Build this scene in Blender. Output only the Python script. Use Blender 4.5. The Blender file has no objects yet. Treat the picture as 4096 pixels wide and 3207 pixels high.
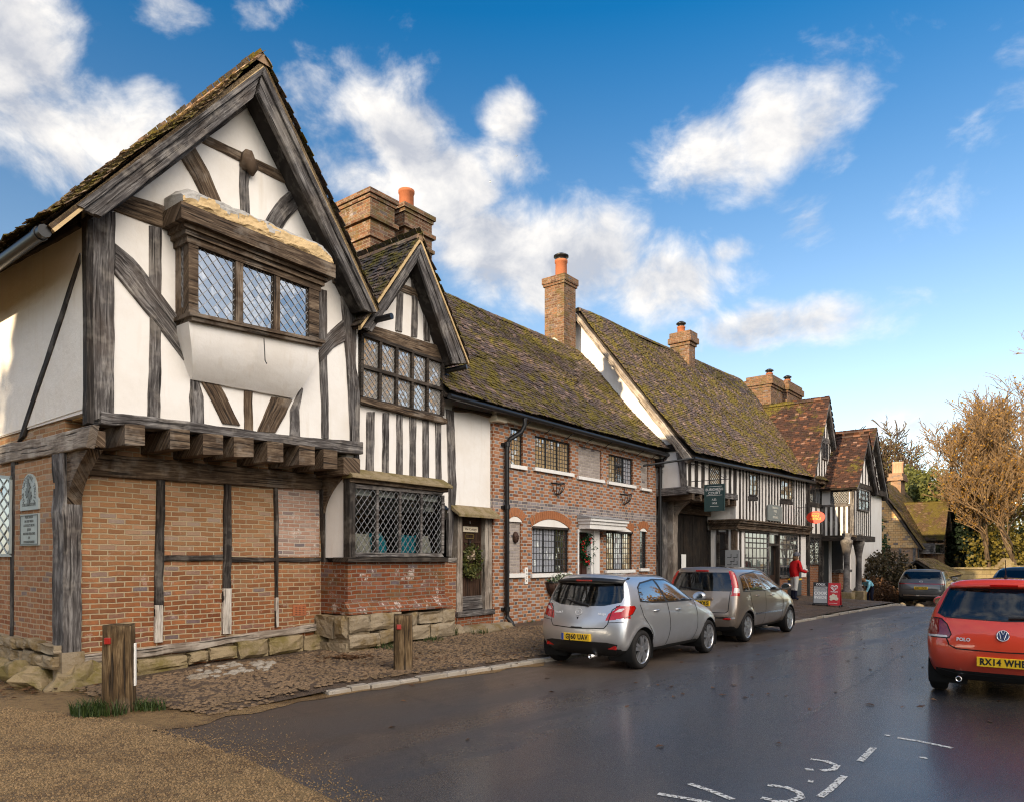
import bpy, bmesh, math, random
import numpy as np
from mathutils import Vector, Matrix, noise as mnoise
random.seed(7)
R = math.radians
SC = bpy.context.scene
COL = SC.collection
# ---- survey of the street: camera 1.7 m above the road, lens 25.6 mm, level, shifted up
F, CX, CY, H = 2911.0, 2048.0, 2235.0, 1.70
def zm(ox, oy, s): return lambda x, y: (ox + x / s, oy + y / s)
A_ = zm(0, 150, 1.4234); B_ = zm(0, 1250, .976); C_ = zm(1250, 700, 1.708); D_ = zm(1300, 1650, 1.5527)
E_ = zm(2100, 2200, 1.8974); F_ = zm(2550, 1500, 1.708); G_ = zm(3300, 1300, 1.0675); H_ = zm(2100, 1000, 1.6785)
I_ = zm(1950, 1600, 1.8975); J_ = zm(2600, 1700, 2.44); K_ = zm(3150, 1650, 2.135); L_ = zm(3450, 1650, 2.135)
S_ = zm(0, 1750, 1.5527); N_ = zm(0, 2550, 1.5586); O_ = zm(0, 0, .53247); P_ = zm(2500, 2700, 1.367)
class Fr:
    """ground frame of a building: x along its street front, y into the building, z up"""
    def __init__(s, ox, oy, head):
        h = R(head); s.o = (ox, oy); s.u = (math.sin(h), math.cos(h)); s.v = (-math.cos(h), math.sin(h)); s.rz = math.pi / 2 - h
    def on(s, p, y=0.0):
        r = ((p[0] - CX) / F, 1.0); t = (s.o[0] * s.v[0] + s.o[1] * s.v[1] + y) / (r[0] * s.v[0] + r[1] * s.v[1])
        return (t * (r[0] * s.u[0] + r[1] * s.u[1]) - s.o[0] * s.u[0] - s.o[1] * s.u[1], H + t * (CY - p[1]) / F)
    def onx(s, p, x=0.0):
        r = ((p[0] - CX) / F, 1.0); t = (s.o[0] * s.u[0] + s.o[1] * s.u[1] + x) / (r[0] * s.u[0] + r[1] * s.u[1])
        return (t * (r[0] * s.v[0] + r[1] * s.v[1]) - s.o[0] * s.v[0] - s.o[1] * s.v[1], H + t * (CY - p[1]) / F)
    def ray(s, p):
        d = Vector(((p[0] - CX) / F, 1.0, (CY - p[1]) / F)); o = Vector((-s.o[0], -s.o[1], 0))
        return (Vector((o.x * s.u[0] + o.y * s.u[1], o.x * s.v[0] + o.y * s.v[1], H)), Vector((d.x * s.u[0] + d.y * s.u[1], d.x * s.v[0] + d.y * s.v[1], d.z)))
    def onplane(s, p, p0, n):
        o, d = s.ray(p); p0 = Vector(p0); n = Vector(n); return o + d * ((p0 - o).dot(n) / d.dot(n))
    def w(s, x, y, z=0): return (s.o[0] + x * s.u[0] + y * s.v[0], s.o[1] + x * s.u[1] + y * s.v[1], z)
def gpt(p, z=0.0):
    t = (H - z) * F / (p[1] - CY); return ((p[0] - CX) / F * t, t)
# ---- objects
def tag(o, label=None, cat=None, group=None, kind=None):
    if label: o['label'] = label
    if cat: o['category'] = cat
    if group: o['group'] = group
    if kind: o['kind'] = kind
    return o
def empty(name, loc=(0, 0, 0), rz=0.0, label=None, cat=None, group=None):
    o = bpy.data.objects.new(name, None); COL.objects.link(o); o.location = loc; o.rotation_euler = (0, 0, rz); o.empty_display_size = .2
    return tag(o, label, cat, group)
def fempty(name, fr, label, cat, group=None): return empty(name, (fr.o[0], fr.o[1], 0), fr.rz, label, cat, group)
def copy_tree(o, parent=None):
    c = o.copy(); COL.objects.link(c)
    if parent: c.parent = parent
    for ch in list(o.children): copy_tree(ch, c)
    return c
class MB:
    def __init__(s): s.v = []; s.f = []; s.uv = []; s.m = []; s.sm = []
    def add(s, vs, fs, uv=None, m=0, sm=False):
        b = len(s.v); s.v += [tuple(q) for q in vs]
        for f in fs:
            s.f.append([b + i for i in f]); s.m.append(m); s.sm.append(sm)
            s.uv.append([uv[i] for i in f] if uv else None)
        return s
    def box(s, x0, x1, y0, y1, z0, z1, m=0):
        vs = [(x, y, z) for x in (x0, x1) for y in (y0, y1) for z in (z0, z1)]
        d = [abs(x1 - x0), abs(y1 - y0), abs(z1 - z0)]; L = d.index(max(d)); o = [i for i in range(3) if i != L]; r = random.random() * 50
        uv = [(q[L] + r, q[o[0]] + 1.3 * q[o[1]] + r) for q in vs]
        return s.add(vs, [(0, 1, 3, 2), (4, 6, 7, 5), (0, 4, 5, 1), (2, 3, 7, 6), (0, 2, 6, 4), (1, 5, 7, 3)], uv, m)
    def prism(s, pts, lo, hi, ax='y', m=0, sm=False):
        g = {'y': lambda p, t: (p[0], t, p[1]), 'x': lambda p, t: (t, p[0], p[1]), 'z': lambda p, t: (p[0], p[1], t)}[ax]
        n = len(pts); vs = [g(p, lo) for p in pts] + [g(p, hi) for p in pts]; r = random.random() * 50
        uv = [(p[0] + r, p[1] + r) for p in pts] + [(p[0] + r, p[1] + r + (hi - lo)) for p in pts]
        return s.add(vs, [list(range(n)), list(range(2 * n - 1, n - 1, -1))], uv, m).add(vs, [(i, (i + 1) % n, n + (i + 1) % n, n + i) for i in range(n)], uv, m, sm)
    def tube(s, path, r, n=8, m=0, cap=True, sm=True):
        path = [Vector(p) for p in path]; rs = r if isinstance(r, (list, tuple)) else [r] * len(path); vs = []; uv = []
        ref = Vector((.13, .21, .97)); L = 0
        for i, p in enumerate(path):
            t = (path[min(i + 1, len(path) - 1)] - path[max(i - 1, 0)]).normalized()
            a = t.cross(ref)
            if a.length < .2: a = t.cross(Vector((1, 0, 0)))
            a.normalize(); b = t.cross(a)
            if i: L += (p - path[i - 1]).length
            for k in range(n):
                q = 2 * math.pi * k / n; vs.append(p + (a * math.cos(q) + b * math.sin(q)) * rs[i]); uv.append((L, q * rs[i]))
        fs = [(i * n + k, i * n + (k + 1) % n, (i + 1) * n + (k + 1) % n, (i + 1) * n + k) for i in range(len(path) - 1) for k in range(n)]
        s.add(vs, fs, uv, m, sm)
        if cap: s.add(vs, [list(range(n))[::-1], list(range((len(path) - 1) * n, len(path) * n))], uv, m)
        return s
    def lathe(s, prof, c, n=20, ax='z', m=0, sm=True, a0=0, a1=2 * math.pi):
        """prof: (radius, height) pairs about axis ax through c"""
        full = abs(a1 - a0 - 2 * math.pi) < 1e-6; nn = n if full else n + 1; vs = []
        for (r, h) in prof:
            for k in range(nn):
                q = a0 + (a1 - a0) * k / n; x, y = r * math.cos(q), r * math.sin(q)
                vs.append({'z': (c[0] + x, c[1] + y, c[2] + h), 'y': (c[0] + x, c[1] + h, c[2] + y), 'x': (c[0] + h, c[1] + x, c[2] + y)}[ax])
        fs = []
        for i in range(len(prof) - 1):
            for k in range(n if full else n): fs.append((i * nn + k, i * nn + (k + 1) % nn, (i + 1) * nn + (k + 1) % nn, (i + 1) * nn + k))
        return s.add(vs, fs, None, m, sm)
    def rock(s, c, r, m=0, seed=0, nu=8, nv=5, jit=.15, flat=-1):
        vs = []; 
        for j in range(nv + 1):
            th = math.pi * j / nv
            for i in range(nu):
                ph = 2 * math.pi * i / nu; d = Vector((math.sin(th) * math.cos(ph), math.sin(th) * math.sin(ph), math.cos(th)))
                k = 1 + jit * 2 * mnoise.noise(d * 1.3 + Vector((seed, seed * 1.7, 0)))
                q = Vector((c[0] + d.x * r[0] * k, c[1] + d.y * r[1] * k, c[2] + max(d.z, flat) * r[2] * k)); vs.append(q)
        fs = [(j * nu + i, j * nu + (i + 1) % nu, (j + 1) * nu + (i + 1) % nu, (j + 1) * nu + i) for j in range(nv) for i in range(nu)]
        return s.add(vs, fs, None, m, True)
    def mesh(s, name, mats):
        me = bpy.data.meshes.new(name); me.from_pydata(s.v, [], s.f)
        for x in (mats if isinstance(mats, (list, tuple)) else [mats]): me.materials.append(x)
        me.polygons.foreach_set('material_index', s.m); me.polygons.foreach_set('use_smooth', s.sm)
        if any(s.uv):
            ul = me.uv_layers.new(name='UVMap'); fl = []
            for f, u in zip(s.f, s.uv):
                for k in range(len(f)): fl += u[k] if u else (0.0, 0.0)
            ul.data.foreach_set('uv', fl)
        me.update(); return me
    def build(s, name, mats, parent=None, fixn=True, label=None, bevel=0):
        me = s.mesh(name, mats)
        if fixn or bevel:
            bm = bmesh.new(); bm.from_mesh(me)
            if bevel: bmesh.ops.bevel(bm, geom=[e for e in bm.edges if len(e.link_faces) == 2 and e.calc_face_angle(0) > .6], offset=bevel, segments=2, affect='EDGES', profile=.5)
            bmesh.ops.recalc_face_normals(bm, faces=bm.faces); bm.to_mesh(me); bm.free()
        o = bpy.data.objects.new(name, me); COL.objects.link(o)
        if parent: o.parent = parent
        if label: o['label'] = label
        return o
def lerp(a, b, t): return tuple(x + (y - x) * t for x, y in zip(a, b))
def resamp(e, n):
    """n+1 points along polyline e, equal parameter"""
    out = []
    for i in range(n + 1):
        t = i / n * (len(e) - 1); k = min(int(t), len(e) - 2); out.append(lerp(e[k], e[k + 1], t - k))
    return out
def hewn(mb, e1, e2, yf, yb, wob=.008, ax='y', n=None, m=0):
    """a hand-hewn timber between two edges given in plane coordinates, from depth yf (face) to yb"""
    L = sum(math.dist(e1[i], e1[i + 1]) for i in range(len(e1) - 1)); n = n or max(4, int(L / .18))
    a = resamp(e1, n); b = resamp(e2, n); r = random.random() * 90; vs = []; uv = []; nz = lambda k, i: mnoise.noise(Vector((r + k * 7, i * .55, k))) * 2 * wob
    W = math.dist(e1[0], e2[0]); g = (lambda p, t: (p[0], t, p[1])) if ax == 'y' else (lambda p, t: (t, p[0], p[1]))
    sgn = 1 if yb > yf else -1; ch = min(.012, W * .12)
    for i in range(n + 1):
        d = (b[i][0] - a[i][0], b[i][1] - a[i][1]); l = max(1e-6, math.hypot(*d)); d = (d[0] / l, d[1] / l)
        pa = (a[i][0] + d[0] * nz(1, i), a[i][1] + d[1] * nz(1, i)); pb = (b[i][0] + d[0] * nz(2, i), b[i][1] + d[1] * nz(2, i)); f = yf + nz(3, i) * .6
        pa2 = (pa[0] + d[0] * ch, pa[1] + d[1] * ch); pb2 = (pb[0] - d[0] * ch, pb[1] - d[1] * ch)
        t = L * i / n + r
        vs += [g(pa, yb), g(pa, f + sgn * ch), g(pa2, f), g(pb2, f), g(pb, f + sgn * ch), g(pb, yb)]; uv += [(t, r - .1), (t, r), (t, r + ch), (t, r + W), (t, r + W + ch), (t, r + W + .1)]
    k = 6; fs = [(i * k + j, i * k + j + 1, (i + 1) * k + j + 1, (i + 1) * k + j) for i in range(n) for j in range(5)] + [(0, 1, 2, 3, 4, 5), tuple(n * k + j for j in range(5, -1, -1))]
    return mb.add(vs, fs, uv, m)
def text_geo(body, size, ext=.004, align='CENTER', spacing=1.0, bold=0.0):
    cu = bpy.data.curves.new('lettering', 'FONT'); cu.body = body; cu.size = size; cu.extrude = ext; cu.align_x = align; cu.align_y = 'CENTER'; cu.space_character = spacing; cu.offset = bold; cu.resolution_u = 3
    o = bpy.data.objects.new('lettering', cu); COL.objects.link(o); dg = bpy.context.evaluated_depsgraph_get()
    me = bpy.data.meshes.new_from_object(o.evaluated_get(dg)); vs = [tuple(v.co) for v in me.vertices]; fs = [tuple(p.vertices) for p in me.polygons]
    bpy.data.objects.remove(o); bpy.data.curves.remove(cu); bpy.data.meshes.remove(me); return vs, fs
def lettering(mb, body, size, fn, ext=.004, m=0, **k):
    """fn maps text plane (right, up, out) to local space"""
    vs, fs = text_geo(body, size, ext, **k); return mb.add([fn(*v) for v in vs], fs, None, m)
# ---- procedural materials
MAT = {}
class NT:
    def __init__(s, name):
        s.mat = bpy.data.materials.new(name); s.mat.use_nodes = True; s.t = s.mat.node_tree; s.t.nodes.clear()
        s.out = s.t.nodes.new('ShaderNodeOutputMaterial'); MAT[name] = s.mat
    def n(s, typ, _o=0, **kw):
        nd = s.t.nodes.new('ShaderNode' + typ)
        for k, v in kw.items():
            if hasattr(nd, k) and k not in nd.inputs: setattr(nd, k, v)
            else: s.set(nd.inputs[int(k[1:]) if k[0] == 'i' and k[1:].isdigit() else k.replace('_', ' ')], v)
        return nd.outputs[_o]
    def set(s, i, v):
        if isinstance(v, bpy.types.NodeSocket): s.t.links.new(v, i)
        elif i.type == 'RGBA' and len(v) == 3: i.default_value = (*v, 1)
        else: i.default_value = v
    def m(s, op, a, b=0.0, c=0.0, clamp=False):
        nd = s.t.nodes.new('ShaderNodeMath'); nd.operation = op; nd.use_clamp = clamp
        for i, v in enumerate((a, b, c)): s.set(nd.inputs[i], v)
        return nd.outputs[0]
    def vm(s, op, a, b=(0, 0, 0), o=0):
        nd = s.t.nodes.new('ShaderNodeVectorMath'); nd.operation = op; s.set(nd.inputs[0], a)
        if op == 'SCALE': s.set(nd.inputs['Scale'], b)
        else: s.set(nd.inputs[1], b)
        return nd.outputs[o]
    def mix(s, f, a, b, mode='MIX'):
        nd = s.t.nodes.new('ShaderNodeMix'); nd.data_type = 'RGBA'; nd.blend_type = mode; s.set(nd.inputs[0], f); s.set(nd.inputs[6], a); s.set(nd.inputs[7], b); return nd.outputs[2]
    def ramp(s, f, *st):
        nd = s.t.nodes.new('ShaderNodeValToRGB'); s.set(nd.inputs[0], f); e = nd.color_ramp.elements
        while len(e) < len(st): e.new(.5)
        for x, (p, c) in zip(e, st): x.position = p; x.color = (*c, 1) if len(c) == 3 else c
        return nd.outputs[0]
    def noise(s, v, sc, det=4, rough=.6, o=0, dist=0): return s.n('TexNoise', o, Vector=v, Scale=sc, Detail=det, Roughness=rough, Distortion=dist)
    def vor(s, v, sc, o=0, feat='F1', rnd=1.0): return s.n('TexVoronoi', o, feature=feat, Vector=v, Scale=sc, Randomness=rnd)
    def comb(s, x, y, z=0.0): return s.n('CombineXYZ', X=x, Y=y, Z=z)
    def sep(s, v): nd = s.t.nodes.new('ShaderNodeSeparateXYZ'); s.set(nd.inputs[0], v); return nd.outputs
    def obj(s): return s.n('TexCoord', 3)
    def uvc(s): return s.n('TexCoord', 2)
    def rnd(s): return s.n('NewGeometry', 8)
    def step(s, v, lo, hi): return s.n('MapRange', i0=v, i1=lo, i2=hi)
    def bump(s, h, st=.5, d=.01, nrm=None):
        nd = s.t.nodes.new('ShaderNodeBump'); nd.inputs['Strength'].default_value = st; nd.inputs['Distance'].default_value = d; s.set(nd.inputs['Height'], h)
        if nrm: s.set(nd.inputs['Normal'], nrm)
        return nd.outputs[0]
    def pbr(s, col, rough=.8, nrm=None, spec=.4, **kw):
        nd = s.t.nodes.new('ShaderNodeBsdfPrincipled'); s.set(nd.inputs['Base Color'], col); s.set(nd.inputs['Roughness'], rough); s.set(nd.inputs['Specular IOR Level'], spec)
        if nrm: s.set(nd.inputs['Normal'], nrm)
        for k, v in kw.items(): s.set(nd.inputs[k.replace('_', ' ')], v)
        return nd.outputs[0]
    def fin(s, sh): s.t.links.new(sh, s.out.inputs[0]); return s.mat
    def box(s):
        """object-space wall coordinates (along wall, height)"""
        o = s.obj(); x, y, z = s.sep(o); g = s.t.nodes.new('ShaderNodeNewGeometry'); vt = s.t.nodes.new('ShaderNodeVectorTransform'); vt.vector_type = 'NORMAL'; vt.convert_from = 'WORLD'; vt.convert_to = 'OBJECT'
        s.t.links.new(g.outputs['True Normal'], vt.inputs[0]); nx, ny, nz = s.sep(vt.outputs[0])
        sx = s.m('GREATER_THAN', s.m('ABSOLUTE', nx), s.m('ABSOLUTE', ny)); a = s.m('ADD', s.m('MULTIPLY', x, s.m('SUBTRACT', 1.0, sx)), s.m('MULTIPLY', y, sx))
        tp = s.m('GREATER_THAN', s.m('ABSOLUTE', nz), .75); h = s.m('ADD', s.m('MULTIPLY', z, s.m('SUBTRACT', 1.0, tp)), s.m('MULTIPLY', y, tp))
        return a, h, o
def wood(name, dark, mid, light, pale=.0, sc=1.0):
    t = NT(name); u, v, _ = t.sep(t.uvc()); c = t.comb(t.m('MULTIPLY', u, 2.6 * sc), t.m('MULTIPLY', v, 30 * sc), t.m('MULTIPLY', t.noise(t.obj(), .8, 2, .5), 3.0))
    g = t.noise(c, 1.0, 5, .65, dist=.4); b = t.noise(t.comb(u, v, 0), 2.3, 3, .6); cr = t.noise(t.comb(t.m('MULTIPLY', u, 1.1), t.m('MULTIPLY', v, 26), 3), 1.0, 2, .5)
    crk = t.step(cr, .40, .33)
    col = t.ramp(t.m('ADD', t.m('MULTIPLY', g, .75), t.m('MULTIPLY', b, .3)), (.36, dark), (.52, mid), (.70, light)); col = t.mix(t.m('MULTIPLY', t.step(t.noise(t.obj(), 1.1, 4, .65), .50, .68), .3), col, t.mix(.5, col, (.17, .105, .06)))
    if pale: col = t.mix(t.m('MULTIPLY', t.step(t.noise(t.obj(), 1.7, 4, .7), .52, .62), pale), col, (.5, .45, .39))
    col = t.mix(t.m('MULTIPLY', crk, .8), col, (.012, .01, .009))
    return t.fin(t.pbr(col, .82, t.bump(t.m('SUBTRACT', g, t.m('MULTIPLY', crk, 1.2)), .9, .018), .25))
wood('oak_grey', (.020, .017, .016), (.088, .080, .078), (.30, .285, .275), .25)
wood('oak_dark', (.012, .010, .009), (.034, .027, .022), (.085, .066, .052), .06)
wood('oak_brown', (.022, .014, .009), (.085, .057, .037), (.25, .185, .125), .18)
wood('oak_pale', (.10, .082, .065), (.24, .20, .165), (.44, .39, .33), .5)
wood('oak_black', (.007, .006, .006), (.026, .022, .020), (.09, .08, .072), .15)
wood('post_wood', (.018, .011, .006), (.09, .056, .026), (.27, .19, .105), .1)
wood('door_wood', (.012, .006, .004), (.035, .017, .010), (.075, .040, .025), 0)
wood('bark', (.02, .014, .009), (.09, .062, .04), (.2, .145, .095), 0)
def plaster(name, col, dirt, rough=.9, bs=.25):
    t = NT(name); o = t.obj(); n1 = t.noise(o, .9, 5, .65); n2 = t.noise(o, 14, 4, .7); x, y, z = t.sep(o); st = t.noise(t.comb(t.m('MULTIPLY', x, 7), t.m('MULTIPLY', y, 7), t.m('MULTIPLY', z, .8)), 1, 4, .6)
    c = t.mix(t.m('MULTIPLY', t.step(n1, .45, .75), .55), col, dirt); c = t.mix(t.m('MULTIPLY', t.step(st, .55, .76), .45), c, dirt)
    return t.fin(t.pbr(c, rough, t.bump(t.m('ADD', n2, t.m('MULTIPLY', t.noise(o, 3.2, 2, .5), 1.5)), bs, .02), .25))
plaster('limewash', (.80, .775, .745), (.64, .58, .50)); plaster('limewash_rough', (.82, .79, .74), (.68, .61, .52), bs=.45)
plaster('lead_white', (.44, .42, .39), (.22, .205, .18), bs=1.0); plaster('ochre_plaster', (.62, .45, .24), (.40, .27, .13), bs=.7); plaster('white_paint', (.78, .77, .75), (.62, .60, .56), .5, .08)
plaster('cream_paint', (.72, .64, .50), (.55, .46, .33), .6, .1)
def brick(name, c1, c2, mort, lim=.15, grime=None, hgt=.073, moss=0.0, dark=.3, wl=.222, upper=None):
    t = NT(name); a, h, o = t.box(); wob = t.noise(o, 2.1, 3, .55, 1); wx, wy, _ = t.sep(wob)
    a2 = t.m('ADD', a, t.m('MULTIPLY', t.m('SUBTRACT', wx, .5), .05)); h2 = t.m('ADD', h, t.m('MULTIPLY', t.m('SUBTRACT', wy, .5), .05))
    nd = t.t.nodes.new('ShaderNodeTexBrick'); t.set(nd.inputs['Vector'], t.comb(a2, h2, 0)); nd.offset = .5
    for k, v in (('Scale', 1.0), ('Mortar Size', .010), ('Mortar Smooth', .25), ('Bias', 0.0), ('Brick Width', wl), ('Row Height', hgt)): nd.inputs[k].default_value = v
    t.set(nd.inputs['Color1'], (0, 0, 0)); t.set(nd.inputs['Color2'], (1, 1, 1)); t.set(nd.inputs['Mortar'], (.5, .5, .5)); k = nd.outputs[0]; mo = nd.outputs[1]
    n1 = t.noise(o, 9, 5, .7); n2 = t.noise(o, 1.3, 4, .6); n3 = t.noise(o, 45, 3, .7)
    c = t.ramp(k, (0, c1), (.45, lerp(c1, c2, .5)), (.8, c2), (.93, lerp(c2, (.1, .1, .12), .5)), (1, (.13, .12, .14)))
    c = t.mix(t.m('MULTIPLY', t.step(n1, .4, .7), dark), c, lerp(c1, (.05, .04, .035), .7))
    c = t.mix(t.step(n2, .52, .75), c, grime) if grime else c
    c = t.mix(t.m('MULTIPLY', t.step(t.noise(o, 4, 5, .75), .58, .66), lim), c, (.62, .56, .52))
    if upper: c = t.mix(t.m('MULTIPLY', t.step(t.m('ADD', t.sep(o)[2], t.m('MULTIPLY', n2, 2.2)), 1.9, 3.9), .62), c, t.ramp(k, (0, lerp(upper, (.25, .12, .06), .5)), (.6, upper), (1, lerp(upper, (.5, .42, .34), .5))))
    c = t.mix(mo, c, t.mix(n1, mort, lerp(mort, (.2, .16, .12), .5)))
    if moss: c = t.mix(t.m('MULTIPLY', t.step(t.noise(o, 2.6, 5, .7), .5, .64), moss), c, (.10, .09, .02))
    hh = t.m('ADD', t.m('MULTIPLY', mo, -1.0), t.m('ADD', t.m('MULTIPLY', n3, .35), t.m('MULTIPLY', n1, .5)))
    return t.fin(t.pbr(c, .88, t.bump(hh, 1.0, .02), .2))
brick('brick_warm', (.16, .050, .019), (.33, .125, .048), (.44, .34, .21), .28, grime=(.17, .085, .045), upper=(.39, .235, .115), dark=.5)
brick('brick_red', (.23, .07, .026), (.34, .12, .045), (.38, .29, .2), .18, dark=.5)
brick('brick_old', (.17, .042, .015), (.30, .10, .04), (.24, .20, .16), .75, moss=.3, dark=.7)
brick('brick_chimney', (.10, .045, .026), (.27, .135, .07), (.24, .18, .12), .30, moss=.5, dark=.9)
brick('brick_side', (.24, .09, .04), (.38, .18, .085), (.46, .36, .24), .2, upper=(.40, .235, .12), dark=.45)
brick('brick_lime', (.36, .20, .14), (.48, .33, .26), (.55, .48, .42), .95, hgt=.066)
brick('tile_hung', (.55, .31, .125), (.68, .45, .22), (.20, .10, .045), .1, hgt=.16, wl=.3)
brick('brick_far', (.30, .17, .10), (.42, .25, .15), (.4, .3, .2), .15)
def flemish():
    t = NT('brick_chequer'); a, h, o = t.box(); w = t.noise(o, 2.3, 3, .55, 1); wx, wy, _ = t.sep(w)
    a = t.m('ADD', a, t.m('MULTIPLY', t.m('SUBTRACT', wx, .5), .03)); h = t.m('ADD', h, t.m('MULTIPLY', t.m('SUBTRACT', wy, .5), .03))
    rr = t.m('DIVIDE', h, .074); row = t.m('FLOOR', rr); fy = t.m('SUBTRACT', rr, row); par = t.m('MODULO', t.m('ABSOLUTE', row), 2.0)
    q = t.m('ADD', t.m('DIVIDE', a, .345), t.m('MULTIPLY', par, .5)); cell = t.m('FLOOR', q); fx = t.m('SUBTRACT', q, cell); hd = t.m('GREATER_THAN', fx, .66)
    dx = t.m('MINIMUM', t.m('MINIMUM', fx, t.m('SUBTRACT', 1.0, fx)), t.m('ABSOLUTE', t.m('SUBTRACT', fx, .66))); dx = t.m('MULTIPLY', dx, .345); dy = t.m('MULTIPLY', t.m('MINIMUM', fy, t.m('SUBTRACT', 1.0, fy)), .074)
    mo = t.step(t.m('MINIMUM', dx, dy), .0085, .0045)
    wn = t.n('TexWhiteNoise', 0, Vector=t.comb(t.m('ADD', t.m('MULTIPLY', cell, 2.0), hd), row, 0)); n1 = t.noise(o, 9, 5, .7); n2 = t.noise(o, 40, 3, .7)
    red = t.ramp(wn, (0, (.215, .075, .032)), (.5, (.31, .125, .056)), (1, (.40, .185, .095))); blu = t.ramp(wn, (0, (.10, .095, .10)), (.5, (.21, .20, .215)), (.8, (.31, .29, .29)), (1, (.35, .17, .09)))
    c = t.mix(hd, red, blu); c = t.mix(t.m('MULTIPLY', t.step(n1, .5, .75), .3), c, (.08, .05, .04)); c = t.mix(t.m('MULTIPLY', t.step(t.noise(o, 3, 5, .7), .56, .7), .25), c, (.55, .48, .42))
    z = t.sep(o)[2]; band = t.m('MULTIPLY', t.m('GREATER_THAN', z, 2.83), t.m('LESS_THAN', z, 3.03)); c = t.mix(t.m('MULTIPLY', band, .85), c, t.ramp(wn, (0, (.10, .10, .11)), (1, (.28, .27, .29))))
    c = t.mix(mo, c, (.52, .44, .36)); hh = t.m('ADD', t.m('MULTIPLY', mo, -1.0), t.m('ADD', t.m('MULTIPLY', n2, .3), t.m('MULTIPLY', n1, .5)))
    t.fin(t.pbr(c, .86, t.bump(hh, .8, .012), .25))
flemish()
def stone(name, c1, c2, mossc, mossa, sc=2.6):
    t = NT(name); o = t.obj(); r = t.rnd(); n = t.noise(o, 5, 6, .7); n2 = t.noise(o, 26, 4, .7)
    c = t.mix(n, c1, c2); c = t.mix(t.m('MULTIPLY', r, .45), c, lerp(c1, (.1, .09, .08), .5)); c = t.mix(t.m('MULTIPLY', t.step(t.noise(o, sc, 5, .7), .45, .62), mossa), c, mossc)
    c = t.mix(t.m('MULTIPLY', t.step(t.noise(o, 7, 4, .8), .6, .68), .5), c, (.045, .035, .025))
    t.fin(t.pbr(c, .9, t.bump(t.m('ADD', n, t.m('MULTIPLY', n2, .4)), .8, .03), .2))
stone('plinth_stone', (.20, .145, .075), (.36, .29, .185), (.12, .095, .02), .8)
stone('block_stone', (.19, .14, .075), (.40, .34, .26), (.15, .095, .025), .75)
stone('kerb_stone', (.34, .30, .25), (.52, .48, .42), (.2, .15, .09), .4, 1.2)
stone('cobble_stone', (.12, .075, .04), (.30, .205, .125), (.08, .055, .03), .5, 1.0)
stone('pebble', (.17, .105, .048), (.38, .26, .14), (.10, .06, .03), .4, 1.0)
stone('old_lead', (.30, .30, .31), (.45, .45, .46), (.2, .2, .2), .3)
def tiles(name, ca, cb, cc, moss, mossc=(.115, .095, .012), msc=.8):
    t = NT(name); o = t.obj(); r = t.rnd(); n = t.noise(o, 11, 4, .7); b = t.noise(o, msc, 5, .68); m2 = t.noise(o, 7, 5, .8)
    c = t.ramp(r, (0, ca), (.4, lerp(ca, cb, .6)), (.75, cb), (.95, cc), (1, lerp(cc, (.5, .4, .35), .2)))
    c = t.mix(t.m('MULTIPLY', t.step(n, .45, .75), .5), c, (.03, .025, .022)); f = t.m('MULTIPLY', t.step(t.m('ADD', t.m('MULTIPLY', b, .75), t.m('MULTIPLY', m2, .45)), .66 - moss * .2, .74 - moss * .16), .95)
    mc = t.mix(t.noise(o, 22, 4, .7), lerp(mossc, (.02, .02, .01), .5), lerp(mossc, (.3, .24, .03), .35))
    c = t.mix(f, c, mc); t.fin(t.pbr(c, t.m('ADD', .55, t.m('MULTIPLY', f, .4)), t.bump(t.m('ADD', n, t.m('MULTIPLY', f, t.m('ADD', .8, m2))), .8, .025), .35))
tiles('tiles_slate_brown', (.072, .050, .042), (.14, .094, .072), (.25, .16, .115), .50, (.15, .112, .012), msc=1.9); tiles('tiles_dark', (.06, .047, .043), (.12, .09, .072), (.22, .15, .11), .4, msc=2.0)
tiles('tiles_red', (.028, .016, .013), (.062, .029, .019), (.15, .062, .032), .15); tiles('tiles_warm', (.13, .075, .035), (.26, .16, .08), (.36, .25, .14), .5, (.19, .15, .025)); tiles('tiles_far', (.085, .05, .028), (.14, .085, .045), (.2, .13, .08), .6, (.11, .08, .02), 1.0)
tiles('tiles_edge', (.22, .13, .07), (.33, .21, .12), (.42, .3, .19), .15)
def plain(name, col, rough=.5, metal=0.0, spec=.5, nz=.0, nsc=8.0, bs=0.0, **kw):
    t = NT(name); o = t.obj(); c = col; nrm = None
    if nz: c = t.mix(t.noise(o, nsc, 5, .65), tuple(x * (1 - nz) for x in col), tuple(min(1, x * (1 + nz)) for x in col))
    if bs: nrm = t.bump(t.noise(o, nsc * 4, 4, .6), bs, .01)
    return t.fin(t.pbr(c, rough, nrm, spec, Metallic=metal, **kw))
plain('black_iron', (.012, .012, .013), .35, 0, .5, .4, 6, .1); plain('lead_came', (.27, .27, .28), .5, .3, .5, .3); plain('lead_dark', (.05, .05, .055), .5, .2, .5, .3); plain('terracotta', (.32, .105, .045), .8, 0, .3, .35, 6, .2); plain('rust_iron', (.06, .03, .02), .7, .2, .4, .5, 12, .3)
plain('black_hole', (.004, .004, .004), .9); plain('room_dark', (.02, .016, .014), .9, 0, .1, .5, 3); plain('teal_cloth', (.02, .38, .50), .9, 0, .2, .25, 12, .5); plain('cream_cloth', (.78, .68, .58), .9, 0, .2, .15, 12, .5)
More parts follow.
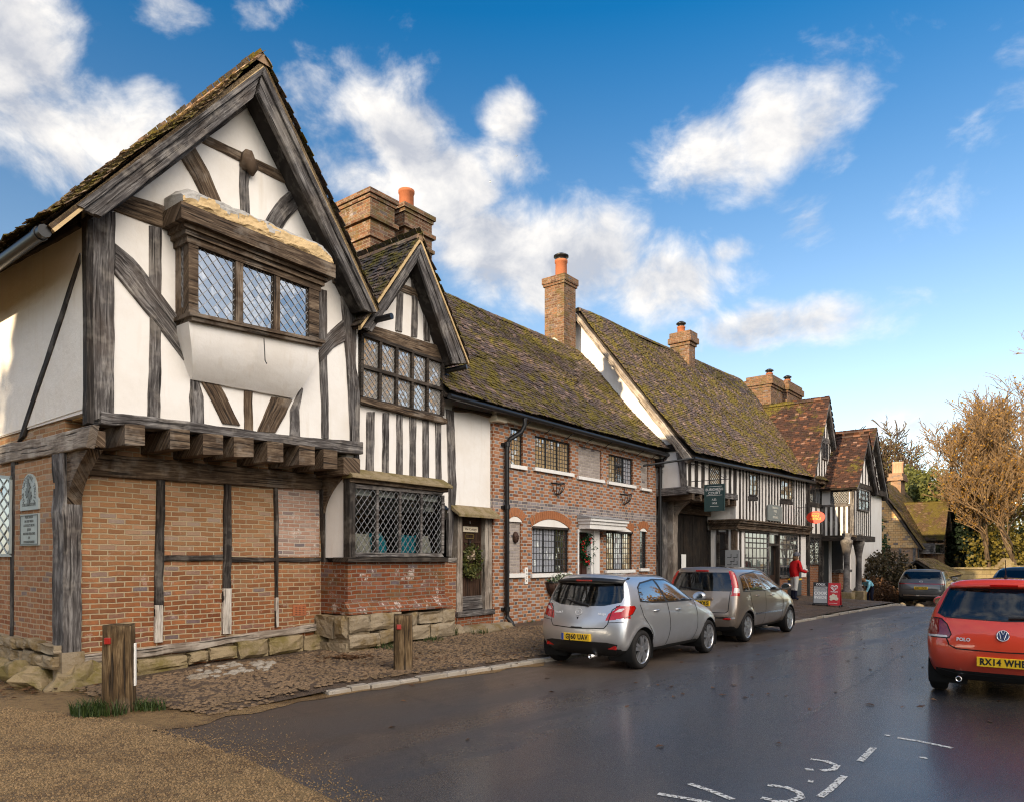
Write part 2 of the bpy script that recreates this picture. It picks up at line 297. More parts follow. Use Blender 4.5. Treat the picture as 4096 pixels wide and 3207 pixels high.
plain('green_sign', (.02, .055, .055), .45, 0, .5, .2); plain('sign_white', (.82, .80, .76), .6); plain('po_red', (.62, .03, .008), .4, 0, .5, .1); plain('po_yellow', (.85, .52, .02), .5); plain('bronze_grey', (.33, .37, .37), .5, .3, .5, .3, 9, .2); plain('bronze_dark', (.10, .115, .115), .5, .3, .5, .3); plain('sign_grey', (.20, .22, .21), .7, 0, .3, .35, 10, .1); plain('sign_gilt', (.70, .68, .58), .6, .1, .4, .3)
plain('board_black', (.02, .02, .022), .6, 0, .4, .3); plain('board_grey', (.30, .31, .32), .5); plain('board_red', (.55, .02, .03), .35); plain('red_reflector', (.30, .018, .012), .3); plain('paper', (.8, .8, .78), .6); plain('gold', (.5, .36, .12), .35, .9); plain('grey_bin', (.05, .055, .06), .5)
plain('red_coat', (.50, .012, .014), .85, 0, .2, .25, 9, .3); plain('white_trousers', (.62, .60, .56), .9, 0, .2, .15); plain('navy', (.012, .014, .03), .9, 0, .2, .3); plain('light_blue', (.22, .52, .66), .8, 0, .2, .3, 6); plain('skin', (.50, .28, .2), .55, 0, .4, .1); plain('hair_brown', (.18, .10, .05), .7, 0, .3, .4, 30); plain('hat_grey', (.13, .13, .15), .9, 0, .2, .4, 30, .4)
plain('berry_red', (.5, .01, .01), .3); plain('dried', (.45, .36, .26), .8, 0, .2, .3)
def leafm(name, a, b, tr=.25):
    t = NT(name); r = t.rnd(); c = t.mix(r, a, b); d = t.pbr(c, .55, None, .35); tl = t.n('BsdfTranslucent', Color=c); t.fin(t.n('MixShader', i0=tr, i1=d, i2=tl))
leafm('leaf_ever', (.020, .038, .012), (.055, .075, .020)); leafm('leaf_ivy', (.015, .045, .018), (.05, .10, .03)); leafm('leaf_gold', (.26, .12, .015), (.46, .26, .04), .4); leafm('leaf_olive', (.10, .085, .015), (.22, .17, .03), .35)
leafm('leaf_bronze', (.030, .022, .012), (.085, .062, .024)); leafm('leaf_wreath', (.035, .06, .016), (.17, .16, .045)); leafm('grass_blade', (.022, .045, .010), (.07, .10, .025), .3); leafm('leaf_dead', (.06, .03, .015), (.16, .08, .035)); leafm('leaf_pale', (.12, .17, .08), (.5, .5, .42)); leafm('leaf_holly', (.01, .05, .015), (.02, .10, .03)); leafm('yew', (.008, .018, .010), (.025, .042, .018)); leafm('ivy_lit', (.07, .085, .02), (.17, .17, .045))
def glass(name, tint=(.012, .013, .015), refl=.42, tr=0.0, wav=.03, rough=.015):
    t = NT(name); o = t.obj(); nrm = t.bump(t.noise(o, 5, 2, .5), wav, .05); fr = t.n('Fresnel', IOR=1.5, Normal=nrm); g = t.n('BsdfGlossy', Color=(.97, .98, 1.0), Roughness=rough, Normal=nrm); d = t.pbr(tint, .3, nrm, .2)
    if tr: d = t.n('MixShader', i0=tr, i1=d, i2=t.n('BsdfTransparent', Color=(.72, .78, .78)))
    t.fin(t.n('MixShader', i0=t.m('ADD', refl, t.m('MULTIPLY', fr, 1.0 - refl), clamp=True), i1=d, i2=g))
glass('old_glass', refl=.5); glass('warm_glass', (.05, .04, .03), .5); glass('shop_glass', refl=.06, tr=.94); glass('car_glass', (.004, .005, .006), .03, .8, 0.0, .004); glass('car_side_glass', (.006, .007, .007), .36, .25, .01, .006); glass('curtain_glass', (.42, .44, .50), .3); glass('pale_glass', (.34, .32, .29), .36); glass('reflection_tint_glass', (.46, .35, .20), .36); glass('dim_glass', (.018, .02, .022), .22)  # the cream tint paints the reflection of golden-lit trees into the panes
def lamp(name, col): t = NT(name); o = t.obj(); t.fin(t.pbr(t.mix(t.noise(o, 30, 2, .5), col, tuple(x * .6 for x in col)), .08, None, .6, Coat_Weight=.8))
lamp('lamp_red', (.50, .008, .006)); lamp('lamp_dark_red', (.24, .006, .006)); lamp('lamp_clear', (.75, .70, .68)); lamp('lamp_orange', (.62, .16, .03))
def paint(name, col, metal, rough=.3):
    t = NT(name); o = t.obj(); fl = t.noise(o, 900, 1, .5); dirt = t.noise(o, 3.0, 5, .65); z = t.sep(o)[2]; low = t.m('MULTIPLY', t.step(z, .75, .2), t.step(dirt, .3, .7)); c = t.mix(t.m('MULTIPLY', fl, .10 * metal), col, (.9, .9, .9)); c = t.mix(t.m('MULTIPLY', low, .35), c, (.16, .13, .10))
    t.fin(t.pbr(c, t.m('ADD', rough, t.m('MULTIPLY', low, .25)), None, .5, Metallic=metal, Coat_Weight=1.0, Coat_Roughness=.03))
paint('paint_silver', (.56, .57, .59), .75, .32); paint('paint_beige', (.31, .25, .20), .72, .3); paint('paint_red', (.66, .050, .014), .0, .35); paint('paint_grey', (.075, .075, .075), .5, .32); paint('paint_dark', (.012, .014, .018), .2, .3); paint('paint_white', (.55, .56, .58), .4, .3)
plain('trim_black', (.012, .012, .013), .45, 0, .5, .2, 20); plain('rubber', (.014, .013, .013), .8, 0, .3, .4, 16, .3); plain('alloy', (.55, .55, .56), .28, .85, .5, .15); plain('chrome', (.75, .75, .77), .08, 1.0); plain('plate_yellow', (.80, .50, .02), .35); plain('plate_black', (.01, .01, .01), .5); plain('plate_blue', (.02, .07, .35), .4); plain('seat_cloth', (.14, .15, .165), .9); plain('badge_metal', (.72, .72, .74), .3, .35); stone('cobble_pale', (.24, .205, .165), (.42, .385, .33), (.18, .13, .08), .5); plain('emblem_blue', (.03, .05, .14), .3)
def asphalt():
    t = NT('wet_asphalt'); o = t.obj(); x, y, z = t.sep(o); a = t.m('ADD', t.m('MULTIPLY', x, .66), t.m('MULTIPLY', y, .75)); b = t.m('ADD', t.m('MULTIPLY', x, .75), t.m('MULTIPLY', y, -.66))
    n = t.noise(o, 70, 4, .9); n2 = t.noise(o, 1.1, 6, .65); lane = t.noise(t.comb(t.m('MULTIPLY', a, .12), t.m('MULTIPLY', b, 1.1), 0), 1, 6, .62); v = t.vor(o, 120); gr = t.noise(o, 24, 4, .8)
    c = t.ramp(n, (.3, (.012, .012, .014)), (.52, (.034, .037, .044)), (.66, (.08, .08, .088)), (.8, (.18, .18, .19))); c = t.mix(t.m('MULTIPLY', t.step(n2, .45, .7), .45), c, (.085, .07, .055))
    edge = t.m('MULTIPLY', t.step(t.m('ADD', b, t.m('MULTIPLY', n2, 2.4)), -3.2, -5.6), .6); c = t.mix(edge, c, (.12, .075, .038))
    cr = t.n('TexVoronoi', 0, feature='DISTANCE_TO_EDGE', Vector=t.vm('ADD', o, t.vm('SCALE', t.noise(o, 3, 3, .6, 1), .35)), Scale=.55); c = t.mix(t.m('MULTIPLY', t.m('MULTIPLY', t.step(cr, .012, .004), t.step(n2, .42, .5)), .4), c, (.008, .008, .008))
    pt = t.vor(t.vm('ADD', o, t.vm('SCALE', t.noise(o, 1.5, 2, .5, 1), .5)), .22, 1); px, _, _ = t.sep(pt); c = t.mix(t.m('MULTIPLY', t.m('GREATER_THAN', px, .7), .35), c, (.02, .02, .022))
    wet = t.step(t.m('ADD', t.m('ADD', t.m('MULTIPLY', lane, .8), t.m('MULTIPLY', n2, .3)), t.m('ADD', t.m('MULTIPLY', gr, .35), t.n('MapRange', i0=b, i1=-6.8, i2=-3.2, i3=-.20, i4=.16))), .53, .76)
    t.fin(t.pbr(c, t.n('MapRange', i0=wet, i1=0.0, i2=1.0, i3=.58, i4=.20), t.bump(t.m('ADD', t.m('MULTIPLY', n, .9), t.m('ADD', v, t.m('MULTIPLY', gr, .6))), .5, .006), .8, Coat_Weight=t.m('MULTIPLY', wet, .35), Coat_Roughness=.2))
asphalt()
def earth(name, a, b, c3, wetc):
    t = NT(name); o = t.obj(); n = t.noise(o, 1.0, 6, .65); n2 = t.noise(o, 60, 4, .75); v = t.vor(o, 75, 0); n3 = t.noise(o, 7, 5, .7)
    c = t.mix(n2, a, b); c = t.mix(t.step(n3, .5, .68), c, c3); wet = t.step(n, .47, .60); c = t.mix(t.m('MULTIPLY', wet, .65), c, wetc)
    t.fin(t.pbr(c, t.n('MapRange', i0=wet, i3=.85, i4=.32), t.bump(t.m('ADD', t.m('MULTIPLY', v, -1.2), n2), .9, .02), .5))
earth('gravel_lane', (.20, .115, .042), (.36, .235, .10), (.13, .07, .028), (.11, .062, .025)); earth('pavement_earth', (.085, .055, .034), (.16, .105, .065), (.06, .04, .027), (.06, .042, .03)); earth('field', (.05, .06, .02), (.10, .11, .03), (.07, .06, .03), (.05, .05, .02)); earth('verge', (.06, .06, .025), (.12, .10, .04), (.09, .06, .03), (.06, .05, .03))
def roadpaint():
    t = NT('road_paint'); o = t.obj(); n = t.noise(o, 30, 5, .8); a = t.step(n, .50, .56); c = t.mix(n, (.5, .5, .48), (.75, .74, .70)); t.fin(t.n('MixShader', i0=a, i1=t.pbr(c, .5), i2=t.n('BsdfTransparent')))
    t = NT('road_paint_thin'); o = t.obj(); n = t.noise(o, 26, 5, .8); a = t.step(n, .40, .62); t.fin(t.n('MixShader', i0=t.m('ADD', .5, t.m('MULTIPLY', a, .5)), i1=t.pbr((.16, .165, .17), .35), i2=t.n('BsdfTransparent')))
plain('puddle_water', (.11, .078, .038), .04, 0, .7)
roadpaint()
M = MAT
def vent():
    t = NT('vent'); x, y, z = t.sep(t.obj()); f = lambda q, p: t.m('ABSOLUTE', t.m('SUBTRACT', t.m('FRACT', t.m('DIVIDE', q, p)), .5)); h = t.m('MULTIPLY', t.m('LESS_THAN', f(x, .028), .25), t.m('LESS_THAN', f(z, .03), .28)); t.fin(t.pbr(t.mix(h, (.36, .12, .05), (.006, .005, .005)), .85))
vent()
wood('oak_white', (.20, .17, .14), (.48, .44, .39), (.66, .62, .57), .6)
# ---- building tools
def clip_poly(poly, x0, x1, y0, y1):
    for ax, lim, sg in ((0, x0, 1), (0, x1, -1), (1, y0, 1), (1, y1, -1)):
        out = []
        for i in range(len(poly)):
            a, b = poly[i - 1], poly[i]; da, db = sg * (a[ax] - lim), sg * (b[ax] - lim)
            if (da >= 0) != (db >= 0): out.append(lerp(a, b, da / (da - db)))
            if db >= 0: out.append(b)
        poly = out
        if not poly: return []
    return poly
def quad_map(q):
    """bilinear map of (a,b) in [0,1]^2 onto quad tl,tr,br,bl"""
    return lambda a, b: lerp(lerp(q[3], q[2], a), lerp(q[0], q[1], a), b)
def light(parent, q, y, kind='diamond', nx=4, ny=6, gm='old_glass', cm='lead_came', tilt=1.2, cw=.013, name='pane', ax='y', sub=True, out=-1):
    """leaded light in quad q (tl,tr,br,bl in wall-plane coordinates) at depth y: glass quarries, each set a little out of true, and cames"""
    fm = quad_map(q); w = math.dist(q[3], q[2]); h = math.dist(q[0], q[3]); g = (lambda p, t: (p[0], t, p[1])) if ax == 'y' else (lambda p, t: (t, p[0], p[1]))
    mb = MB(); cb = MB()
    def quarry(poly):
        if len(poly) < 3: return
        cx = sum(p[0] for p in poly) / len(poly); cy = sum(p[1] for p in poly) / len(poly); tx = math.tan(R(random.gauss(0, tilt))); ty = math.tan(R(random.gauss(0, tilt * .7)))
        mb.add([g(fm(p[0] / w, p[1] / h), y + (p[0] - cx) * tx + (p[1] - cy) * ty) for p in poly], [tuple(range(len(poly)))])
    def came(a, b, cw=cw):
        a2, b2 = fm(a[0] / w, a[1] / h), fm(b[0] / w, b[1] / h); d = (b2[0] - a2[0], b2[1] - a2[1]); l = math.hypot(*d)
        if l < .01: return
        nx_, ny_ = -d[1] / l * cw / 2, d[0] / l * cw / 2
        vs = [g((p[0] + s * nx_, p[1] + s * ny_), y + out * o) for p in (a2, b2) for (s, o) in ((-1, .001), (-.7, .010), (.7, .010), (1, .001))]
        cb.add(vs, [(0, 1, 5, 4), (1, 2, 6, 5), (2, 3, 7, 6)])
    if kind == 'diamond':
        dx, dy = w / nx, h / ny
        for j in range(-1, 2 * ny + 2):
            for i in range(-1, nx + 2):
                cx, cy = (i + (j % 2) * .5) * dx, j * dy * .5
                quarry(clip_poly([(cx - dx / 2, cy), (cx, cy - dy / 2), (cx + dx / 2, cy), (cx, cy + dy / 2)], 0, w, 0, h))
        n = nx + ny
        for k in range(-n, n + 1):
            for s in (1, -1):
                # line through (k*dx + dx/2, 0) with slope s*dy/dx
                x0 = k * dx + dx / 2; pts = []
                t0, t1 = (0 - x0) / dx * s, (w - x0) / dx * s; lo, hi = max(0, min(t0, t1)), min(ny, max(t0, t1))
                if hi - lo > .02: came((x0 + s * lo * dx, lo * dy), (x0 + s * hi * dx, hi * dy))
    else:
        for i in range(nx):
            for j in range(ny): quarry([(i * w / nx, j * h / ny), ((i + 1) * w / nx, j * h / ny), ((i + 1) * w / nx, (j + 1) * h / ny), (i * w / nx, (j + 1) * h / ny)])
        for i in range(1, nx): came((i * w / nx, 0), (i * w / nx, h))
        for j in range(1, ny): came((0, j * h / ny), (w, j * h / ny))
    o = mb.build(name, M[gm], parent, fixn=False); cb.build('glazing_bars', M[cm], parent, fixn=False); return o
def ring(mb, q, w, y0, y1, m=0, ax='y'):
    """frame bars of width w around quad q"""
    c = (sum(p[0] for p in q) / 4, sum(p[1] for p in q) / 4); tl, tr, br, bl = q
    i = [(p[0] + math.copysign(w, c[0] - p[0]), p[1] + math.copysign(w, c[1] - p[1])) for p in q]
    for a, b, c_, d in ((tl, tr, i[1], i[0]), (bl, br, i[2], i[3])): mb.prism([a, b, c_, d], y0, y1, ax, m)
    for a, b, c_, d in ((tl, bl, i[3], i[0]), (tr, br, i[2], i[1])): mb.prism([(a[0], a[1] - w - .001), (b[0], b[1] + w + .001), (c_[0], c_[1] + .001), (d[0], d[1] - .001)], y0, y1, ax, m)
    return i
def window(parent, q, y, fm, fw=.05, lights=1, mull=.05, kind='diamond', nx=4, ny=6, gm='old_glass', cm='lead_came', depth=.08, proud=.02, tilt=1.2, sill=None, cw=.013, rails=(), ax='y', name='window', out=-1):
    """a framed window: frame with mullions (mesh), panes and glazing bars as its sub-parts"""
    mb = MB(); y0 = y + out * proud; y1 = y - out * depth; i = ring(mb, q, fw, y0, y1, 0, ax); fmap = quad_map(i); w = math.dist(i[3], i[2]); h = math.dist(i[0], i[3]); hm = mull / 2 / w; hr = mull / 2 / h
    rb = [0] + list(rails) + [1]
    for k in range(1, lights): mb.prism([fmap(k / lights - hm, 1), fmap(k / lights + hm, 1), fmap(k / lights + hm, 0), fmap(k / lights - hm, 0)], y0 - out * .004, y1, ax)
    for r in rails: mb.prism([fmap(0, r + hr), fmap(1, r + hr), fmap(1, r - hr), fmap(0, r - hr)], y0 + out * .004, y1, ax)
    if sill: mb.box(q[3][0] - .06, q[2][0] + .06, y0 + out * .07, y1, min(q[3][1], q[2][1]) - sill, min(q[3][1], q[2][1]) - .003) if ax == 'y' else None
    o = mb.build(name, M[fm], parent)
    for k in range(lights):
        for r in range(len(rb) - 1):
            a0 = k / lights + (hm if k else 0); a1 = (k + 1) / lights - (hm if k < lights - 1 else 0); b0 = rb[r] + (hr if r else 0); b1 = rb[r + 1] - (hr if r < len(rb) - 2 else 0)
            light(o, [fmap(a0, b1), fmap(a1, b1), fmap(a1, b0), fmap(a0, b0)], y - out * .012, kind, nx, ny, gm if not isinstance(gm, (list, tuple)) else gm[(k + r * lights) % len(gm)], cm, tilt, cw, ax=ax, out=out)
    return o
def tim(parent, name, m, fr, yp, e1, e2, proud=.03, back=.05, wob=.008, x=None):
    """timber given by its two long edges in photo positions, laid out on the wall plane"""
    f = (lambda p: fr.on(p, yp)) if x is None else (lambda p: fr.onx(p, x)); b = yp if x is None else x
    mb = MB(); hewn(mb, [f(p) for p in e1], [f(p) for p in e2], b - proud, b + back, wob, 'y' if x is None else 'x'); return mb.build(name, M[m], parent)
def tile_slope(mb, e0, e1, up, L, w=.168, g=.105, th=.018, sag=.03, seed=1, keep=None, jit=1.0, bell=0.0):
    """plain tiles laid in courses from the eaves line e0-e1 up the slope"""
    e0 = Vector(e0); e1 = Vector(e1); up = Vector(up).normalized(); al = (e1 - e0); W = al.length; al.normalize(); nr = al.cross(up)
    if nr.z < 0: nr = -nr
    nrow = int(L / g); ncol = int(W / w); rnd = random.Random(seed)
    def pos(a, s, o): 
        q = sag * 1.15 + sag * (mnoise.noise(Vector((a * .35 + seed, s * .5, seed * 3.1))) * 2) + bell * max(0, 1 - s / 1.0) ** 2
        return e0 + al * a + up * s + nr * (q + o)
    for r in range(nrow + 1):
        off = (r % 2) * .5 * w
        for c in range(-1, ncol + 1):
            a = c * w + off + rnd.gauss(0, .004); b = a + w - .007 + rnd.gauss(0, .003)
            a = max(a, -.02 - rnd.random() * .01); b = min(b, W + .02 + rnd.random() * .01)
            if b - a < .04: continue
            s = r * g + rnd.gauss(0, .006) * jit; t = s + g * 1.5; lift = th + abs(rnd.gauss(0, .006)) * jit
            if keep and not keep((a + b) / 2, s): continue
            k = rnd.gauss(0, .005) * jit; p = [pos(a, s, lift + k), pos(b, s, lift - k), pos(b, t, .004), pos(a, t, .004), pos(a, s, lift - .016 + k), pos(b, s, lift - .016 - k)]
            mb.add(p, [(0, 1, 2, 3), (4, 5, 1, 0), (4, 0, 3), (5, 2, 1)])
    return mb
def ridge_tiles(mb, a, b, r=.12, seg=.32, m=0):
    a = Vector(a); b = Vector(b); L = (b - a).length; d = (b - a).normalized(); s = d.cross(Vector((0, 0, 1))).normalized(); n = int(L / seg)
    for i in range(n):
        p0 = a + d * (i * seg + .004); p1 = a + d * min(L, (i + 1) * seg); rr = r * (1 + .06 * random.random()); vs = []
        for p, q in ((p0, rr), (p1, rr * .94)):
            for k in range(7): t = math.pi * (k / 6) ; vs.append(p + s * math.cos(t) * q + Vector((0, 0, math.sin(t) * q - r * .55 + random.gauss(0, .001))))
        mb.add(vs, [(k, k + 1, 8 + k, 7 + k) for k in range(6)] + [(0, 1, 2, 3, 4, 5, 6)], None, m)
    return mb
def slab(mb, pts, th, m=0):
    """thin solid from a planar 3D polygon, thickness downwards along its normal"""
    p = [Vector(q) for q in pts]; n = (p[1] - p[0]).cross(p[2] - p[0]).normalized()
    if n.z < 0: n = -n
    k = len(p); return mb.add(p + [q - n * th for q in p], [tuple(range(k)), tuple(range(2 * k - 1, k - 1, -1))] + [(i, (i + 1) % k, k + (i + 1) % k, k + i) for i in range(k)], None, m)
def stack(parent, name, x0, x1, y0, y1, z0, z1, m='brick_chimney', bands=((.0, .05, .16), (.3, .03, .09)), pots=(), label=None):
    """brick chimney stack: shaft, oversailing bands measured down from the top, pots as sub-parts"""
    mb = MB(); t = z1
    mb.box(x0, x1, y0, y1, z0, z1 - .01)
    for (d, o, h) in bands: mb.box(x0 - o, x1 + o, y0 - o, y1 + o, t - d - h, t - d)
    c = mb.build(name, M[m], parent, label=label)
    for (px, py, r, h, cm, cowl) in pots:
        pb = MB(); pb.lathe([(r * 1.02, 0), (r, h * .85), (r * 1.12, h * .88), (r * 1.12, h), (r * .8, h), (r * .78, h * .3), (0, h * .3)], (px, py, z1 - .012), 16); p = pb.build('chimney_pot', M[cm], c)
        if cowl:
            cb = MB(); cb.lathe([(r * .9, h), (r * .9, h + .1), (r * 1.3, h + .11), (r * 1.3, h + .15), (r * .6, h + .22), (0, h + .22)], (px, py, z1 - .012), 16); cb.build('cowl', M['black_iron'], c)
    return c
def blocks(mb, p0, p1, z0, z1, y0, y1, rows, lmin, lmax, seed=1, ax='y', bul=.03, skew0=0., skew1=0.):
    """rough stone blocks from p0 to p1 along x (or y if ax='x'), outer face at y0"""
    rnd = random.Random(seed)
    for r in range(rows):
        a = p0
        while a < p1 - .02:
            b = min(p1, a + rnd.uniform(lmin, lmax)); b = p1 if p1 - b < lmin * .5 else b
            ta, tb = (a - p0) / (p1 - p0), (b - p0) / (p1 - p0); zl = z0 + skew0 * (ta + tb) / 2; zt = z1 + skew1 * (ta + tb) / 2; h = (zt - zl) / rows; za, zb = zl + r * h, zl + (r + 1) * h
            g = .014; o = rnd.uniform(-.035, .035); n = 5; vs = []; za += rnd.uniform(-.03, .03) * (r > 0); zb += rnd.uniform(-.04, .03); sl = rnd.uniform(-.03, .03)
            for j in range(n + 1):
                for i in range(n + 1):
                    u, v = i / n, j / n; e = min(u, 1 - u, v, 1 - v) * 2; d = bul * (1 - (1 - min(1, e * 1.6)) ** 2) + o + mnoise.noise(Vector((a + u * 2 + seed, v * 2 + r * 3, seed))) * .025
                    X = a + g + (b - a - 2 * g) * u + sl * (v - .5) + mnoise.noise(Vector((a + u * 3, v * 3, seed + 2))) * .03; d += mnoise.noise(Vector((X * 9, v * 5, seed + r))) * .018; Z = za + g + (zb - za - 2 * g) * v + mnoise.noise(Vector((X * 3, r, seed))) * .04; Y = y0 - math.copysign(d, y1 - y0)
                    vs.append((X, Y, Z) if ax == 'y' else (Y, X, Z))
            fs = [(j * (n + 1) + i, j * (n + 1) + i + 1, (j + 1) * (n + 1) + i + 1, (j + 1) * (n + 1) + i) for j in range(n) for i in range(n)]
            k = len(vs); bd = [0, n, (n + 1) * (n + 1) - 1, (n + 1) * n]; e = [i for i in range(n)] + [(n + 1) * j + n for j in range(n)] + [(n + 1) * n + i for i in range(n, 0, -1)] + [(n + 1) * j for j in range(n, 0, -1)]
            vs2 = [((vs[i][0], y1, vs[i][2]) if ax == 'y' else (y1, vs[i][1], vs[i][2])) for i in e]; m_ = len(e)
            mb.add(vs + vs2, fs + [(e[i], e[(i + 1) % m_], k + (i + 1) % m_, k + i) for i in range(m_)], None, 0, False); a = b
    return mb
# ---- gabled timber-framed house, jettied over brick, at the corner of the lane
h1 = Fr(-5.88, 9.55, 38.0); UP = -.66
def house1():
    fr = h1; o = fempty('timber_framed_house', fr, 'gabled black and white timber-framed house jettied over blocked-up brick panels at the left corner', 'house', 'old houses along the street')
    on = fr.on; onu = lambda p: fr.on(p, UP)
    xl = 0.0; xr = onu(B_(1398, 400))[0]; zb = onu(B_(440, 390))[1]; zbr = onu(B_(1390, 508))[1]; ap = fr.on(A_(1497, 172), UP - .42); el = fr.on(A_(432, 962), UP - .42); er = fr.on(C_(430, 945), UP - .42)
    ax_, az = ap; D = 7.0; print('H1', xr, zb, zbr, ap, el, er)
    zl = fr.on(A_(505, 1040), UP)[1]; zr = onu(C_(240, 830))[1]
    # carcass
    mb = MB(); sl = (az - el[1]) / (ax_ - el[0]); sr = (az - er[1]) / (er[0] - ax_)
    wl = el[1] + sl * (xl - el[0]) - .12; wr = er[1] + sr * (er[0] - xr) - .12
    mb.prism([(xl, zb - .05), (xr, zbr - .05), (xr, wr), (ax_, az - .28), (xl, wl)], UP, D); mb.build('upper_wall', M['limewash'], o)
    zt = on(B_(330, 640))[1] + .35; x1 = on(B_(1300, 800))[0]
    mb = MB(); mb.box(0.02, x1, .02, D, -.3, zb - .06); mb.build('brick_wall', M['brick_warm'], o)
    # roof: tiled slopes, ridge, soffit boards
    yb = UP - .44; ov = .38; tl = (el[0] - .42, 0, el[1] - .42 * sl * .8); 
    rf = MB(); ridge = (ax_, az + .10); lf = (el[0] - .30, el[1] - .30 * sl + .02); rg = (er[0] + .06, er[1] - .06 * sr + .14)
    slab(rf, [(lf[0], yb, lf[1]), (lf[0], D + .3, lf[1]), (ridge[0], D + .3, ridge[1]), (ridge[0], yb, ridge[1])], .05); slab(rf, [(rg[0], yb, rg[1]), (ridge[0], yb, ridge[1]), (ridge[0], D + .3, ridge[1]), (rg[0], D + .3, rg[1])], .05)
    roof = rf.build('roof', M['oak_brown'], o)
    t = MB(); L1 = math.dist(lf, ridge); L2 = math.dist(rg, ridge)
    tile_slope(t, (lf[0], yb - .03, lf[1]), (lf[0], D + .3, lf[1]), (ridge[0] - lf[0], 0, ridge[1] - lf[1]), L1, sag=.05, seed=3, jit=1.6, bell=.10); t.build('roof_tiles', M['tiles_warm'], roof, fixn=False)
    t = MB(); tile_slope(t, (rg[0], yb - .03, rg[1]), (rg[0], D + .3, rg[1]), (ridge[0] - rg[0], 0, ridge[1] - rg[1]), L2, sag=.03, seed=4, jit=1.4); t.build('roof_tiles', M['tiles_dark'], roof, fixn=False)
    t = MB(); ridge_tiles(t, (ridge[0], yb - .03, ridge[1]), (ridge[0], D + .3, ridge[1]), .13); t.build('ridge_tiles', M['tiles_edge'], roof, fixn=False)
    # verge bedding strip under the tiles, barge boards with a moulded edge
    for (a, s, lab) in ((lf, 1, 0), (rg, -1, 0)):
        v = MB(); nx, nz = (ridge[1] - a[1]), (a[0] - ridge[0]); l = math.hypot(nx, nz); nx, nz = nx / l, nz / l
        if nz > 0: nx, nz = -nx, -nz
        v.prism([(a[0], a[1]), (ridge[0], ridge[1]), (ridge[0] + nx * .0, ridge[1] + nz * .16), (a[0] + nx * .09, a[1] + nz * .09)], yb + .0, yb + .07); v.build('verge_bedding', M['ochre_plaster'], o)
    yg = UP - .42
    for e1, e2, nm in (([A_(432, 962), A_(1497, 172)], [A_(575, 1027), A_(1432, 352)], 'L'), ([A_(1497, 172), C_(432, 945)], [A_(1465, 320), C_(345, 922)], 'R')):
        f1 = [on(p, yg) for p in e1]; f2 = [on(p, yg) for p in e2]; mb = MB()
        q = lambda t: [lerp(f1[i], f2[i], t) for i in (0, 1)]
        hewn(mb, q(0), q(.30), yg - .045, yg + .06, .004); hewn(mb, q(.285), q(.72), yg - .005, yg + .06, .004); hewn(mb, q(.705), q(1), yg - .035, yg + .06, .004); mb.build('bargeboard', M['oak_grey'], o)
        # dark soffit between barge board and wall
        mb = MB(); a, b = q(.8); 
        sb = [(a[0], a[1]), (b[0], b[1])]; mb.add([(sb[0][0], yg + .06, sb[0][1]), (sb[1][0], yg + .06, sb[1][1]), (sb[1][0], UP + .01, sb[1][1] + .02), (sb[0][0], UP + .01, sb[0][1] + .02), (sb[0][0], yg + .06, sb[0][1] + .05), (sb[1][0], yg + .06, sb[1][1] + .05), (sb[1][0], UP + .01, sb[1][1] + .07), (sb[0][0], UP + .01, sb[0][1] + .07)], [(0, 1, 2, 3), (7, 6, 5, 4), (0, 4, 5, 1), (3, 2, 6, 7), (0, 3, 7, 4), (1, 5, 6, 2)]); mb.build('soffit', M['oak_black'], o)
    # inner principal rafters on the wall face
    tim(o, 'rafter', 'oak_black', fr, UP, [A_(1425, 370), A_(1900, 1380)], [A_(1490, 250), A_(2020, 1380)], .05); tim(o, 'rafter', 'oak_grey', fr, UP, [A_(560, 1010), A_(1440, 330)], [A_(590, 1035), A_(1440, 375)], .04)
    T = lambda n, m, e1, e2, p=.028, **k: tim(o, n, m, fr, UP, e1, e2, p, **k)
    T('corner_post', 'oak_grey', [A_(508, 1020), A_(512, 1400), B_(345, 200), B_(348, 425)], [A_(650, 1000), A_(645, 1350), B_(440, 200), B_(440, 395)], .05)
    T('stud', 'oak_grey', [A_(850, 1075), B_(585, 100), B_(573, 408)], [A_(918, 1090), B_(628, 100), B_(622, 412)])
    T('tie_beam', 'oak_brown', [A_(640, 985), A_(800, 1045), A_(945, 1095)], [A_(742, 903), A_(860, 935), A_(980, 985)], .035)
    T('brace', 'oak_grey', [A_(650, 1350), A_(790, 1520), A_(900, 1650), B_(735, 215)], [A_(650, 1175), A_(770, 1275), A_(885, 1425), A_(1000, 1580)], .036)
    T('brace', 'oak_brown', [A_(1022, 680), A_(1090, 790), A_(1150, 908)], [A_(1095, 615), A_(1185, 768), A_(1265, 955)], .034)
    T('collar', 'oak_brown', [A_(1130, 592), A_(1400, 725), A_(1675, 858)], [A_(1165, 558), A_(1420, 680), A_(1655, 795)], .03)
    T('king_stud', 'oak_grey', [A_(1366, 690), A_(1362, 850), A_(1370, 1005)], [A_(1420, 690), A_(1412, 850), A_(1420, 1020)], .034)
    mb = MB(); c = onu(A_(1403, 722)); mb.rock((c[0], UP - .08, c[1]), (.13, .09, .15), seed=4, nu=10, nv=8, jit=.25); mb.build('carved_boss', M['oak_brown'], o)
    T('brace', 'oak_grey', [A_(1680, 858), A_(1575, 930), A_(1500, 1062)], [A_(1730, 945), A_(1645, 1025), A_(1590, 1108)], .036)
    T('stud', 'oak_grey', [A_(1800, 1430), B_(1248, 200), B_(1255, 488)], [A_(1858, 1445), B_(1277, 200), B_(1283, 492)])
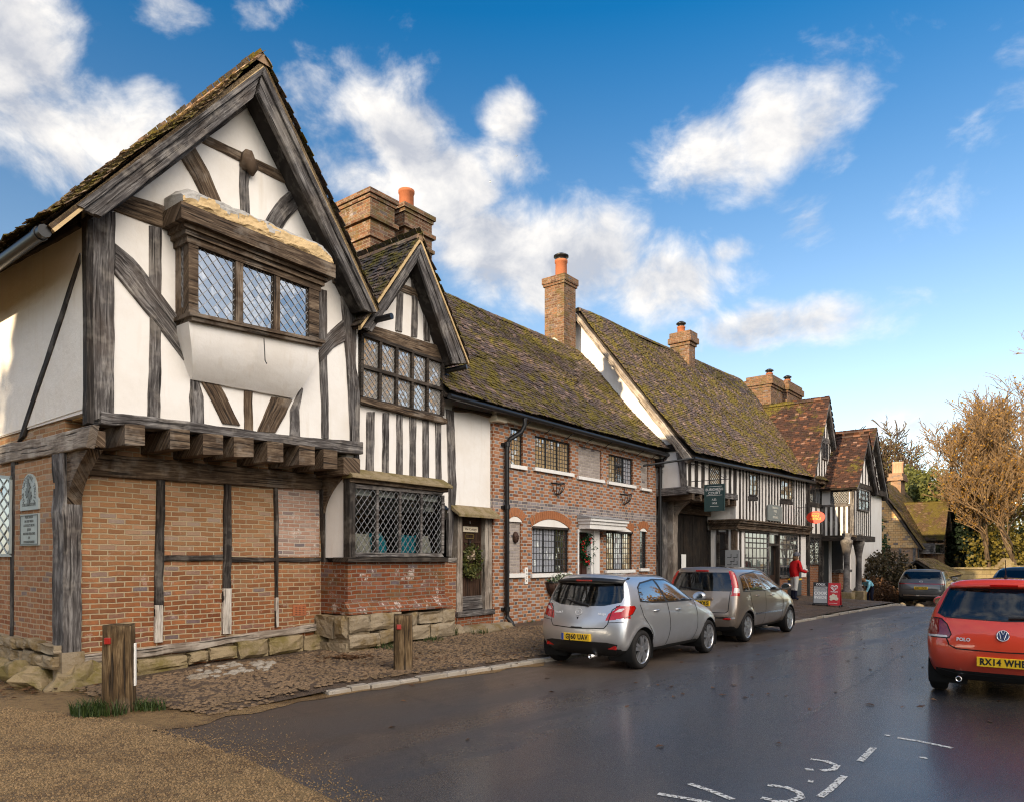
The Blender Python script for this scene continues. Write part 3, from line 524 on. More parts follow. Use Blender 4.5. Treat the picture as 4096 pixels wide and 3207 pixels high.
    T('brace', 'oak_grey', [A_(1845, 1680), B_(1250, 185), B_(1243, 205)], [C_(205, 985), B_(1300, 60), B_(1268, 110)], .034) if False else T('brace', 'oak_grey', [B_(1343, 25), B_(1290, 70), B_(1240, 125)], [B_(1343, 112), B_(1300, 140), B_(1246, 200)], .034)
    T('corner_post', 'oak_grey', [C_(190, 820), C_(230, 1300), B_(1357, 300), B_(1365, 500)], [C_(290, 900), C_(288, 1300), B_(1400, 300), B_(1398, 512)], .05)
    T('stud', 'oak_grey', [B_(742, 262), B_(738, 330), B_(745, 428)], [B_(775, 270), B_(792, 330), B_(795, 435)]); T('brace', 'oak_brown', [B_(783, 270), B_(822, 340), B_(868, 432)], [B_(858, 285), B_(890, 350), B_(935, 440)], .034)
    T('stud', 'oak_brown', [B_(952, 305), B_(952, 455)], [B_(984, 312), B_(985, 465)]); T('brace', 'oak_brown', [B_(1060, 330), B_(1040, 370), B_(1003, 465)], [B_(1140, 340), B_(1110, 400), B_(1075, 468)], .034); T('stud', 'oak_grey', [B_(1172, 290), B_(1130, 380), B_(1130, 478)], [B_(1180, 300), B_(1166, 380), B_(1168, 485)])
    T('bressumer', 'oak_grey', [B_(381, 436), B_(700, 464), B_(1050, 506), B_(1402, 556)], [B_(383, 388), B_(700, 424), B_(1100, 480), B_(1402, 506)], .10, back=.2, wob=.012)
    for (xa, xb, zt_, zb_) in ((487, 566, 447, 517), (664, 741, 465, 531), (793, 871, 484, 553), (913, 990, 497, 562), (1044, 1106, 515, 582), (1168, 1229, 530, 594), (1263, 1317, 546, 608)):
        yj = UP - .16; p = [fr.on(B_(*q), yj) for q in ((xa, zt_ - 14), (xb, zt_ - 8), (xb, zb_), (xa, zb_))]; mb = MB(); mb.prism([p[3], p[2], p[1], p[0]], yj, .25); mb.build('jetty_joist', M['oak_brown'], o, bevel=.014)
    mb = MB(); p0 = fr.on(B_(356, 455), UP - .12); p1 = fr.on(B_(415, 528), UP - .12); mb.box(p0[0] - .03, p1[0], UP - .12, .2, p1[1], p0[1]); mb.build('dragon_beam', M['oak_brown'], o, bevel=.02)
    mb = MB(); p0 = fr.on(B_(1342, 560), UP - .13); p1 = fr.on(B_(1408, 638), UP - .13); mb.box(p0[0], p1[0], UP - .13, .2, p1[1], p0[1]); mb.build('jetty_joist', M['oak_brown'], o, bevel=.02)
    mb = MB(); mb.box(.1, xr - .05, UP + .04, .0, zb - .065, zb - .045); mb.build('jetty_boards', M['ochre_plaster'], o)
    # ground storey framing
    G = lambda n, m, e1, e2, p=.03, **k: tim(o, n, m, fr, 0, e1, e2, p, **k)
    G('girding_beam', 'oak_brown', [B_(322, 633), B_(800, 665), B_(1250, 692)], [B_(345, 545), B_(800, 590), B_(1250, 632)], .05, back=.1)
    for e1, e2 in (([B_(613, 645), B_(605, 960), B_(603, 1285)], [B_(643, 650), B_(638, 960), B_(633, 1283)]), ([B_(875, 658), B_(872, 950), B_(868, 1252)], [B_(902, 660), B_(902, 950), B_(899, 1250)]), ([B_(1070, 680), B_(1072, 960), B_(1075, 1226)], [B_(1083, 682), B_(1085, 960), B_(1085, 1222)])): G('stud', 'oak_black', e1, e2)
    for e1, e2 in (([B_(603, 1140), B_(603, 1286)], [B_(634, 1140), B_(633, 1284)]), ([B_(869, 1075), B_(868, 1253)], [B_(901, 1075), B_(899, 1251)]), ([B_(1074, 1110), B_(1075, 1227)], [B_(1085, 1110), B_(1085, 1223)])): G('stud_foot', 'oak_white', e1, e2, .036)
    for e1, e2 in (([B_(637, 967), B_(868, 966)], [B_(637, 946), B_(868, 943)]), ([B_(902, 972), B_(1080, 971), B_(1250, 970)], [B_(902, 953), B_(1080, 954), B_(1250, 955)])): G('rail', 'oak_black', e1, e2, .026)
    G('sill_beam', 'oak_pale', [B_(322, 1372), B_(700, 1325), B_(1080, 1262), B_(1256, 1236)], [B_(325, 1333), B_(700, 1288), B_(1080, 1236), B_(1256, 1210)], .06, wob=.014)
    # limewashed panel and air brick
    p = [on(B_(*q)) for q in ((1086, 686), (1248, 692), (1248, 952), (1086, 950))]; mb = MB(); mb.prism([p[3], p[2], p[1], p[0]], .012, .05); mb.build('limewashed_panel', M['brick_lime'], o)
    p0 = on(B_(1145, 1140)); p1 = on(B_(1196, 1180)); mb = MB(); n = 8; mb.box(p0[0], p1[0], .004, .03, p1[1], p0[1]); ab = mb.build('air_brick', M['terracotta'], o); mb = MB()
    mb.add([(p0[0] + .02, .0025, p1[1] + .02), (p1[0] - .02, .0025, p1[1] + .02), (p1[0] - .02, .0025, p0[1] - .02), (p0[0] + .02, .0025, p0[1] - .02)], [(0, 1, 2, 3)]); mb.build('vent_holes', M['vent'], ab)
    # corner post with flared jetty bracket
    px1 = on(B_(318, 1000))[0]; zc = on(B_(240, 1325))[1]; zct = on(B_(240, 560))[1]
    mb = MB(); hewn(mb, [(-.03, zc), (-.03, zct + .2)], [(px1 - .02, zc), (px1 - .02, zct + .2)], -.07, .3, .014); mb.build('corner_post', M['oak_grey'], o)
    def bracket(xa, xb, zlo, zhi, m):
        mb = MB(); pts = [(-.05, zlo)]
        for i in range(9): t = i / 8; pts.append((-.06 - (abs(UP) + .02) * t ** 2.1, zlo + (zhi - zlo) * (.12 + .88 * t)))
        pts += [(.05, zhi), (.05, zlo)]; mb.prism(pts, xa, xb, 'x'); return mb.build('jetty_bracket', m, o, bevel=.02)
    zhi = fr.on(B_(380, 535), UP)[1]; bracket(.01, px1 - .03, on(B_(260, 810))[1], zhi, M['oak_brown'])
    xq = on(B_(1248, 800))[0]; tim(o, 'corner_post', 'oak_black', fr, 0, [B_(1248, 690), B_(1255, 900), B_(1260, 1155)], [B_(1305, 690), B_(1300, 900), B_(1295, 1160)], .07, back=.2)
    bracket(xq + .02, x1 - .01, on(B_(1250, 830))[1], fr.on(B_(1380, 620), UP)[1], M['oak_brown'])
    # plinth
    mb = MB(); zp = on(B_(325, 1372))[1]; zp2 = on(B_(1256, 1237))[1]
    blocks(mb, px1 + .02, on(B_(1300, 1250))[0], -.1, zp, -.12, .05, 2, .3, .8, 5, 'y', .07, 0, zp2 - zp); mb.build('stone_plinth', M['plinth_stone'], o, fixn=False)
    
    for c, r, sd_ in (((.10, -.10, .08), (.36, .26, .24), 9), ((-.16, .42, .06), (.26, .34, .20), 12), ((-.14, 1.1, .05), (.24, .38, .24), 17), ((-.12, 1.9, .05), (.22, .42, .26), 19)): mb = MB(); mb.rock(c, r, seed=sd_, nu=10, nv=7, jit=.4); mb.sm = [False] * len(mb.f); mb.build('corner_stone', M['plinth_stone'], o, bevel=.012)
    mb = MB(); blocks(mb, -.02, 3.6, .25, .62, -.10, .05, 2, .3, .6, 8, 'x', .03, 0, 0); mb.box(-.06, px1, -.10, .2, .1, zc); mb.build('stone_plinth', M['block_stone'], o, fixn=False)
    # side wall to the lane
    onx = lambda p: fr.onx(p, 0)
    mb = MB(); yT = onx(S_(95, 300))[0]; mb.box(-.018, 0.06, .25, D, .5, zct + .02); mb.build('brick_wall', M['brick_side'], o)
    mb = MB(); mb.prism([(UP, zb), (D, zb - .1), (D, wl), (UP, wl)], -.012, .05, 'x'); mb.build('side_wall', M['limewash_rough'], o)
    S = lambda n, m, e1, e2, p=.03: tim(o, n, m, fr, 0, e1, e2, p, .05, .008, x=0.0)
    S('girding_beam', 'oak_pale', [B_(0, 592), B_(180, 562), B_(352, 527)], [B_(0, 520), B_(180, 488), B_(372, 438)], .05); S('brace', 'oak_black', [A_(465, 1230), A_(310, 1700), B_(75, 505)], [A_(466, 1290), B_(245, 50), B_(98, 480)], .03)
    S('corner_post', 'oak_black', [A_(473, 1040), B_(330, 0), B_(330, 440)], [A_(506, 1030), B_(347, 0), B_(350, 430)], .025); S('stud', 'oak_black', [S_(78, 150), S_(72, 1240)], [S_(104, 150), S_(94, 1230)], .03)
    S('eaves_beam', 'oak_dark', [A_(0, 1345), A_(470, 1090)], [A_(0, 1250), A_(470, 1000)], .06)
    window(o, [onx(S_(-70, 222)), onx(S_(90, 240)), onx(S_(88, 738)), onx(S_(-70, 738))], -.035, 'bronze_grey', .045, 1, kind='diamond', nx=3, ny=6, ax='x', gm='warm_glass', cm='bronze_grey', cw=.02)
    # gutter along the lane eaves
    gx = lf[0] - .02; mb = MB(); mb.tube([(gx, yb + .05, lf[1] - .06), (gx, D, lf[1] - .10)], .075, 10); mb.tube([(gx, yb + .16, lf[1] - .06), (gx, yb + .22, lf[1] - .06)], .085, 10); mb.build('gutter', M['black_iron'], o)
    mb = MB(); gp = C_(300, 1035); a = fr.on(C_(300, 1030), UP + .1); b = fr.on(C_(535, 975), UP - .55); mb.tube([(a[0], UP + .3, a[1] + .02), (b[0] - .04, UP - .62, b[1])], .055, 10); mb.build('gutter', M['black_iron'], o)
    # gablet on the lane slope
    n = Vector((-(ridge[1] - lf[1]), 0, ridge[0] - lf[0])); q = fr.onplane(A_(605, 655), (lf[0], 0, lf[1]), n); q0 = fr.onx(A_(470, 598), q.x - .9) if False else None
    yq = q.y; pk = fr.on(A_(470, 598), yq); bl = fr.on(A_(398, 795), yq); br = Vector((pk[0], yq - .55, bl[1] + .12)); mb = MB(); w = .62; x0 = pk[0]; xe = q.x + .15
    slab(mb, [(x0, yq, pk[1]), (xe, yq, pk[1]), (xe, yq - w, pk[1] - 1.05), (x0, yq - w, pk[1] - 1.05)], .04); slab(mb, [(x0, yq, pk[1]), (x0, yq + w, pk[1] - 1.05), (xe, yq + w, pk[1] - 1.05), (xe, yq, pk[1])], .04)
    g = mb.build('gablet', M['tiles_warm'], roof); mb = MB(); mb.prism([(yq - w + .05, pk[1] - 1.05), (yq + w - .05, pk[1] - 1.05), (yq, pk[1] - .08)], x0 + .05, x0 + .1, 'x'); mb.build('tile_hanging', M['tile_hung'], roof)
    for sy in (-1, 1): mb = MB(); hewn(mb, [(yq + sy * w, pk[1] - 1.05), (yq, pk[1])], [(yq + sy * (w - .09), pk[1] - 1.07), (yq, pk[1] - .13)], x0 - .03, x0 + .06, .003, 'x'); mb.build('gablet_board', M['oak_pale'], roof)
    # oriel window
    ym = UP - .34; ow = Fr(*fr.o, 38); f = lambda p, y=ym: fr.on(p, y); x0 = f(A_(1070, 1300))[0]; x1o = f(A_(1812, 1500))[0]; zs = f(A_(1120, 1590))[1]; zs2 = f(A_(1760, 1715))[1]; zh = f(A_(1125, 1190))[1]; zh2 = f(A_(1755, 1425))[1]
    tl_ = zh - .02; mb = MB(); jw = f(A_(1126, 1300))[0] - x0; q = [(x0, zh + .12), (x1o, zh2 + .1), (x1o, zs2 - .03), (x0, zs - .03)]
    mb.prism([(x0, zs - .02), (x0 + jw, zs - .03), (x0 + jw, zh + .12), (x0, zh + .13)], ym - .02, ym + .12); xj = f(A_(1757, 1500))[0]; mb.prism([(xj, zs2), (x1o, zs2 - .02), (x1o, zh2 + .1), (xj, zh2 + .1)], ym - .02, ym + .12)
    for xa, xb in ((1340, 1382), (1558, 1592)): a = f(A_(xa, 1450)); b = f(A_(xb, 1450)); mb.box(a[0], b[0], ym - .015, ym + .09, zs2 - .08, zh + .1)
    mb.prism([(x0, zs - .10), (x1o, zs2 - .10), (x1o, zs2 - .02), (x0, zs - .02)], ym - .1, UP); mb.prism([(x0 - .04, zs - .05), (x1o + .04, zs2 - .05), (x1o + .04, zs2), (x0 - .04, zs)], ym - .13, UP)
    mb.box(x0, x0 + .1, UP - .12, UP, zs, zh + .12); mb.box(x0 + .001, x0 + .09, ym + .11, UP - .11, zs, zs + .12); mb.box(x1o - .1, x1o, ym + .1, UP, zs2, zh2 + .1)
    ori = mb.build('oriel_window', M['oak_brown'], o)
    def pane(a, b, nx): light(ori, [f(a[0], ym + .03), f(b[0], ym + .03), f(b[1], ym + .03), f(a[1], ym + .03)], ym + .03, 'diamond', nx, 6, 'old_glass', 'lead_came', .6, .009)
    pane((A_(1126, 1188), A_(1124, 1585)), (A_(1342, 1272), A_(1342, 1635)), 4); pane((A_(1380, 1285), A_(1380, 1645)), (A_(1562, 1355), A_(1562, 1685)), 4); pane((A_(1590, 1365), A_(1590, 1690)), (A_(1758, 1430), A_(1758, 1725)), 4)
    light(ori, [(UP - .12, zh + .1), (ym + .11, zh + .1), (ym + .11, zs + .12), (UP - .12, zs + .12)], x0 + .03, 'diamond', 2, 7, 'old_glass', 'lead_came', 1.2, .012, ax='x')
    # stepped cornice and its flaking plaster cap
    mb = MB(); e = .06
    for (d, ha, hb) in ((.03, .0, .10), (.07, .09, .17), (.11, .16, .23), (.19, .22, .44)):
        mb.prism([(x0 - d, zh + ha), (x1o + d, zh2 + ha - .01), (x1o + d, zh2 + hb - .01), (x0 - d, zh + hb)], ym - d, UP)
    mb.build('cornice', M['oak_brown'], ori)
    mb = MB(); d = .16; n = 90; prof = resamp([(-d, .44), (-d - .02, .49), (-d + .0, .60), (-d + .05, .68), (.05, .75), (.22, .79), (.34, .82)], 18); vs = []
    for i in range(n + 1):
        t = i / n; X = x0 - d + (x1o - x0 + 2 * d) * t; zz = zh + (zh2 - zh) * t; en = min(1, min(t, 1 - t) * 14)
        for k, (yy, z) in enumerate(prof): vs.append((X + (0 if 0 < i < n else 0), ym + yy + mnoise.noise(Vector((X * 4, k * .3, 1))) * .03 + mnoise.noise(Vector((X * 17, k * .9, 3))) * .016 - (.014 if k > 6 + 5 * mnoise.noise(Vector((X * 3.2, k * .25, 2))) + 3 * mnoise.noise(Vector((X * 9, k * .5, 7))) else 0), zz + .43 + (z - .43) * (.55 + .45 * en) + mnoise.noise(Vector((X * 5, k * .25, 5))) * .03))
    k = len(prof); fs = [(i * k + j, i * k + j + 1, (i + 1) * k + j + 1, (i + 1) * k + j) for i in range(n) for j in range(k - 1)]; w2 = []; mi = []
    mb.add(vs, [q for q in fs], None, 0, False)
    mb.add(vs[:k] + [(vs[0][0], UP, zh + .43)], [tuple(range(k + 1))]); mb.add(vs[-k:] + [(vs[-1][0], UP, zh2 + .43)], [tuple(range(k + 1))])
    # lower face keeps the ochre render, upper part the lead-white skin
    mb.m = [1 if i < len(fs) and (i % (k - 1)) < 6 + 5 * mnoise.noise(Vector((mb.v[mb.f[i][0]][0] * 3.2, (i % (k - 1)) * .25, 2))) + 3 * mnoise.noise(Vector((mb.v[mb.f[i][0]][0] * 9, (i % (k - 1)) * .5, 7))) else 0 for i in range(len(mb.f))]
    mb.build('cornice_cap', [M['lead_white'], M['ochre_plaster']], ori)
    # coved plaster apron
    mb = MB(); n = 12; yb2 = UP - .05; b0 = fr.on(B_(752, 262), yb2); b1 = fr.on(B_(1143, 335), yb2); vs = []; nu = 10
    for j in range(n + 1):
        t = j / n; c = math.sin(t * math.pi / 2); yy = (ym - .02) + (yb2 - ym + .02) * (t ** 2.2); xa = x0 + (b0[0] - x0) * t ** 1.5; xb = x1o + (b1[0] - x1o) * t ** 1.5; za = zs - .1 + (b0[1] - zs + .1) * t; zbb = zs2 - .1 + (b1[1] - zs2 + .1) * t
        vs += [(xa, UP, za)] + [(xa + (xb - xa) * i / nu, yy, za + (zbb - za) * i / nu) for i in range(nu + 1)] + [(xb, UP, zbb)]
    k = nu + 3; mb.add(vs, [(j * k + i, j * k + i + 1, (j + 1) * k + i + 1, (j + 1) * k + i) for j in range(n) for i in range(1, k - 2)], None, 0, True); mb.add(vs, [(j * k + i, j * k + i + 1, (j + 1) * k + i + 1, (j + 1) * k + i) for j in range(n) for i in (0, k - 2)], None, 0, False); mb.add(vs[-k:], [tuple(range(k))]); mb.build('apron', M['limewash'], ori)
    mb = MB(); hk = f(B_(1035, 100), ym - .15); mb.tube([(hk[0], ym - .12, hk[1]), (hk[0], ym - .14, hk[1] - .2), (hk[0] + .0, ym - .15, hk[1] - .33), (hk[0] + .03, ym - .15, hk[1] - .37)], .008, 5); mb.build('window_hook', M['black_iron'], ori)
    # hood ends on the wall: rail running right from the cornice
    T('rail', 'oak_brown', [A_(1890, 1400), A_(2000, 1460)], [A_(1890, 1345), A_(2000, 1405)], .04)
    return o
H1 = house1()
# cast plaques on the lane wall
def plaque(name, label, x0s, ptop, pbot, arch, lines):
    fr = h1; a = fr.onx(S_(*x0s[0]), -.03); b = fr.onx(S_(*x0s[1]), -.03); y0, y1 = sorted((a[0], b[0])); zt, zb = ptop, pbot; yc = (y0 + y1) / 2; w = (y1 - y0)
    o = empty(name, fr.w(-.03, yc, zb), fr.rz, label, 'plaque')
    mb = MB(); hw = w / 2; rr = w * .40
    if arch:
        hb = (zt - zb) * .26; pts = [(-hw, 0), (hw, 0), (hw, hb), (rr * 1.0, hb + .04)] + [(rr * math.cos(t), (zt - zb) - rr + rr * math.sin(t)) for t in [math.pi * i / 14 for i in range(15)]] + [(-rr, hb + .04), (-hw, hb)]
    else: pts = [(-hw, 0), (hw, 0), (hw, zt - zb), (-hw, zt - zb)]
    mb.prism(pts, -.012, .028, 'x'); mb.build('plate', M['bronze_grey'], o, bevel=.004)
    tx = MB(); fn = lambda u, v, n: (-.012 - n, -u, v)
    for (s, z, sz) in lines: lettering(tx, s, sz, lambda u, v, n, z=z: (-.012 - n, -u, z + v), .004)
    if arch:
        s = 'THE NATIONAL TRUST'; cz = (zt - zb) - rr
        for i, ch in enumerate(s):
            if ch == ' ': continue
            t = math.pi * (1.22 - 1.44 * (i + .5) / len(s)) ; q = rr * .80; lettering(tx, ch, rr * .34, lambda u, v, n, t=t, q=q: (-.012 - n, -(q * math.cos(t) + u * math.sin(t) + v * math.cos(t)), cz + q * math.sin(t) - u * math.cos(t) + v * math.sin(t)), .004)
        # oak-leaf sprig
        for (u, v, r, a) in ((0, .10, .075, .5), (-.06, .02, .07, 2.3), (.05, -.02, .07, -.4), (0, -.10, .06, 1.6), (-.03, .17, .05, 1.2)):
            pts = [(u + r * (1 + .28 * math.cos(7 * k)) * math.cos(k) * (1.0 if True else 1) * .75 + 0, v + r * (1 + .28 * math.cos(7 * k)) * math.sin(k) * .8) for k in [2 * math.pi * i / 28 for i in range(28)]]
            tx.prism([(-p[0], cz - .02 + p[1]) for p in pts], -.022, -.01, 'x')
    if not arch: 
        for d in (0, 1): ring(tx, [(-hw + .012, zt - zb - .012), (hw - .012, zt - zb - .012), (hw - .012, .012), (-hw + .012, .012)], .012, -.02, -.008, 0, 'x') if d else None
    tx.build('lettering', M['bronze_dark'], o); return o
zq = [h1.onx(S_(185, z), -.03)[1] for z in (222, 448, 473, 668)]
plaque('wall_plaque', 'arched grey metal plaque with an oak leaf emblem on the brick lane wall', ((130, 400), (244, 400)), zq[0], zq[1], True, [('CHIDDINGSTONE', .055 + .02, .062)])
hh = zq[2] - zq[3]
plaque('wall_plaque', 'rectangular grey plaque with seven lines of lettering, fixed below the arched plaque', ((131, 570), (244, 570)), zq[2], zq[3], False, [(s, hh * (1 - (i + .75) / 7.6), .052) for i, s in enumerate(('PURCHASED', 'IN 1939 WITH', 'A LEGACY FROM', 'JOHN', 'ARTHUR FELLOWS', 'OF', 'BOURNEMOUTH'))])
# ---- ground, lane, pavement, road
def gz(x, y):
    s = x * .616 + y * .788; return 0.0 if s < 29 else -max(0.0, min(1.15, .07 * (s - 29) * min(1, (s - 29) / 4)))
def sheet(name, poly, z, m, sub=0.0, kind='structure', jag=0.0, hfn=None):
    bm = bmesh.new()
    if jag:
        pp = []
        for i in range(len(poly)):
            a, b = poly[i], poly[(i + 1) % len(poly)]; L = math.dist(a, b); n = min(60, max(1, int(L / .12))) if (L < 14) else 1
            for k in range(n): p = lerp(a, b, k / n); j = jag * mnoise.noise(Vector((p[0] * 2.2, p[1] * 2.2, 3))); pp.append((p[0] + j, p[1] - j))
        poly = pp
    f = bm.faces.new([bm.verts.new((p[0], p[1], 0)) for p in poly]); 
    if f.normal.z < 0: f.normal_flip()
    bm.normal_update()
    if sub:
        x0, x1 = min(p[0] for p in poly), max(p[0] for p in poly); y0, y1 = min(p[1] for p in poly), max(p[1] for p in poly); k = x0 + sub
        while k < x1: bmesh.ops.bisect_plane(bm, geom=bm.verts[:] + bm.edges[:] + bm.faces[:], plane_co=(k, 0, 0), plane_no=(1, 0, 0)); k += sub
        k = y0 + sub
        while k < y1: bmesh.ops.bisect_plane(bm, geom=bm.verts[:] + bm.edges[:] + bm.faces[:], plane_co=(0, k, 0), plane_no=(0, 1, 0)); k += sub
    for v in bm.verts: v.co.z = gz(v.co.x, v.co.y) + (hfn(v.co.x, v.co.y) if hfn else z)
    bmesh.ops.recalc_face_normals(bm, faces=bm.faces)
    if sum(f.normal.z for f in bm.faces) < 0: bmesh.ops.reverse_faces(bm, faces=bm.faces)
    me = bpy.data.meshes.new(name); bm.to_mesh(me); bm.free(); me.materials.append(M[m]); o = bpy.data.objects.new(name, me); COL.objects.link(o); return tag(o, kind=kind)
sheet('ground', [(-400, -300), (500, -300), (500, 700), (-400, 700)], -.02, 'field', 12)
k0, k1 = gpt(O_(700, 1480)), gpt(O_(1160, 1410)); k2 = gpt(O_(1700, 1325)); KERB = [gpt(N_(960, 585)), gpt(N_(1500, 472)), k0, k1, k2, (13.9, 26.6), (18.5, 33.0), (27, 43), (40, 56)]
road = KERB + [(48, 50), (33, 36), (22.5, 24), (14.5, 14), (9, 7), (4, 1), (1.5, -12), (-5, -12), gpt(N_(2182, 1100)), gpt(N_(1500, 760))]
sheet('road', road, .0, 'wet_asphalt', 3)
sheet('gravel_lane', [(-40, -14), (-4.8, -14), gpt(N_(2300, 1120)), gpt(N_(1700, 830)), gpt(N_(1480, 735)), gpt(N_(950, 585)), gpt(N_(1500, 484)), (k0[0] + .13, k0[1] - .12), (k1[0] + .10, k1[1] - .09), (0, 13.5), (-6.0, 10.3), (-8.5, 13), (-40, 30)], .0, 'gravel_lane', 0, jag=.16, hfn=lambda x, y: .006)
def pav_h(x, y):
    a, b = Vector(k0), Vector(k2); d = (b - a).normalized(); p = Vector((x, y)) - a; e = -(d.x * p.y - d.y * p.x) if False else (d.x * p.y - d.y * p.x); return .015 + .075 * min(1, max(0, e) / .15) * min(1, max(.15, (d.dot(p) + 1.8) / 1.6)) + (.012 + .035 * min(1, max(0, (d.dot(p) - 1) / 4))) * max(0, e)
def off(p, d): return (p[0] - d * .70, p[1] + d * .71)
sheet('pavement', [off(gpt(N_(1300, 485)), .05), off(k0, .06), off(k1, .06), off(k2, .06), (13.86, 26.64), (18.4, 33.1), (27, 43.2), (20, 50), (4, 26), (-4, 16), (-6.0, 9.75), (-5.0, 9.0)], 0, 'pavement_earth', .7, hfn=pav_h)
# far verge in front of the cottages
# kerb stones: flat worn blocks, some lost
def kerb():
    mb = MB(); rnd = random.Random(4); pts = [KERB[2], KERB[3], KERB[4], (13.9, 26.6), (18.5, 33.0)]
    for a, b in zip(pts, pts[1:]):
        L = math.dist(a, b); t = 0
        while t < L - .1:
            l = rnd.uniform(.28, .55); p, q = lerp(a, b, t / L), lerp(a, b, min(1, (t + l - .02) / L)); d = ((q[0] - p[0]), (q[1] - p[1])); m = math.hypot(*d); n = (-d[1] / m, d[0] / m); w = .15 + rnd.uniform(-.015, .015); z = .055 + rnd.uniform(-.012, .012) + gz(*p); t += l; j = rnd.uniform(-.012, .012); c = .02
            o = [(p[0] + n[0] * j, p[1] + n[1] * j), (q[0] + n[0] * j, q[1] + n[1] * j), (q[0] + n[0] * (w + j), q[1] + n[1] * (w + j)), (p[0] + n[0] * (w + j), p[1] + n[1] * (w + j))]; ce = (sum(x[0] for x in o) / 4, sum(x[1] for x in o) / 4)
            i = [lerp(x, ce, .12) for x in o]; mb.add([(*x, z - .12) for x in o] + [(*x, z - .012) for x in o] + [(*x, z) for x in i], [(0, 1, 5, 4), (1, 2, 6, 5), (2, 3, 7, 6), (3, 0, 4, 7), (4, 5, 9, 8), (5, 6, 10, 9), (6, 7, 11, 10), (7, 4, 8, 11), (8, 9, 10, 11)])
    return tag(mb.build('kerb', M['kerb_stone']), kind='structure')
kerb()
def inpoly(p, poly):
    c = False
    for i in range(len(poly)):
        a, b = poly[i - 1], poly[i]
        if (a[1] > p[1]) != (b[1] > p[1]) and p[0] < (b[0] - a[0]) * (p[1] - a[1]) / (b[1] - a[1]) + a[0]: c = not c
    return c
def scatter(name, poly, n, smin, smax, hfn, m, seed, asp=1.6, flat=.5, ang=None, dens=None, nu=6, sink=.3):
    rnd = random.Random(seed); mb = MB(); x0, x1 = min(p[0] for p in poly), max(p[0] for p in poly); y0, y1 = min(p[1] for p in poly), max(p[1] for p in poly); k = 0; tries = 0
    while k < n and tries < n * 20:
        tries += 1; p = (rnd.uniform(x0, x1), rnd.uniform(y0, y1))
        if not inpoly(p, poly) or (dens and rnd.random() > dens(p)): continue
        k += 1; s = rnd.uniform(smin, smax); a = (ang if ang is not None else 0) + rnd.gauss(0, .35 if ang is not None else 9); l = s * rnd.uniform(1, asp); c, sn = math.cos(a), math.sin(a); z = hfn(*p) + gz(*p); h = s * flat * rnd.uniform(.7, 1.3); vs = []
        for (r, zz) in ((1.0, -sink), (.82, .55), (.4, .95)):
            for i in range(nu): q = 2 * math.pi * i / nu; j = rnd.uniform(.85, 1.15); X, Y = l * r * j * math.cos(q), s * r * j * math.sin(q); vs.append((p[0] + X * c - Y * sn, p[1] + X * sn + Y * c, z + h * zz))
        mb.add(vs, [(i, (i + 1) % nu, nu + (i + 1) % nu, nu + i) for i in range(nu)] + [(nu + i, nu + (i + 1) % nu, 2 * nu + (i + 1) % nu, 2 * nu + i) for i in range(nu)] + [tuple(range(2 * nu, 3 * nu))], None, 0, True)
    return tag(mb.build(name, M[m], fixn=False), kind='stuff')
PAV = [off(gpt(N_(1350, 490)), .03), off(k0, .2), off(k1, .2), lerp(k1, k2, .45), (1.2, 16.6), (-1.0, 15.2), (-3.2, 12.4), (-5.6, 9.3), (-4.9, 8.7)]
scatter('cobbles', PAV, 9500, .014, .034, pav_h, 'cobble_stone', 11, 1.7, .42, R(50))
scatter('pale_cobbles', [gpt(N_(1130, 300)), gpt(N_(1360, 290)), gpt(N_(1750, 240)), gpt(N_(1740, 190)), gpt(N_(1300, 215))], 60, .035, .07, pav_h, 'cobble_pale', 31, 1.7, .5, R(50))
GRV = [gpt(N_(-60, 420)), gpt(N_(600, 500)), gpt(N_(960, 560)), gpt(N_(1500, 740)), gpt(N_(2300, 1150)), gpt(N_(900, 1150)), gpt(N_(-60, 1150))]
scatter('gravel', GRV, 9500, .0035, .012, lambda x, y: .006, 'pebble', 12, 1.4, .9, nu=5)
EDGE = [gpt(N_(960, 560)), gpt(N_(1500, 470)), gpt(N_(1800, 480)), gpt(N_(2300, 950)), gpt(N_(2700, 1150)), gpt(N_(2250, 1150)), gpt(N_(1500, 760))]
scatter('gravel', EDGE, 1900, .002, .007, lambda x, y: .003, 'pebble', 14, 1.5, .8, nu=5, dens=lambda p: math.exp(-3.2 * min(math.dist(p, lerp(a, b, t / 8)) for a, b in zip([gpt(N_(960, 590)), gpt(N_(1500, 760))], [gpt(N_(1500, 760)), gpt(N_(2300, 1150))]) for t in range(9))))
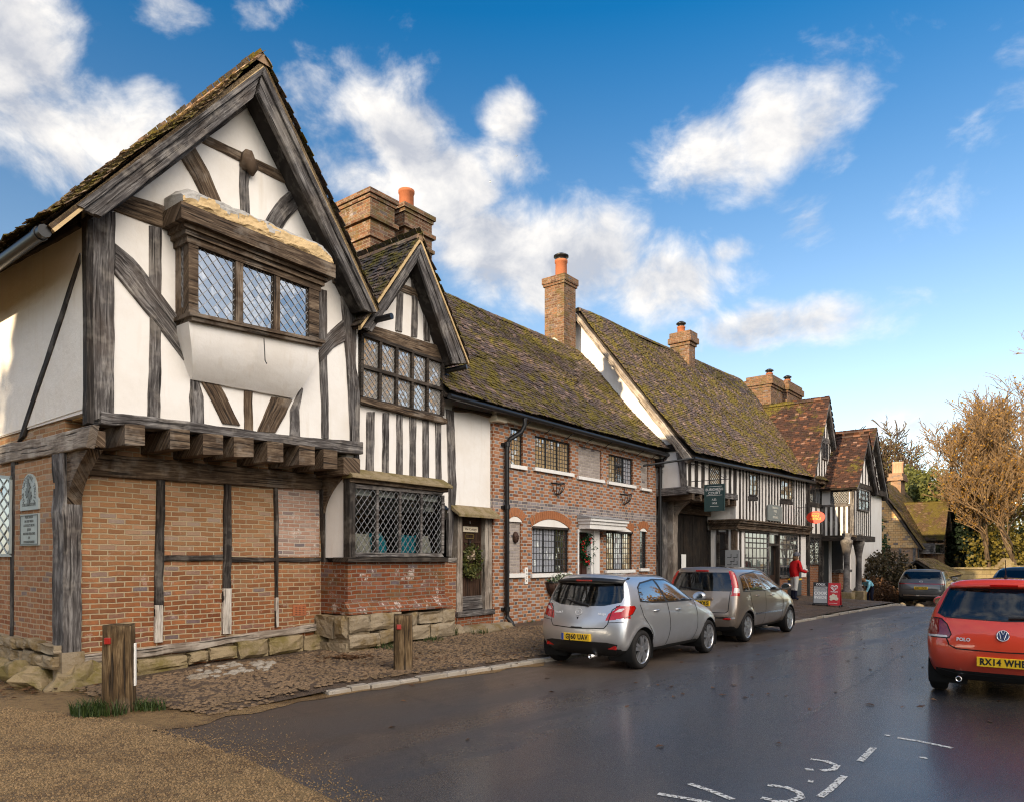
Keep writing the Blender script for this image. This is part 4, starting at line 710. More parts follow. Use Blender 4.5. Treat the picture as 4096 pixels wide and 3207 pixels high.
# worn road markings
def marking(name, label, strokes, m='road_paint', w=.09):
    o = None; mb = MB()
    for st in strokes:
        pts = [gpt(p) for p in st]; ww = w; vs = []
        for i, p in enumerate(pts):
            a, b = pts[max(0, i - 1)], pts[min(len(pts) - 1, i + 1)]; d = (b[0] - a[0], b[1] - a[1]); l = math.hypot(*d); n = (-d[1] / l * ww / 2, d[0] / l * ww / 2); z = gz(*p) + .004; vs += [(p[0] + n[0], p[1] + n[1], z), (p[0] - n[0], p[1] - n[1], z)]
        mb.add(vs, [(2 * i, 2 * i + 1, 2 * i + 3, 2 * i + 2) for i in range(len(pts) - 1)])
    return tag(mb.build(name, M[m]), kind='structure')
marking('road_marking', '', [[P_(180, 648), P_(300, 668), P_(480, 700)], [P_(350, 592), P_(470, 632), P_(590, 680)], [P_(780, 600), P_(880, 612), P_(950, 640), P_(965, 668), P_(900, 690), P_(800, 690)], [P_(745, 670), P_(800, 680)], [P_(1065, 665), P_(1120, 625), P_(1200, 550)], [P_(1015, 458), P_(1100, 470), P_(1160, 494), P_(1140, 515), P_(1075, 522)], [P_(985, 514), P_(1030, 516)], [P_(1285, 470), P_(1320, 435), P_(1360, 395)], [P_(1418, 326), P_(1450, 330)], [P_(1490, 342), P_(1620, 362), P_(1790, 398)], [P_(1000, 578), P_(1030, 582)], [P_(1612, 450), P_(1650, 452)]], w=.055)
marking('centre_line', '', [[O_(1850, 1440), O_(1910, 1398), O_(1975, 1355)], [O_(1700, 1535), O_(1850, 1440)]], 'road_paint_thin', .07)
# ---- small gabled house with the leaded shop bay
h2 = Fr(-2.80, 12.47, 38.0)
def house2():
    fr = h2; o = fempty('gabled_house', fr, 'narrow gabled timber-framed house with a wide leaded shop window and brick stall riser', 'house', 'old houses along the street')
    UW, BW, MW, D = .05, -.08, .27, 6.0; on = fr.on
    yb = UW - .36; ap = on(C_(733, 462), yb); fl = on(C_(345, 1045), yb); f2 = on(C_(1058, 1287), yb); xl = 0.0; xr = on(C_(880, 1450), UW)[0]; xd = on(D_(1046, 300), MW)[0]
    zb = on(D_(450, 430), UW)[1]; sl = (ap[1] - fl[1]) / (ap[0] - fl[0]); sr = (ap[1] - f2[1]) / (f2[0] - ap[0]); wl = fl[1] + sl * (xl - fl[0]) - .15; wr = f2[1] + sr * (f2[0] - xr) - .15
    print('H2', ap, fl, f2, xr, xd, zb)
    mb = MB(); mb.prism([(xl, zb - .3), (xr, zb - .3), (xr, wr), (ap[0], ap[1] - .3), (xl, wl)], UW, D); mb.build('upper_wall', M['limewash'], o)
    ze = on(D_(950, 10), MW)[1] + .15; zdt = on(D_(915, 640), MW)[1]; mb = MB(); mb.box(xr - .2, xd, MW, D, zdt + .03, ze); mb.box(xd - .06, xd, MW + .02, D, .1, zdt + .03); mb.build('side_wall', M['limewash'], o)
    rf = MB(); rg = (ap[0], ap[1] + .1); lf = (fl[0] - .05, fl[1] - .05 * sl + .1); rr = (f2[0] + .03, f2[1] - .03 * sr + .08)
    slab(rf, [(lf[0], yb, lf[1]), (lf[0], D, lf[1]), (rg[0], D, rg[1]), (rg[0], yb, rg[1])], .05); slab(rf, [(rr[0], yb, rr[1]), (rg[0], yb, rg[1]), (rg[0], D, rg[1]), (rr[0], D, rr[1])], .05); roof = rf.build('roof', M['oak_brown'], o)
    for a, sd_, mt in ((lf, 21, 'tiles_dark'), (rr, 22, 'tiles_dark')):
        t = MB(); tile_slope(t, (a[0], yb - .03, a[1]), (a[0], D, a[1]), (rg[0] - a[0], 0, rg[1] - a[1]), math.dist(a, rg), sag=.02, seed=sd_, jit=1.4); t.build('roof_tiles', M[mt], roof, fixn=False)
    t = MB(); ridge_tiles(t, (rg[0], yb - .03, rg[1]), (rg[0], D, rg[1]), .11); t.build('ridge_tiles', M['tiles_edge'], roof, fixn=False)
    for e1, e2, a in (([C_(730, 470), C_(345, 1045)], [C_(703, 605), C_(400, 1075)], lf), ([C_(735, 466), C_(1046, 1290)], [C_(706, 560), C_(955, 1290)], rr)):
        f1 = [on(p, yb + .02) for p in e1]; g2 = [on(p, yb + .02) for p in e2]; q = lambda t: [lerp(f1[i], g2[i], t) for i in (0, 1)]; mb = MB()
        hewn(mb, q(.08), q(.45), yb - .035, yb + .05, .003); hewn(mb, q(.44), q(1), yb - .01, yb + .05, .003); mb.build('bargeboard', M['oak_grey'], o)
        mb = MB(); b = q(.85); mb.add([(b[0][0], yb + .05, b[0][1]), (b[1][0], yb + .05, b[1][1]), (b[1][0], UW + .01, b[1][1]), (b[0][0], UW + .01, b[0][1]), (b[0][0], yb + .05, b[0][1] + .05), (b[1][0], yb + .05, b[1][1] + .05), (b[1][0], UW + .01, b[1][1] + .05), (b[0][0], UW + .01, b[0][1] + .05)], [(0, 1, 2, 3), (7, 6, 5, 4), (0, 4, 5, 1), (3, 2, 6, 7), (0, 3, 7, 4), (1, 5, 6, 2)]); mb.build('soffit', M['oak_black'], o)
        v = MB(); hewn(v, [(a[0], a[1]), (rg[0], rg[1])], [(a[0], a[1] - .07), (rg[0], rg[1] - .09)], yb - .02, yb + .06, .004); v.build('verge_bedding', M['ochre_plaster'], o)
    T = lambda n, m, e1, e2, p=.03, **k: tim(o, n, m, fr, UW, e1, e2, p, **k)
    T('rafter', 'oak_black', [C_(655, 660), C_(860, 1180)], [C_(715, 580), C_(925, 1190)], .06); T('rafter', 'oak_black', [C_(640, 720), C_(500, 930)], [C_(715, 620), C_(470, 900)], .05)
    T('king_stud', 'oak_grey', [C_(668, 650), C_(678, 860), C_(672, 1105)], [C_(704, 640), C_(716, 860), C_(712, 1110)]); T('stud', 'oak_grey', [C_(575, 800), C_(566, 1065)], [C_(616, 810), C_(610, 1075)]); T('stud', 'oak_grey', [C_(752, 870), C_(760, 1130)], [C_(790, 900), C_(800, 1140)])
    T('collar', 'oak_brown', [C_(585, 790), C_(690, 830), C_(765, 900)], [C_(612, 748), C_(705, 785), C_(790, 860)], .036)
    T('tie_beam', 'oak_brown', [C_(305, 1105), C_(880, 1292)], [C_(390, 1030), C_(905, 1188)], .07, back=.1)
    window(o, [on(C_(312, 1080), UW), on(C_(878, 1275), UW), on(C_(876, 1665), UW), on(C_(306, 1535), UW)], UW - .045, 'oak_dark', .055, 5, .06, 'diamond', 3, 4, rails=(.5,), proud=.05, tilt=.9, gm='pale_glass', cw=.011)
    T('window_sill', 'oak_brown', [C_(300, 1562), C_(892, 1705)], [C_(303, 1522), C_(892, 1668)], .12)
    for a, b, h0, h1_, c, d in ((257, 306, -4, 396, 250, 300), (357, 396, 2, 410, 352, 392), (443, 480, 10, 420, 441, 479), (524, 562, 20, 432, 524, 562), (603, 641, 30, 440, 605, 643)): T('stud', 'oak_grey', [D_(a, h0), D_(c, h1_)], [D_(b, h0), D_(d, h1_ + 3)])
    T('corner_post', 'oak_grey', [D_(683, 60), D_(686, 455)], [D_(718, 70), D_(719, 458)], .035); T('corner_post', 'oak_grey', [C_(296, 1540), D_(172, 395)], [C_(318, 1545), D_(208, 398)], .03)
    # main wall strip by the door
    Mw = lambda n, m, e1, e2, p=.03, **k: tim(o, n, m, fr, MW, e1, e2, p, **k)
    Mw('corner_post', 'oak_grey', [D_(752, -20), D_(758, 200), D_(765, 480), D_(765, 890)], [D_(797, -10), D_(806, 200), D_(812, 480), D_(782, 890)], .03)
    Mw('eaves_plate', 'oak_brown', [D_(790, -5), D_(900, -2), D_(1046, 45)], [D_(790, -40), D_(1046, 10)], .05); Mw('rail', 'oak_grey', [D_(735, 928), D_(810, 926)], [D_(735, 898), D_(810, 898)], .04)
    # shop bay
    xb = on(D_(740, 700), BW)[0]; zs = on(D_(450, 885), BW)[1]; zh = on(D_(450, 440), BW)[1]; zc = on(D_(450, 405), BW)[1]; bx0 = on(D_(150, 700), BW)[0]
    win = window(o, [on(D_(152, 438), BW), on(D_(738, 490), BW), on(D_(735, 893), BW), on(D_(152, 890), BW)], BW, 'oak_grey', .07, 4, .05, 'diamond', 4, 7, gm='shop_glass', cm='lead_came', proud=.02, depth=.1, tilt=.4, cw=.008)
    mb = MB(); mb.box(bx0 - .03, bx0 + .1, BW - .05, BW + .12, zs - .05, zh + .08); mb.build('corner_post', M['oak_black'], o, bevel=.01)
    mb = MB(); mb.prism([(BW - .16, zc - .10), (BW - .16, zc - .05), (UW - .01, zc + .10), (UW - .01, zc - .10)], bx0 - .06, xb + .08, 'x'); mb.build('bay_roof', M['plinth_stone'], o, bevel=.01)
    mb = MB(); mb.box(bx0 - .03, xb + .05, BW - .07, UW, zc - .17, zc - .10); mb.build('cornice', M['oak_brown'], o, bevel=.008)
    mb = MB(); mb.box(bx0 - .09, xb + .03, BW - .09, UW + .2, zs - .12, zs - .035); mb.build('window_sill', M['oak_dark'], o, bevel=.01)
    mb = MB(); mb.box(bx0, bx0 + .05, BW + .13, .75, zs - .04, zc - .1); mb.build('bay_cheek', M['limewash'], o)
    # window seat and dark shop behind the glass
    mb = MB(); mb.box(bx0 + .06, xb, BW + .11, .75, zs - .1, zs - .02); mb.build('window_seat', M['oak_dark'], o)
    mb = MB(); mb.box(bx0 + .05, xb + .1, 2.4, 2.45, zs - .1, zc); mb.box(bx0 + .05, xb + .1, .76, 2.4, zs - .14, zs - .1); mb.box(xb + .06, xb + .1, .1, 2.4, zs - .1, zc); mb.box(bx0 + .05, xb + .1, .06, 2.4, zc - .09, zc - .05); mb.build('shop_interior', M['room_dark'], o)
    # brick stall riser, weathered brick set-off, stone footing
    zt = zs - .12; zl = on(D_(450, 1195), BW)[1]; mb = MB(); mb.box(bx0 - .03, xb + .02, BW, .8, zl - .1, zt); mb.build('brick_wall', M['brick_old'], o)
    mb = MB(); mb.prism([(BW - .14, zl - .1), (BW - .14, zl - .03), (BW - .02, zl + .12), (BW + .05, zl + .12), (BW + .05, zl - .1)], bx0 - .12, xb + .1, 'x'); mb.build('brick_ledge', M['brick_old'], o, bevel=.008)
    mb = MB(); blocks(mb, bx0 - .15, xb + .14, -.1, zl - .1, BW - .16, .3, 3, .3, .8, 6, 'y', .05); blocks(mb, BW - .14, .9, -.1, zl - .1, bx0 - .15, .3, 2, .3, .5, 7, 'x', .07); mb.build('stone_plinth', M['block_stone'], o, fixn=False)
    mb = MB(); xa = on(D_(740, 1000), MW)[0]; xe = on(D_(812, 1000), MW)[0]; mb.box(xa - .3, xe, MW - .02, D - .1, .0, on(D_(775, 928), MW)[1]); mb.build('brick_wall', M['brick_red'], o)
    # front door
    y = MW; dz1 = on(D_(915, 645), y)[1]; dz0 = on(D_(915, 1225), y)[1]; x0, x1 = on(D_(845, 900), y)[0], on(D_(988, 900), y)[0]; xj0, xj1 = on(D_(808, 900), y)[0], on(D_(1036, 900), y)[0]
    mb = MB(); hewn(mb, [(xj0, dz0 - .05), (xj0 + .05, dz1 + .02)], [(x0, dz0 - .05), (x0, dz1 + .02)], y - .05, y + .2, .006); mb.build('door_jamb', M['oak_pale'], o); mb = MB(); hewn(mb, [(x1, dz0 - .05), (x1 - .02, dz1 + .02)], [(xj1, dz0 - .05), (xj1, dz1 + .02)], y - .05, y + .2, .006); mb.build('door_jamb', M['oak_pale'], o)
    mb = MB(); n = 6; dy = y + .09; bz = dz0 + .30
    for i in range(n): a = x0 + (x1 - x0) * i / n; mb.box(a + .003, a + (x1 - x0) / n - .003, dy, dy + .05, dz0 + .02, dz1 - .12)
    mb.box(x0, x1, dy - .03, dy + .05, dz1 - .15, dz1); mb.box(x0 + .001, x0 + .07, dy - .018, dy + .02, bz, dz1 - .15); mb.box(x1 - .07, x1 - .001, dy - .018, dy + .02, bz, dz1 - .15); mb.box(x0 + .07, x1 - .07, dy - .018, dy, dz1 - .55, dz1 - .50)
    dr = mb.build('front_door', M['door_wood'], o)
    mb = MB(); mb.box(x0 - .02, x1 + .02, dy - .04, dy, dz0 + .17, bz); mb.box(x0 - .02, x1 + .02, dy - .055, dy, dz0 + .02, dz0 + .165); mb.build('weather_board', M['oak_grey'], dr, bevel=.006)
    p0, p1 = on(D_(857, 703), y + .07), on(D_(948, 741), y + .07); mb = MB(); mb.box(p0[0], p1[0], dy - .03, dy - .012, p1[1], p0[1]); npl = mb.build('name_plate', M['cream_paint'], dr, bevel=.002); mb = MB(); lettering(mb, 'The Cottage', .075, lambda u, v, n_: ((p0[0] + p1[0]) / 2 + u, dy - .031 - n_, (p0[1] + p1[1]) / 2 + v), .002); mb.build('lettering', M['rust_iron'], dr)
    p0, p1 = on(D_(873, 749), y + .07), on(D_(925, 781), y + .07); mb = MB(); ring(mb, [(p0[0], p0[1]), (p1[0], p0[1]), (p1[0], p1[1]), (p0[0], p1[1])], .014, dy - .022, dy + .001); mb.build('letter_box', M['gold'], dr)
    p = on(D_(897, 795), y + .07); mb = MB(); mb.tube([(p[0] + .03 * math.cos(t), dy - .03, p[1] + .05 * math.sin(t)) for t in [math.pi * 2 * i / 12 for i in range(13)]], .008, 5); mb.build('knocker', M['black_iron'], dr)
    p = on(D_(898, 680), y + .07); mb = MB(); lettering(mb, '1', .09, lambda u, v, n_: (p[0] + u, dy - .034 - n_, p[1] + v), .003); mb.build('lettering', M['paper'], dr)
    mb = MB(); h0 = on(D_(822, 600), y - .2); hx1 = on(D_(1078, 640), y - .2)[0]; mb.prism([(y - .26, h0[1] - .14), (y - .26, h0[1] - .08), (y, h0[1] + .12), (y, h0[1] + .03)], h0[0], hx1, 'x'); mb.build('door_hood', M['plinth_stone'], o, bevel=.006)
    mb = MB(); mb.box(xj0 + .02, xj1 - .02, y - .06, y + .1, dz1 + .0, dz1 + .09); mb.build('door_lintel', M['oak_brown'], o, bevel=.008)
    mb = MB(); mb.box(xj0 - .02, xj1, y - .10, y + .2, dz0 - .11, dz0 - .0); mb.build('door_sill', M['oak_grey'], o, bevel=.01)
    mb = MB(); mb.rock((xj0 + .42, y - .34, .24), (.64, .36, .13), seed=3, nu=14, nv=8, jit=.12, flat=-.6); mb.rock((xj0 + 1.15, y - .25, .22), (.42, .26, .12), seed=5, nu=12, nv=8, jit=.12, flat=-.6); mb.rock((xj0 - .18, y - .2, .2), (.22, .24, .16), seed=6, nu=10, nv=8, jit=.15); mb.build('door_step', M['block_stone'], o)
    mb = MB(); mb.box(xj0, xj1 + .1, y - .05, y + .3, -.05, dz0 - .11); mb.build('brick_wall', M['brick_old'], o)
    mb = MB(); a = on(C_(870, 1350), UW); b = on(C_(1080, 1308), UW - .5); mb.tube([(a[0], UW + .3, a[1]), (b[0] - .02, UW - .42, b[1])], .05, 10); mb.build('gutter', M['black_iron'], o)
    # chimney stack behind the ridge
    yc = 2.2; q = lambda x, z: on(C_(x, z), yc); x0 = q(395, 300)[0]; x1_ = q(560, 300)[0]; x2 = q(640, 300)[0]; x3 = q(826, 300)[0]; z1 = q(398, 95)[1]; z2 = q(690, 215)[1]; base = 6.4
    stack(o, 'chimney', x0, x1_, yc, yc + 1.25, base, z1, pots=((x0 + .35, yc + .7, .13, .12, 'terracotta', 0), (x1_ - .25, yc + .35, .12, .16, 'terracotta', 0)), bands=((0, .07, .10), (.10, .03, .08), (.55, .07, .09), (.95, .05, .08)))
    mb = MB(); mb.box(x1_, x2, yc + .35, yc + 1.0, base, z1 - .35); mb.build('chimney', M['brick_chimney'], o)
    stack(o, 'chimney', x2, x3, yc + .05, yc + .75, base, z2, pots=(((x2 + x3) / 2 - .05, yc + .4, .17, .55, 'terracotta', 0),), bands=((0, .07, .10), (.10, .03, .08), (.45, .07, .09), (.8, .05, .08)))
    # bird wire on the stack
    return dict(o=o, dy=dy, BW=BW, zs=zs, bx0=bx0, xb=xb)
H2 = house2()
def cushion(px0, px1, pt, m, label, tilt=-12, rz=0):
    fr = h2; yy = .12; a = fr.on(D_(px0, 860), yy); b = fr.on(D_(px1, 860), yy); t = fr.on(D_(px0, pt), yy); w = b[0] - a[0]; h = (t[1] - H2['zs']) * 1.02; cx = (a[0] + b[0]) / 2
    o = empty('cushion', fr.w(cx, yy, H2['zs'] - .02), fr.rz + R(rz), label, 'cushion', 'cushions on the window seat'); mb = MB(); n = 8; vs = []; uvs = []
    for s in (-1, 1):
        for j in range(n + 1):
            for i in range(n + 1):
                u, v = i / n * 2 - 1, j / n * 2 - 1; d = .10 * (max(0, 1 - u * u) * max(0, 1 - v * v)) ** .45; pinch = 1 - .10 * (1 - abs(u) ** 3 * 1) * abs(v) ** 2; pin2 = 1 - .08 * (1 - abs(v) ** 3) * abs(u) ** 2
                X, Z = u * w / 2 * pin2, (v * pinch * .5 + .5) * h; vs.append((X, s * d + .02 * mnoise.noise(Vector((u * 2, v * 2, px0))) + (Z) * math.tan(R(-tilt)), Z))
    k = (n + 1) ** 2; mb.add(vs, [(s * k + j * (n + 1) + i, s * k + j * (n + 1) + i + 1, s * k + (j + 1) * (n + 1) + i + 1, s * k + (j + 1) * (n + 1) + i) for s in (0, 1) for j in range(n) for i in range(n)], None, 0, True)
    mb.build('cover', M[m], o); mb = MB(); e = [vs[i] for i in range(n + 1)] + [vs[(n + 1) * j + n] for j in range(1, n + 1)] + [vs[(n + 1) * n + i] for i in range(n - 1, -1, -1)] + [vs[(n + 1) * j] for j in range(n - 1, -1, -1)]; mb.tube(e, .008, 5); mb.build('piping', M[m], o)
cushion(196, 292, 738, 'cream_cloth', 'cream cushion at the left end of the shop window seat, beside a turquoise one'); cushion(272, 330, 735, 'teal_cloth', 'turquoise cushion tucked behind the left cream cushion in the shop window', rz=-25); cushion(336, 382, 738, 'teal_cloth', 'turquoise cushion standing alone in the second light of the shop window', rz=20)
cushion(474, 522, 750, 'teal_cloth', 'left one of the touching turquoise cushion pair in the shop window', rz=8); cushion(522, 578, 752, 'teal_cloth', 'right one of the touching turquoise cushion pair in the shop window', rz=-6); cushion(590, 660, 755, 'cream_cloth', 'cream cushion at the right end of the shop window seat')
def leaves(mb, c, r, n, size, seed, shape=None, asp=.45, up=None):
    rnd = random.Random(seed); c = Vector(c)
    for _ in range(n):
        if shape: p = c + Vector(shape(rnd))
        else:
            d = Vector((rnd.gauss(0, 1), rnd.gauss(0, 1), rnd.gauss(0, 1))).normalized() * (rnd.random() ** .45); p = c + Vector((d.x * r[0], d.y * r[1], d.z * r[2]))
        a = Vector((rnd.gauss(0, 1), rnd.gauss(0, 1), rnd.gauss(0, 1) + (up or 0))).normalized(); b = a.cross(Vector((rnd.gauss(0, 1), rnd.gauss(0, 1), rnd.gauss(0, 1)))).normalized(); s = size * rnd.uniform(.6, 1.3); m_ = p + a * s * .5 + a.cross(b) * s * .1
        mb.add([p, m_ + b * s * asp, p + a * s, m_ - b * s * asp], [(0, 1, 2, 3)])
    return mb
def wreath(fr, c, y, r, label, berries, seed, leafmat):
    o = empty('wreath', fr.w(c[0], y, c[1]), fr.rz, label, 'wreath'); mb = MB()
    def ringpt(rnd): t = rnd.uniform(0, 2 * math.pi); q = r * .72 + rnd.gauss(0, r * .17); return (q * math.cos(t), -.04 + rnd.gauss(0, .035), q * math.sin(t) * 1.12 - (.12 * r if math.sin(t) < -.6 else 0))
    leaves(mb, (0, 0, 0), None, 520, .085, seed, ringpt, .3); mb.build('foliage', M[leafmat], o, fixn=False)
    mb = MB(); mb.tube([(r * .7 * math.cos(t), 0, r * .75 * math.sin(t)) for t in [2 * math.pi * i / 20 for i in range(21)]], .022, 6); mb.build('hoop', M['rust_iron'], o)
    rnd = random.Random(seed + 1); mb = MB(); 
    for _ in range(berries): p = ringpt(rnd); mb.rock((p[0], -.09, p[2]), (.022, .022, .022), nu=6, nv=4, jit=0)
    if berries: tag(mb.build('berries', M['berry_red'], o), kind='stuff')
    else:
        leaves(mb, (-.05, -.08, .12), (.09, .04, .09), 60, .07, seed + 4, None, .5); mb.build('dried_flower', M['dried'], o, fixn=False)
    mb = MB(); mb.tube([(0, -.01, r * .8), (0, .02, r * 1.25)], .006, 5); mb.build('wire', M['black_iron'], o)
wc = h2.on(D_(912, 918), .27); wreath(h2, wc, H2['dy'] - .04, .30, 'green wreath with dried flower heads hanging on the dark plank front door', 0, 41, 'leaf_wreath')
def lantern():
    p = h2.on(D_(740, 618), .15); fr = h2; o = empty('wall_lantern', fr.w(p[0], .15, p[1]), fr.rz, 'black wall lantern beside the leaded shop window', 'lantern'); mb = MB(); s = 1.0
    mb.lathe([(.05, -.12), (.075, .06), (.0, .06)], (0, 0, 0), 6, sm=False); mb.build('lantern_glass', M['warm_glass'], o); mb = MB(); mb.lathe([(.10, .06), (.06, .12), (.015, .15), (.015, .19), (0, .2)], (0, 0, 0), 6, sm=False); mb.lathe([(.0, -.17), (.02, -.15), (.055, -.13), (.055, -.115), (0, -.115)], (0, 0, 0), 6, sm=False); mb.build('lantern_cap', M['black_iron'], o)
    mb = MB()
    for k in range(6): t = math.pi / 3 * k; mb.tube([(.052 * math.cos(t), .052 * math.sin(t), -.12), (.078 * math.cos(t), .078 * math.sin(t), .06)], .005, 4)
    mb.tube([(0, 0, -.16), (0, .06, -.26), (0, .1, -.2)], .009, 5); mb.build('bracket', M['black_iron'], o)
lantern()
# ---- chequered brick house
h3 = Fr(*gpt((0, 0)), 0) if False else None
def _h3():
    f0 = Fr(-0.2, 16.1, 37.5); x, _ = f0.on(I_(45, 700)); return Fr(*f0.w(x, 0)[:2], 37.5)
h3 = _h3()
def house3():
    fr = h3; o = fempty('brick_house', fr, 'two-storey house of red and grey chequered brick with a mossy tiled roof and iron casements', 'house', 'old houses along the street'); on = fr.on; D = 6.2
    xr = on(I_(1275, 900))[0] + .05; ze = on(I_(100, 115))[1]; ze2 = on(I_(1270, 455))[1]; print('H3', xr, ze, ze2)
    # wall with real window openings cut out of the front leaf
    ops = []
    def rect(xa, ya, xb, yb_):  # from photo corners left-top, right-bottom
        a = on(I_(xa, ya)); b = on(I_(xb, yb_)); return (a[0], b[0], b[1], a[1])
    W_ = dict(w1=(175, 203, 270, 500), w2=(360, 265, 630, 553), n1=(690, 342, 865, 604), w3=(918, 405, 1105, 645), n2=(1165, 450, 1222, 672), n3=(157, 915, 257, 1310), w4=(338, 955, 615, 1305), dr=(687, 998, 840, 1420), w5=(900, 990, 1098, 1282), w6=(1157, 990, 1206, 1272))
    B = {k: rect(*v) for k, v in W_.items()}; zt = max(ze, ze2) - .02
    xs = sorted({0, xr} | {v for b in B.values() for v in b[:2]}); zs = sorted({-.2, zt} | {v for b in B.values() for v in b[2:]}); mb = MB()
    for i in range(len(xs) - 1):
        run = None
        for j in range(len(zs) - 1):
            cx, cz = (xs[i] + xs[i + 1]) / 2, (zs[j] + zs[j + 1]) / 2; hole = any(b[0] < cx < b[1] and b[2] < cz < b[3] for b in B.values())
            if hole:
                if run is not None: mb.box(xs[i], xs[i + 1], 0, .24, run, zs[j]); run = None
            elif run is None: run = zs[j]
        if run is not None: mb.box(xs[i], xs[i + 1], 0, .24, run, zs[-1])
    # drop faces between neighbouring boxes
    wall = mb.build('brick_wall', M['brick_chequer'], o)
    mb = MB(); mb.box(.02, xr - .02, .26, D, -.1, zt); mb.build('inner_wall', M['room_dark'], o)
    for k in ('n1', 'n2', 'n3'): b = B[k]; mb = MB(); mb.box(b[0], b[1], .045, .2, b[2], b[3]); mb.build('blind_panel', M['brick_lime_grey'], o)
    mb = MB(); mb.prism([(0, zt - .12), (xr, zt - .12), (xr, zt + .08), (0, zt + .08)], -.10, .1); mb.build('fascia', M['cream_paint'], o, bevel=.006)
    mb = MB(); mb.box(-.05, .32, -.14, .1, zt - .16, zt - .02); mb.build('cornice_block', M['cream_paint'], o, bevel=.015)
    gmw = ['warm_glass', 'old_glass']
    window(o, [(B['w1'][0], B['w1'][3]), (B['w1'][1], B['w1'][3]), (B['w1'][1], B['w1'][2]), (B['w1'][0], B['w1'][2])], .07, 'black_iron', .022, 1, .03, 'rect', 4, 7, 'reflection_tint_glass', 'lead_dark', cw=.014, tilt=.9)
    def qd(k): b = B[k]; return [(b[0], b[3]), (b[1], b[3]), (b[1], b[2]), (b[0], b[2])]
    window(o, qd('w2'), .07, 'black_iron', .028, 3, .035, 'rect', 4, 7, 'reflection_tint_glass', 'lead_dark', cw=.014, tilt=.9); window(o, qd('w3'), .07, 'black_iron', .028, 3, .035, 'rect', 3, 6, ['reflection_tint_glass', 'old_glass', 'curtain_glass'], 'lead_dark', cw=.014, tilt=.9)
    window(o, qd('w4'), .06, 'black_iron', .028, 3, .035, 'rect', 4, 7, ['curtain_glass', 'curtain_glass', 'warm_glass'], 'lead_dark', cw=.014, tilt=.7); window(o, qd('w5'), .06, 'black_iron', .028, 3, .035, 'rect', 4, 7, ['reflection_tint_glass', 'curtain_glass', 'reflection_tint_glass'], 'lead_dark', cw=.014, tilt=.8); window(o, qd('w6'), .06, 'black_iron', .028, 1, .03, 'rect', 3, 7, 'dim_glass', 'lead_dark', cw=.014)
    for k, dp in (('w1', .06), ('w2', .06), ('n1', .055), ('w3', .06), ('n2', .05), ('n3', .07), ('w4', .07), ('w5', .06), ('w6', .06)):
        b = B[k]; mb = MB(); mb.box(b[0] - .07, b[1] + .09, -.065, .08, b[2] - dp - .03, b[2] - .004); mb.build('window_sill', M['white_paint'], o, bevel=.006)
    def arch(k, rise, th=.2, fill='limewash', ext=.03):
        b = B[k]; w = (b[1] - b[0]) / 2 + ext; cx = (b[0] + b[1]) / 2; r = (w * w + rise * rise) / (2 * rise); cz = b[3] + rise - r; a = math.asin(w / r); n = max(5, int(2 * w / .075)); mb = MB()
        for i in range(n):
            t0, t1 = -a + 2 * a * (i + .06) / n, -a + 2 * a * (i + .94) / n; mb.prism([(cx + r * math.sin(t0), cz + r * math.cos(t0)), (cx + r * math.sin(t1), cz + r * math.cos(t1)), (cx + (r + th) * math.sin(t1), cz + (r + th) * math.cos(t1)), (cx + (r + th) * math.sin(t0), cz + (r + th) * math.cos(t0))], -.02, .05)
        mb.build('brick_arch', M['arch_brick'], o); mb = MB(); pts = [(cx + (r - .01) * math.sin(-a + 2 * a * i / 12), cz + (r - .01) * math.cos(-a + 2 * a * i / 12)) for i in range(13)]; mb.prism(pts + [(cx + w, b[3]), (cx - w, b[3])] if abs(pts[0][1] - b[3]) > .01 else pts, -.008, .05); mb.build('tympanum', M[fill], o)
        mb = MB(); pts = [(cx + (r + th * f) * math.sin(q), cz + (r + th * f) * math.cos(q)) for f, q in [(.02, -a + 2 * a * i / 12) for i in range(13)] + [(.98, a - 2 * a * i / 12) for i in range(13)]]
        for i in range(12): mb.prism([pts[i], pts[i + 1], pts[24 - i], pts[25 - i]], -.012, .04)
        mb.build('mortar', M['lead_white'], o)
    arch('n3', .12); arch('w4', .20); arch('w5', .16); arch('w6', .09)
    for k in ('w4', 'w5'): b = B[k]; mb = MB(); mb.box(b[0], b[1], .0, .1, b[3] - .002, b[3] + .05) if False else mb.box(b[0] + .002, b[1] - .002, -.03, .06, b[3] - .045, b[3] + .012); mb.build('window_head', M['oak_black'], o)
    # door with flat white hood
    b = B['dr']; x0, x1 = b[0], on(I_(783, 1100))[0]; z1 = b[3]; z0 = .30; mb = MB(); mb.box(x0, x1, .12, .17, z0, z1)
    for i in range(2):
        for (za, zb_) in ((z0 + .15, z0 + .75), (z0 + .9, z0 + 1.5), (z0 + 1.6, z1 - .1)): cx = x0 + (x1 - x0) * (.28 + .44 * i); mb.box(cx - (x1 - x0) * .17, cx + (x1 - x0) * .17, .10, .12, za, zb_)
    mb.build('front_door', M['door_red'], o, bevel=.006); mb = MB(); xd1 = b[1]; mb.box(x1, x1 + .09, -.02, .2, z0 - .1, z1 + .08); mb.box(x1 + .1, xd1, -.05, .2, z0 - .1, z1 + .08); mb.box(x0 - .03, x0 + .03, -.02, .2, z0 - .1, z1 + .08); mb.box(x0, x1, -.018, .2, z1, z1 + .08); mb.build('door_frame', M['white_paint'], o, bevel=.006)
    mb = MB(); hx0 = on(I_(688, 930), -.4)[0] - .0; hx1 = on(I_(1000, 960), -.3)[0]; hz = on(I_(840, 975), -.4)[1]; x0h = on(I_(690, 930))[0] - .05; x1h = on(I_(1010, 950))[0] - .25
